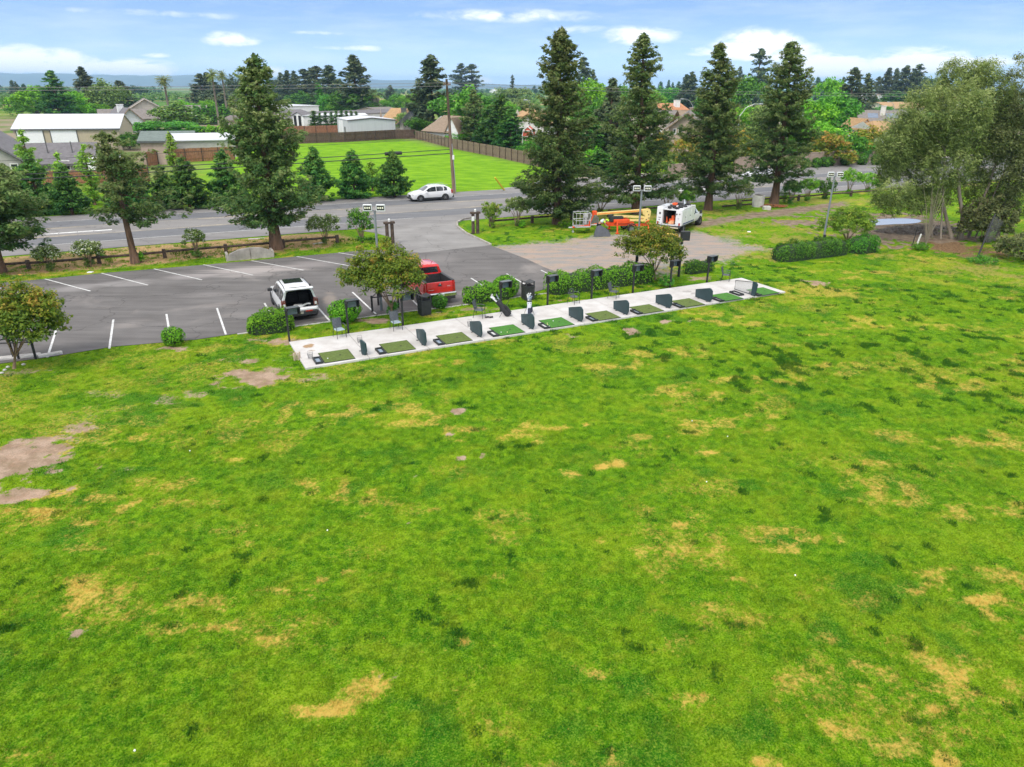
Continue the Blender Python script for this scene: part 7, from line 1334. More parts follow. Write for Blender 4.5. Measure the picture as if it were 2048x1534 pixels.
# ---- towable boom lift
def lift():
    a = G(1140, 466); b = G(1296, 461); d = (b-a); d.z = 0; ang = math.atan2(d.y, d.x); L_ = d.length; root = thing('boom_lift_trailer', 'orange towable boom lift with cream folded arms and a grey basket', 'boom lift', a, ang)
    orr = mat('orange chassis paint', (.78, .085, .012), .4, .1, 2); crm = mat('cream boom paint', (.80, .62, .22), .45, .08, 2); orb = mat('pale orange boom stripe', (.80, .30, .05), .45, .08, 2); alu = mat('grey basket tube', (.52, .53, .53), .4, .1, 4, metal=.3)
    k = L_/7.3
    m_ = MB(); m_.tube([(.2, 0, .50), (1.6, .0, .62), (3.0, .0, .80)], .085, 6); m_.box((4.5*k, 0, .72), (2.6, .72, .30)); m_.bbox((4.6*k, 0, .98), (1.5, .95, .34), .05); m_.box((6.5*k, 0, .55), (1.5, .60, .14)); m_.build('chassis', orr, root)
    m_ = MB(); m_.box((2.15, -.095, .70), (.9, .015, .10)); m_.build('white_decal', M_['wtrim'], root)
    m_ = MB(); m_.cyl((-.15, 0, .48), (.25, 0, .50), .07, n=8); m_.tube([(.3, .12, .05), (.3, .12, .9)], .035, 6); m_.cyl((.3, .08, .1), (.3, .16, .1), .10, n=12); m_.build('hitch', alu, root)
    for s in (1, -1):
        wheel(root, 5.35*k, s*.95, .36, .22); f = MB(); f.tube([(5.35*k-.50, s*.95, .40), (5.35*k-.36, s*.95, .70), (5.35*k, s*.95, .84), (5.35*k+.36, s*.95, .70), (5.35*k+.50, s*.95, .40)], .05, 5); f.box((5.35*k, s*.95, .80), (.5, .28, .03)); f.build('mudguard', plas, root)
        for x in (4.0*k, 6.9*k):
            q = MB(); q.tube([(x, s*.35, .8), (x, s*.95, 1.05)], .07, 6); q.tube([(x, s*.95, 1.1), (x, s*1.15, .12)], .075, 6); q.box((x, s*1.16, .06), (.30, .26, .06)); q.build('outrigger', orr, root)
    z0 = .98; m_ = MB(); m_.bbox((4.2*k, 0, 1.50), (1.25, .62, .62), .10); m_.bbox((3.65*k, 0, 1.82), (.5, .5, .42), .12); m_.build('turntable', mat('black hydraulic gear', (.03, .035, .03), .6, .3, 8), root)
    m_ = MB(); x1 = 6.95*k; m_.box(((3.9*k+x1)/2, -.12, 1.92), (x1-3.9*k, .20, .26), M=Matrix.Rotation(R(6), 4, 'Y')); m_.box(((4.4*k+x1)/2, -.12, 1.45), (x1-4.4*k, .20, .26), M=Matrix.Rotation(R(3), 4, 'Y'))
    m_.build('lower_arm', crm, root)
    m_ = MB(); pl_ = [(x1-.35, 1.25), (x1+.05, 1.05), (x1+.30, 1.3), (x1+.42, 2.5), (x1+.25, 2.85), (x1-.45, 2.70), (x1-.35, 2.2), (x1-.10, 1.9)]
    for yy in (-.24, .12): m_.add([(x, yy, z) for x, z in pl_]+[(x, yy+.06, z) for x, z in pl_], [tuple(range(8)), tuple(range(15, 7, -1))]+[(i, i+8, (i+1) % 8+8, (i+1) % 8) for i in range(8)])
    m_.box((x1+.1, -.04, 2.55), (.35, .34, .3)); hn = m_.build('knuckle_plate', crm, root); h_ = MB(); [h_.cyl((x1+dx, -.26, z), (x1+dx, .20, z), .06, n=8) for dx, z in ((.05, 2.5), (.2, 2.1), (.0, 1.5), (.25, 1.7))]; h_.build('pivot_pin', plas, hn)
    m_ = MB(); A_ = Vector((2.35*k, -.05, 2.35)); B_ = Vector((x1+.1, -.05, 2.68)); c_ = (A_+B_)/2; ln = (B_-A_).length; th_ = -math.atan2(B_.z-A_.z, B_.x-A_.x); m_.box(c_, (ln, .24, .30), M=Matrix.Rotation(th_, 4, 'Y')); ub = m_.build('upper_boom', crm, root); q = MB(); q.box(c_+Vector((0, -.125, -.02)), (ln*.98, .012, .15), M=Matrix.Rotation(th_, 4, 'Y')); q.build('boom_stripe', orb, ub)
    m_ = MB(); m_.bbox((2.15*k, -.05, 2.50), (.42, .30, .50), .06); m_.tube([(2.1*k, -.16, 2.5), (1.72*k, -.16, 1.05)], .05, 6); m_.build('jib_head', orr, root); m_ = MB(); m_.tube([(2.02*k, .08, 2.45), (1.64*k, .08, 1.05)], .045, 6); m_.tube([(2.12*k, -.05, 2.35), (1.76*k, -.05, 1.1)], .03, 6); m_.build('jib_link', alu, root)
    bk_ = MB(); xa, xb, ya, yb, za, zb, zc = .35*k, 1.65*k, -.65, .45, 1.02, 1.55, 2.12
    for z in (za, zb, zc):
        P_ = [(xa, ya, z), (xb, ya, z), (xb, yb, z), (xa, yb, z), (xa, ya, z)]
        for p, q in zip(P_[:-1], P_[1:]): bk_.cyl(p, q, .028, n=6)
    for x, y in ((xa, ya), (xb, ya), (xb, yb), (xa, yb), ((xa+xb)/2, ya), ((xa+xb)/2, yb)): bk_.cyl((x, y, za), (x, y, zc), .025, n=6)
    bo = bk_.build('basket', alu, root); q = MB(); q.box(((xa+xb)/2, (ya+yb)/2, za-.01), (xb-xa, yb-ya, .04)); q.build('basket_floor', alu, bo); q = MB(); q.bbox((xb-.25, .1, 1.85), (.4, .35, .35), .04); q.bbox((xb-.25, .05, 1.4), (.2, .25, .5), .04); q.build('control_box', mat('grey control box', (.45, .45, .44), .5, .1), bo)
    q = MB(); q.bbox((xb+.02, -.3, 1.25), (.12, .2, .42), .03); q.build('red_latch', orr, bo)
    for ch_ in root.children:
        nm_ = ch_.name.split('.')[0]
        if nm_ in ('lower_arm', 'knuckle_plate', 'upper_boom', 'jib_head', 'jib_link'): ch_.scale = (1, 1, .70)
        elif nm_ == 'turntable': ch_.scale = (1, 1, .80)
        elif nm_ == 'basket': ch_.scale = (1, 1, 1.10); ch_.location = (0, 0, -.52)
    return root, ang
lr_, la = lift()
# the grey lid off the lift, lying on its side
mb = MB(); pts = [(-.85, 0), (-.80, .35), (-.55, 1.05), (-.2, 1.12), (.55, .68), (.85, .20), (.80, 0)]; n = len(pts)
mb.add([(x, -.16, z) for x, z in pts]+[(x*.94, .28, z*.94) for x, z in pts], [tuple(range(n)), tuple(range(2*n-1, n-1, -1))]+[(i, i+n, (i+1) % n+n, (i+1) % n) for i in range(n)]); cov = mb.build('engine_cover', mat('dark grey moulded cover', (.12, .13, .148), .55, .12, 4)); cov.location = G(1204, 473); cov.rotation_euler = (0, 0, R(12)); cov.scale = (.88, .88, .88); tag(cov, 'dark grey engine cover stood on the gravel in front of the crouching worker', 'engine cover')
mb = MB(); pts = [(-.9, 0), (-.8, .5), (-.3, .95), (.5, .9), (.95, .5), (1.0, 0)]; n = len(pts); mb.add([(x, -.05, z) for x, z in pts]+[(x, .12, z) for x, z in pts], [tuple(range(n)), tuple(range(2*n-1, n-1, -1))]+[(i, i+n, (i+1) % n+n, (i+1) % n) for i in range(n)]); o = mb.build('culvert_slab', concd); o.location = G(1180, 447); o.rotation_euler = (0, 0, SA); tag(o, 'grey concrete headwall half hidden behind the lift basket', 'headwall')
# ================================================================ WORKER
def skin_body(name, verts, edges, m, parent=None, sub=2):
    me = bpy.data.meshes.new(name); me.from_pydata([v[:3] for v in verts], edges, []); me.materials.append(m); o = bpy.data.objects.new(name, me); C.objects.link(o)
    if parent: o.parent = parent
    sk = o.modifiers.new('skin', 'SKIN'); sk.use_smooth_shade = True
    for i, v in enumerate(verts): me.skin_vertices[0].data[i].radius = (v[3], v[3] if len(v) < 5 else v[4])
    me.skin_vertices[0].data[0].use_root = True; s = o.modifiers.new('s', 'SUBSURF'); s.levels = s.render_levels = sub; return o
skin_m = mat('skin', (.42, .24, .16), .6, .1, 8); hiv = mat('hi vis lime shirt', (.50, .75, .05), .8, .08, 6); pale_s = mat('pale grey vest', (.58, .64, .66), .85, .08, 6); navy = mat('dark work trousers', (.03, .035, .05), .85, .2, 6)
W0 = G(1203, 470)+Vector((.05, .62, 0))
person = thing('person', 'worker in a lime and pale grey top bending over the grey cover beside the lift', 'person', W0, R(0))
# legs, pelvis, bent trunk, head, arms (x right, y away; he leans towards +x)
bv = [(-.28, 0, .86, .15), (-.27, -.09, .80, .11), (-.20, -.11, .46, .075), (-.30, -.11, .10, .05), (-.18, -.12, .04, .05), (-.27, .10, .80, .11), (-.06, .12, .48, .075), (-.14, .12, .10, .05), (-.02, .13, .04, .05),
      (-.12, 0, 1.02, .15), (.08, 0, 1.14, .17), (.24, 0, 1.19, .13), (.33, 0, 1.20, .06), (.42, 0, 1.19, .095), (.50, 0, 1.14, .085),
      (.20, -.20, 1.14, .07), (.26, -.26, .90, .05), (.40, -.20, .72, .04), (.46, -.18, .68, .04), (.20, .20, 1.14, .07), (.28, .26, .90, .05), (.44, .20, .74, .04), (.50, .18, .70, .04)]
be = [(0, 1), (1, 2), (2, 3), (3, 4), (0, 5), (5, 6), (6, 7), (7, 8), (0, 9), (9, 10), (10, 11), (11, 12), (12, 13), (13, 14), (11, 15), (15, 16), (16, 17), (17, 18), (11, 19), (19, 20), (20, 21), (21, 22)]
skin_body('body', bv, be, skin_m, person)
cv_ = [(-.14, 0, 1.0, .165), (.0, 0, 1.10, .185), (.14, 0, 1.165, .185), (.24, 0, 1.19, .15), (.20, -.205, 1.14, .085), (.235, -.235, 1.02, .075), (.20, .205, 1.14, .085), (.24, .235, 1.02, .075)]
skin_body('vest', cv_[:4], [(0, 1), (1, 2), (2, 3)], pale_s, person); skin_body('sleeve', [(.22, -.12, 1.17, .10)]+[(.21, -.22, 1.10, .09), (.25, -.25, .95, .07)], [(0, 1), (1, 2)], hiv, person); skin_body('sleeve', [(.22, .12, 1.17, .10), (.21, .22, 1.10, .09), (.26, .25, .95, .07)], [(0, 1), (1, 2)], hiv, person)
skin_body('trousers', [(-.28, 0, .88, .17), (-.27, -.09, .80, .13), (-.20, -.11, .46, .095), (-.29, -.11, .12, .075), (-.27, .10, .80, .13), (-.06, .12, .48, .095), (-.13, .12, .12, .075)], [(0, 1), (1, 2), (2, 3), (0, 4), (4, 5), (5, 6)], navy, person)
mb = MB(); mb.sphere((.45, 0, 1.225), .125, 12, 8, .7); mb.tube([(.45, 0, 1.20), (.60, 0, 1.15)], [.12, .09], 10); mb.build('cap', hiv, person, smooth=True)
for s in (-1, 1):
    hb_ = MB(); px_, pz = (.46, .68) if s < 0 else (.50, .70)
    for f_ in range(5): dy = (f_-2)*.018; ln_ = (.05, .075, .085, .08, .06)[f_]; hb_.tube([(px_, s*.18+dy, pz), (px_+ln_*.6, s*.18+dy*1.3, pz-.02), (px_+ln_, s*.18+dy*1.4, pz-.05)], [.011, .010, .008], 6)
    hb_.sphere((px_-.01, s*.18, pz), .042, 8, 6, .6); hb_.build('hand', skin_m, person, smooth=True)
    b_ = MB(); x_ = -.22 if s < 0 else -.06; b_.bbox((x_, s*.12, .055), (.28, .11, .12), .03); b_.build('boot', plas, person)
mb = MB(); mb.bbox((.42, 0, 1.11), (.06, .10, .10), .03); mb.build('face', skin_m, person)
# ================================================================ DRIVING RANGE
mat_a = mat('olive hitting turf', (.105, .150, .028), .95, .12, 9, bump=.4, bscale=60); mat_b = mat('fresh green hitting turf', (.055, .190, .018), .95, .12, 9, bump=.4, bscale=60); rubb = mat('mat rubber edge', (.03, .035, .03), .9, .1)
div_m = mat('dark green divider plastic', (.024, .053, .062), .5, .10, 1.5); tray_m = mat('black ball tray', (.022, .026, .028), .55, .1, 6); pan_b = mat('blue grey tray bottom', (.26, .33, .40), .6, .1, 4); pan_w = mat('pale tray bottom', (.62, .62, .60), .6, .1, 4); ball_m = mat('golf ball', (.85, .86, .84), .35, .02); ball_y = mat('yellow golf ball', (.80, .80, .35), .35, .02)
ORD = ['first', 'second', 'third', 'fourth', 'fifth', 'sixth', 'seventh', 'eighth', 'ninth', 'last']
PU, PN, DP = 5.70, 31.17, 3.035
tint = [0, 0, 0, 1, 1, 0, 0, 0, 1, 1]
for k in range(10):
    u = PU+DP*k-(.02*k*.3); root = thing('hitting_mat', ['olive', 'fresh green'][tint[k]]+' square hitting mat, '+ORD[k]+(' one counted' if k < 9 else ' one')+' from the brown stained end of the slab', 'hitting mat', S(u, PN, PZ), SA, 'hitting mats on the slab')
    W_ = 1.46; mb = MB(); mb.box((W_/2, W_/2, .012), (W_, W_, .024)); mb.build('rubber_base', rubb, root); mb = MB(); mb.box((W_/2, W_/2, .030), (W_-.05, W_-.05, .014)); tf = mb.build('turf', (mat_a, mat_b)[tint[k]], root)
    sc_ = MB(); sc_.cyl((W_*.62, W_*.5, .030), (W_*.62, W_*.5, .055 if k in (0,) else .041), .05 if k else .035, n=8); sc_.build('tee', rubb, root)
    tr = thing('ball_tray', 'shallow black ball tray with a '+('pale' if tint[k] or k in (3, 4, 8) else 'blue grey')+' bottom beside the '+ORD[k]+' mat', 'ball tray', S(u-.40, PN+.02, PZ), SA, 'ball trays beside the mats')
    mb = MB(); w_, l_ = .36, .78
    for c_, d_ in (((w_/2, .03, .06), (w_, .06, .10)), ((w_/2, l_-.03, .06), (w_, .06, .10)), ((.03, l_/2, .06), (.06, l_-.12, .10)), ((w_-.03, l_/2, .045), (.06, l_-.12, .07))): mb.box(c_, d_)
    mb.box((w_/2, l_/2, .012), (w_, l_, .02)); mb.build('frame', tray_m, tr); mb = MB(); mb.box((w_/2, l_/2, .026), (w_-.14, l_-.14, .01)); mb.build('bottom', pan_w if tint[k] or k in (3, 4, 8) else pan_b, tr)
# one more tray on the far side of the ninth mat
tr = thing('ball_tray', 'pale bottomed ball tray on the far side of the ninth mat, before the mesh divider', 'ball tray', S(PU+DP*8+1.56, PN+.55, PZ), SA, 'ball trays beside the mats'); mb = MB(); w_, l_ = .42, .9
for c_, d_ in (((w_/2, .03, .06), (w_, .06, .10)), ((w_/2, l_-.03, .06), (w_, .06, .10)), ((.03, l_/2, .06), (.06, l_-.12, .10)), ((w_-.03, l_/2, .06), (.06, l_-.12, .10))): mb.box(c_, d_)
mb.box((w_/2, l_/2, .012), (w_, l_, .02)); mb.build('frame', tray_m, tr); mb = MB(); mb.box((w_/2, l_/2, .026), (w_-.14, l_-.14, .01)); mb.build('bottom', pan_w, tr)
# balls
r = random.Random(2)
BL = ['white golf ball on the lower left part of the first olive mat', 'white golf ball near the tray on the fourth mat', 'yellowish golf ball nearer the middle of the fourth mat', 'yellowish golf ball on the edge of the fifth mat, farther from the lawn', 'yellowish golf ball at the fifth tray', 'white golf ball in the gap between the fifth tray and its mat', 'white golf ball on the slab edge below the fifth tray', 'white golf ball far back on the fifth mat']
for bi, (k, du, dn, yl) in enumerate([(0, .25, .45, 0), (3, .22, .42, 0), (3, .52, .30, 1), (4, .12, .72, 1), (4, .02, .50, 1), (4, -.04, .20, 0), (4, -.10, .08, 0), (4, .62, .95, 0)]):
    mb = MB(); mb.sphere((0, 0, 0), .0225*1.25, 10, 7); o = mb.build('golf_ball', (ball_m, ball_y)[yl]); o.location = S(PU+DP*k+du, PN+dn, PZ+.04+.022); tag(o, BL[bi], 'golf ball', 'loose golf balls at the bays')
for x, y, lb in ((1413, 965, 'white golf ball beside the pale scrap in the middle distance of the lawn'), (655, 1062, 'lone white golf ball in the left half of the lawn'), (1590, 1152, 'brightest lone golf ball in the right half of the lawn'), (1384, 843, 'farther one of two golf balls near the dark tufts, right of the lawn centre'), (1455, 874, 'nearer one of two golf balls near the dark tufts, right of the lawn centre'), (380, 903, 'golf ball out on the lawn toward the bare earth patch'), (270, 1503, 'golf ball nearest the camera at the lower left')):
    mb = MB(); mb.sphere((0, 0, 0), .024, 8, 6); o = mb.build('golf_ball', ball_m); p = G(x, y); o.location = (p.x, p.y, .03); tag(o, lb, 'golf ball', 'golf balls out on the lawn')
# dividers
def divider(u, n0, n1, h0, h1, label, bend=0.0, lean=.05):
    o = S(u, n0, PZ); root = thing('bay_divider', label, 'divider', o, SA+R(90), 'dark green bay dividers'); L_ = n1-n0; th = .075
    prof = [(0.0, .02), (L_, .02), (L_, h1), (.22, h0), (.08, h0-.02), (0.0-.06, h0-.12)]
    mb = MB(); nseg = 10; vs = []; 
    def top(x): return np.interp(x, [-.06, .08, .22, L_], [h0-.12, h0-.02, h0, h1])
    xs = np.linspace(-.06, L_, nseg+1)
    for i, x in enumerate(xs):
        by = bend*math.sin(math.pi*(x/L_)*1.6); zb = .02+max(0, (.0-x))*4 if x < 0 else .02
        for yy, z in ((-th/2, zb), (th/2, zb), (th/2+lean, top(x)), (-th/2+lean, top(x))): vs.append((max(x, -.06) if z > .1 else max(x, 0.0), by+yy, z))
    fs = [(4*i+j, 4*(i+1)+j, 4*(i+1)+(j+1) % 4, 4*i+(j+1) % 4) for i in range(nseg) for j in range(4)]+[(0, 1, 2, 3), (4*nseg+3, 4*nseg+2, 4*nseg+1, 4*nseg)]
    mb.add(vs, fs); mb.build('panel', div_m, root)
    rb = MB()
    for f in (.25, .5, .75): rb.tube([(x, bend*math.sin(math.pi*(x/L_)*1.6)-th/2-.002+lean*f, .02+f*(top(x)-.02)) for x in xs[1:]], .010, 4)
    rb.build('moulded_rib', div_m, root)
    ft = MB(); ft.box((L_*.75, 0, .012), (.08, .26, .02)); ft.box((L_*.2, 0, .012), (.08, .26, .02)); ft.build('foot', tray_m, root)
for k in range(9):
    if k == 8: u = PU+DP*8-.62+.0
    else: u = PU+DP*k+2.02
    if k < 8: divider(u, 31.35, 32.75 if k else 32.35, .86-.1*(k == 0), .50, 'dark green bay divider after the '+ORD[k]+' mat', bend=(.10, .05, 0, .02, 0, 0, 0, 0)[k], lean=.03)
# mesh divider at the last bay
o = S(PU+DP*8+2.42, 31.25, PZ); root = thing('mesh_divider', 'framed mesh divider with a dark green end panel before the last mat', 'divider', o, SA+R(92)); mb = MB(); L_ = 1.75
fr = [(.25, .05), (L_, .05), (L_, .62), (.25, .86), (.25, .05)]; mb.tube([(x, 0, z) for x, z in fr], .022, 6); mb.tube([(.25, 0, .05), (.25, 0, .86)], .02, 6); mb.build('frame', tray_m, root)
mb = MB(); pr = [(0, .0), (.30, .0), (.30, .88), (.05, .90), (-.10, .78)]; mb.add([(x, -.035, z) for x, z in pr]+[(x, .035, z) for x, z in pr], [tuple(range(5)), tuple(range(9, 4, -1))]+[(i, i+5, (i+1) % 5+5, (i+1) % 5) for i in range(5)]); mb.build('end_panel', div_m, root)
ms_, mt, mp_ = new_mat('pale mesh'); mp_.inputs['Base Color'].default_value = (.35, .36, .35, 1); mp_.inputs['Alpha'].default_value = .45; mb = MB(); mb.add([(.27, 0, .06), (L_-.02, 0, .06), (L_-.02, 0, .61), (.27, 0, .84)], [(0, 1, 2, 3)]); mb.build('mesh', ms_, root)
# hooded screens on posts
scr = mat('screen glass', (.10, .14, .16), .2, .1, 2, coat=.4)
PB = [(4.80, 35.16), (7.83, 35.20), (10.83, 35.22), (16.75, 35.26), (19.85, 35.28), (22.95, 35.30), (26.05, 35.32), (29.0, 35.34), (32.1, 35.36)]
SPL = ['hooded screen post at the slab corner before the open tailgate', 'second hooded screen post, in front of the large round bush', 'third hooded screen post, beside the bronze crepe myrtle', 'fourth hooded screen post, behind the black golf bag', 'fifth hooded screen post, right of the second dark bin', 'sixth hooded screen post, before the middle of the longest hedge', 'seventh hooded screen post, at the far end of the longest hedge', 'eighth hooded screen post, in front of the tall equipment post', 'ninth hooded screen post, last one near the slab end']
sp0 = thing('screen_post', SPL[0], 'screen', S(PB[0][0], PB[0][1]), SA, 'hooded screens along the back of the slab')
mb = MB(); mb.box((0, 0, .80), (.09, .09, 1.72)); mb.build('post', blk_m, sp0)
mb = MB(); w_, h_, d_ = .66, .44, .36; zc_ = 1.56; x_ = .34
mb.box((x_, .02, zc_+h_/2), (w_, d_, .03)); mb.box((x_, .02+d_/2-.01, zc_), (w_-.004, .05, h_-.03))
for s in (-1, 1): mb.add([(x_+s*w_/2+e, y, z) for e in (-.015, .015) for y, z in ((-.17, zc_+h_/2-.016), (.19, zc_+h_/2-.016), (.19, zc_-h_/2), (.0, zc_-h_/2), (-.14, zc_-h_*.2))], [tuple(range(5)), tuple(range(9, 4, -1))]+[(i, i+5, (i+1) % 5+5, (i+1) % 5) for i in range(5)])
mb.cyl((0, 0, zc_+.1), (.1, 0, zc_+.1), .06, n=8); hd = mb.build('hood', blk_m, sp0); hd.rotation_euler = (0, 0, R(8))
mb = MB(); mb.box((x_, .12, zc_-.01), (w_-.14, .03, h_-.12)); sn = mb.build('screen', scr, hd); mb = MB(); mb.box((x_, .02, zc_+h_/2+.019), (w_-.01, d_-.02, .012)); mb.build('roof_plate', mat('grey hood top', (.09, .10, .11), .4, .1, 3), hd)  # thin plate makes the hood top a lighter grey than its sides
for i in range(1, 9): dup(sp0, S(*PB[i]), SA+(i-4)*R(.5), label=SPL[i])
# chairs
met = mat('dark metal mesh', (.085, .095, .105), .55, .12, 12); seat_l = mat('pale worn seat mesh', (.34, .42, .46), .5, .1, 8)
def chair(label, loc, rz, sm=met, rnd=False, straight=False):
    root = thing('patio_chair', label, 'chair', loc, rz, 'patio chairs along the back of the slab'); s = MB(); s.bbox((0, 0, .43), (.46, .46, .035), .03) if not rnd else s.cyl((0, 0, .41), (0, 0, .445), .24, n=18); s.build('seat', sm, root)
    b = MB()
    if rnd:
        b.tube([(math.cos(a)*.26, .20+.03*math.sin(a), .62+.26*math.sin(a)) for a in np.linspace(-.25, math.pi+.25, 14)], .014, 6)
        for i in range(-3, 4): b.tube([(i*.06, .21, .46), (i*.075, .23, .60+.24*math.sqrt(max(0, 1-(i*.075/.27)**2)))], .009, 4)
    else:
        vs = []
        for j in range(7):
            t_ = j/6; z = .45+.48*t_
            for i in range(5): x = (i/4-.5)*(.44+.04*t_); vs.append((x, .22+.10*t_+.03*math.cos(i/4*math.pi*2)*t_, z))
        b.add(vs+[(x, y+.018, z) for x, y, z in vs], [(j*5+i, j*5+i+1, (j+1)*5+i+1, (j+1)*5+i) for j in range(6) for i in range(4)]+[(35+(j+1)*5+i, 35+(j+1)*5+i+1, 35+j*5+i+1, 35+j*5+i) for j in range(6) for i in range(4)])
        b.tube([(-.22, .22, .44), (-.24, .33, .95), (.24, .33, .95), (.22, .22, .44)], .014, 6)
    b.build('backrest', met, root)
    for sx in (-1, 1):
        l = MB(); l.tube([(sx*.24, -.22, .64), (sx*.24, -.24, .3), (sx*.25, -.25, 0)], .015, 6); l.build('leg', blk_m, root); l = MB(); l.tube([(sx*.23, .22, .46), (sx*.25, .30, 0)], .015, 6); l.build('leg', blk_m, root)
        a = MB(); a.tube([(sx*.24, -.24, .60), (sx*.27, -.18, .665), (sx*.27, .05, .675), (sx*.24, .27, .64)], .017, 6); a.build('armrest', met, root)
CZ = PZ
chair('mesh patio chair between the first two screen posts', S(7.25, 34.62, CZ), SA+R(10), seat_l); chair('mesh patio chair just left of the third screen post', S(10.25, 34.55, CZ), SA+R(4), seat_l)
chair('mesh patio chair turned sideways beside the black golf bag', S(15.15, 34.68, CZ), SA+R(48)); chair('round backed wire chair before the longest hedge', S(21.35, 34.75, CZ), SA+R(20), rnd=True)
chair('mesh patio chair angled near the seventh screen post', S(24.2, 34.72, CZ), SA+R(35)); chair('dark patio chair at the far end of the slab', S(33.4, 35.0, CZ), SA+R(40))
mb = MB(); [mb.sphere((x, y, .05), .07, 8, 6, .7) for x, y in ((-.16, 0), (-.05, .05), (.08, 0), (.18, .04))]; o = mb.build('shoes', blk_m); o.location = S(15.55, 34.30, PZ); tag(o, 'black golf shoes on the slab under the sideways chair', 'shoes')
# bins
def bin_(label, loc, rz):
    root = thing('litter_bin', label, 'bin', loc, rz, 'square dark litter bins'); m_ = mat('dark grey ribbed bin', (.040, .042, .042), .6, .15, 5); w_ = .58; mb = MB(); mb.box((0, 0, .43), (w_, w_, .86), taper=1.04)
    for s in (-1, 1):
        for i in range(6): mb.box((-.22+.088*i, s*(w_/2+.008), .40), (.03, .02, .70)); mb.box((s*(w_/2+.008), -.22+.088*i, .40), (.02, .03, .70))
    for z in (.80, .86): mb.box((0, 0, z), (w_+.06, w_+.06, .03))
    mb.build('body', m_, root); mb = MB()
    for x in (-1, 1):
        for y in (-1, 1): mb.box((x*.27, y*.27, 1.0), (.06, .06, .26))
    mb.add([(-.31, -.31, 1.14), (.31, -.31, 1.14), (.31, .31, 1.14), (-.31, .31, 1.14), (0, -.31, 1.06), (0, .31, 1.06), (-.31, -.31, 1.17), (.31, -.31, 1.17), (.31, .31, 1.17), (-.31, .31, 1.17), (0, -.31, 1.09), (0, .31, 1.09)], [(0, 4, 5, 3), (4, 1, 2, 5), (6, 9, 11, 10), (10, 11, 8, 7), (0, 6, 10, 4), (4, 10, 7, 1), (3, 5, 11, 9), (5, 2, 8, 11), (0, 3, 9, 6), (1, 7, 8, 2)])
    mb.build('lid', m_, root); mb = MB(); mb.box((0, 0, .90), (w_-.06, w_-.06, .02)); mb.build('opening_shade', cab_in, root)  # near-black plate over the solid body; the mouth's shade put into colour
bin_('square dark litter bin under the pickup bumper', S(12.62, 36.75), SA+R(6)); bin_('square dark litter bin at the start of the longest hedge', S(19.42, 37.0), SA+R(4))
# golf bags
def golfbag(label, loc, rz, tilt, c1, c2, hood, stand=True):
    root = thing('golf_bag', label, 'golf bag', loc, rz); M = Matrix.Rotation(tilt, 4, 'X'); body = MB(); body.tube([(0, 0, .03), (0, 0, .30), (0, 0, .60), (0, 0, .86)], [.155, .15, .125, .135], 14); b = body.build('bag', c1, root, smooth=False); b.rotation_euler = (tilt, 0, 0)
    p = MB(); p.bbox((0, -.15, .30), (.20, .12, .42), .05); p.bbox((.13, -.05, .42), (.10, .18, .34), .04); p.build('pocket', c2, b); rg = MB(); rg.tube([(0, 0, .84), (0, 0, .90)], .142, 14); rg.build('collar', blk_m, b)
    r = random.Random(len(label)); cl = MB(); hd = MB()
    for i in range(8):
        x, y = r.uniform(-.09, .09), r.uniform(-.09, .09); h = r.uniform(1.0, 1.16); cl.tube([(x, y, .8), (x*1.3, y*1.3, h)], .008, 5); cl.bbox((x*1.3+.02, y*1.3, h+.01), (.07, .03, .05), .01)
    cl.build('clubs', chrome, b)
    for i in range(2): x = -.06+.07*i; hd.tube([(x, .05, .9), (x*1.4, .07, 1.10), (x*1.6, .10, 1.24), (x*1.6+.05, .03, 1.30)], [.03, .045, .06, .045], 8)
    hd.build('headcover', hood, b, smooth=True)
    st = MB(); [st.tube([(s*.05, 0, .78), (s*.30, .42, 0)], .011, 5) for s in (-1, 1)]; so_ = st.build('stand_leg', plas, root); so_.rotation_euler = (0, 0, 0)
blk_bag = mat('black bag fabric', (.02, .021, .023), .7, .2, 8); wht_bag = mat('white bag fabric', (.66, .68, .74), .6, .08, 5); nvy_bag = mat('navy bag panel', (.03, .035, .06), .6, .15, 6)
golfbag('black golf bag leaning back on its stand near the sideways chair', S(16.75, 34.15, PZ), SA+R(55), R(-38), blk_bag, blk_bag, M_['wtrim']); bpy.data.objects['golf_bag'].scale = (1.2, 1.2, 1.2); golfbag('white and navy golf bag standing upright behind the fourth divider', S(17.72, 33.55, PZ), SA+R(-25), R(-10), wht_bag, nvy_bag, M_['wtrim'])
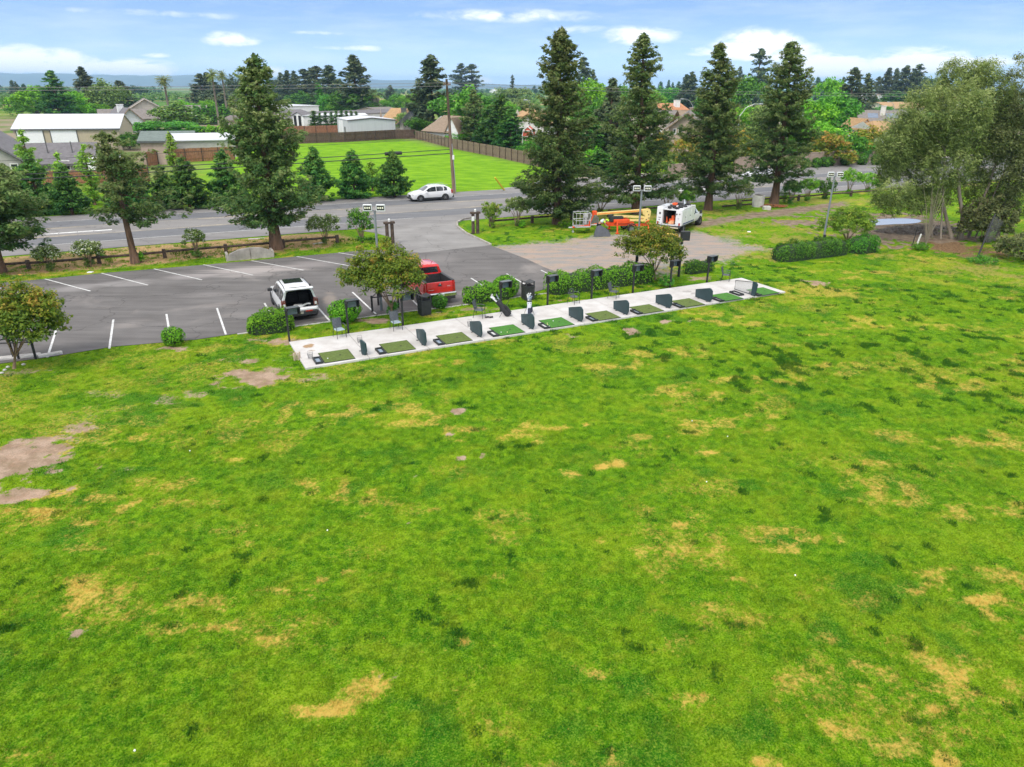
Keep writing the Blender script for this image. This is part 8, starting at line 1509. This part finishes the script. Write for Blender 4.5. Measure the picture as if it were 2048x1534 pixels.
# wire ball baskets
def basket(label, loc):
    root = thing('ball_basket', label, 'basket', loc, SA, 'wire ball baskets'); mb = MB(); n = 12
    for z, q in ((.01, .10), (.12, .115), (.24, .13)): mb.tube([(q*math.cos(a), q*math.sin(a), z) for a in np.linspace(0, 6.283, 15)], .006, 4)
    for i in range(n): a = 6.283*i/n; mb.tube([(.10*math.cos(a), .10*math.sin(a), .01), (.13*math.cos(a), .13*math.sin(a), .24)], .005, 4)
    mb.build('cage', met, root); mb = MB(); mb.tube([(-.13, 0, .24), (-.10, 0, .38), (.10, 0, .38), (.13, 0, .24)], .007, 5); mb.build('handle', met, root)
basket('wire ball basket on the bare slab beside the first tray', S(5.25, 32.15, PZ)); basket('wire ball basket behind the first divider', S(7.95, 33.35, PZ)); basket('wire ball basket behind the third divider', S(14.0, 33.4, PZ))
mb = MB(); [mb.box((.09*i, .05*(i % 2), .20), (.06, .04, .42+.04*(i % 2)), R(10*i)) for i in range(4)]; o = mb.build('wood_stakes', mat('raw pine', (.62, .48, .36), .85, .15, 8)); o.location = G(589, 722); o.rotation_euler = (R(8), 0, SA); tag(o, 'four short raw wooden stakes at the slab corner', 'stakes')
# litter in the lot
for i, (x, y, lb) in enumerate([(181, 545, 'scrap of white paper on the grass beside the lot'), (513, 478, 'flat pale slab on the dry verge behind the rail'), (637, 487, 'pale scrap at the foot of the tallest oleander'), (1498, 464, 'white scrap on the open grass by the gravel')]):
    mb = MB(); mb.bbox((0, 0, .03), ((.35, 1.3, .9, .4)[i], .3, .05), .01); o = mb.build('scrap', M_['wtrim'] if i in (0, 3) else conc); o.location = G(x, y); o.rotation_euler = (0, 0, .4*i); tag(o, lb, 'scrap')
# small leafy suckers at trunks and rail posts on the verge
for i, (x, y, w_, h_, lb) in enumerate([(280, 524, .9, .9, 'green sucker bush at the foot of the windswept redwood'), (392, 514, .6, .55, 'small bush at the foot of the umbrella oleander'), (203, 516, .6, .3, 'low green weed on the dry verge'), (1130, 455, 1.4, .7, 'weedy bush at the foot of the tallest redwood'), (1568, 404, 1.6, 1.6, 'leafy suckers beside the rightmost tall redwood'), (1045, 455, .8, .5, 'weed clump under the pale open oleander'), (1840, 500, 1.6, .5, 'tall weeds by the white trunk guard'), (1963, 527, 2.4, .5, 'fringe of tall grass at the leaning net post')]):
    shrub_stems(500+i, h_, w_, LM['hedge' if i not in (6, 7) else 'green'], loc=G(x, y), size=.13, name='low_bush', label=lb, base=.05, nst=4, ncl=22+int(w_*14), per=20, cat='bush')
# ================================================================ AIR
hz = MB(); hz.box((0, 6200, 80), (19600, 13400, 163)); hm = bpy.data.materials.new('valley air'); hm.use_nodes = True; ht = hm.node_tree; ht.nodes.clear()
ho_ = N(ht, 'ShaderNodeOutputMaterial'); pv = N(ht, 'ShaderNodeVolumePrincipled'); pv.inputs['Density'].default_value = .00012; pv.inputs['Color'].default_value = (.44, .72, 1.0, 1); pv.inputs['Anisotropy'].default_value = .0; LK(ht, pv.outputs[0], ho_.inputs['Volume'])
haze = hz.build('haze', hm); tag(haze, None, None, kind='stuff')
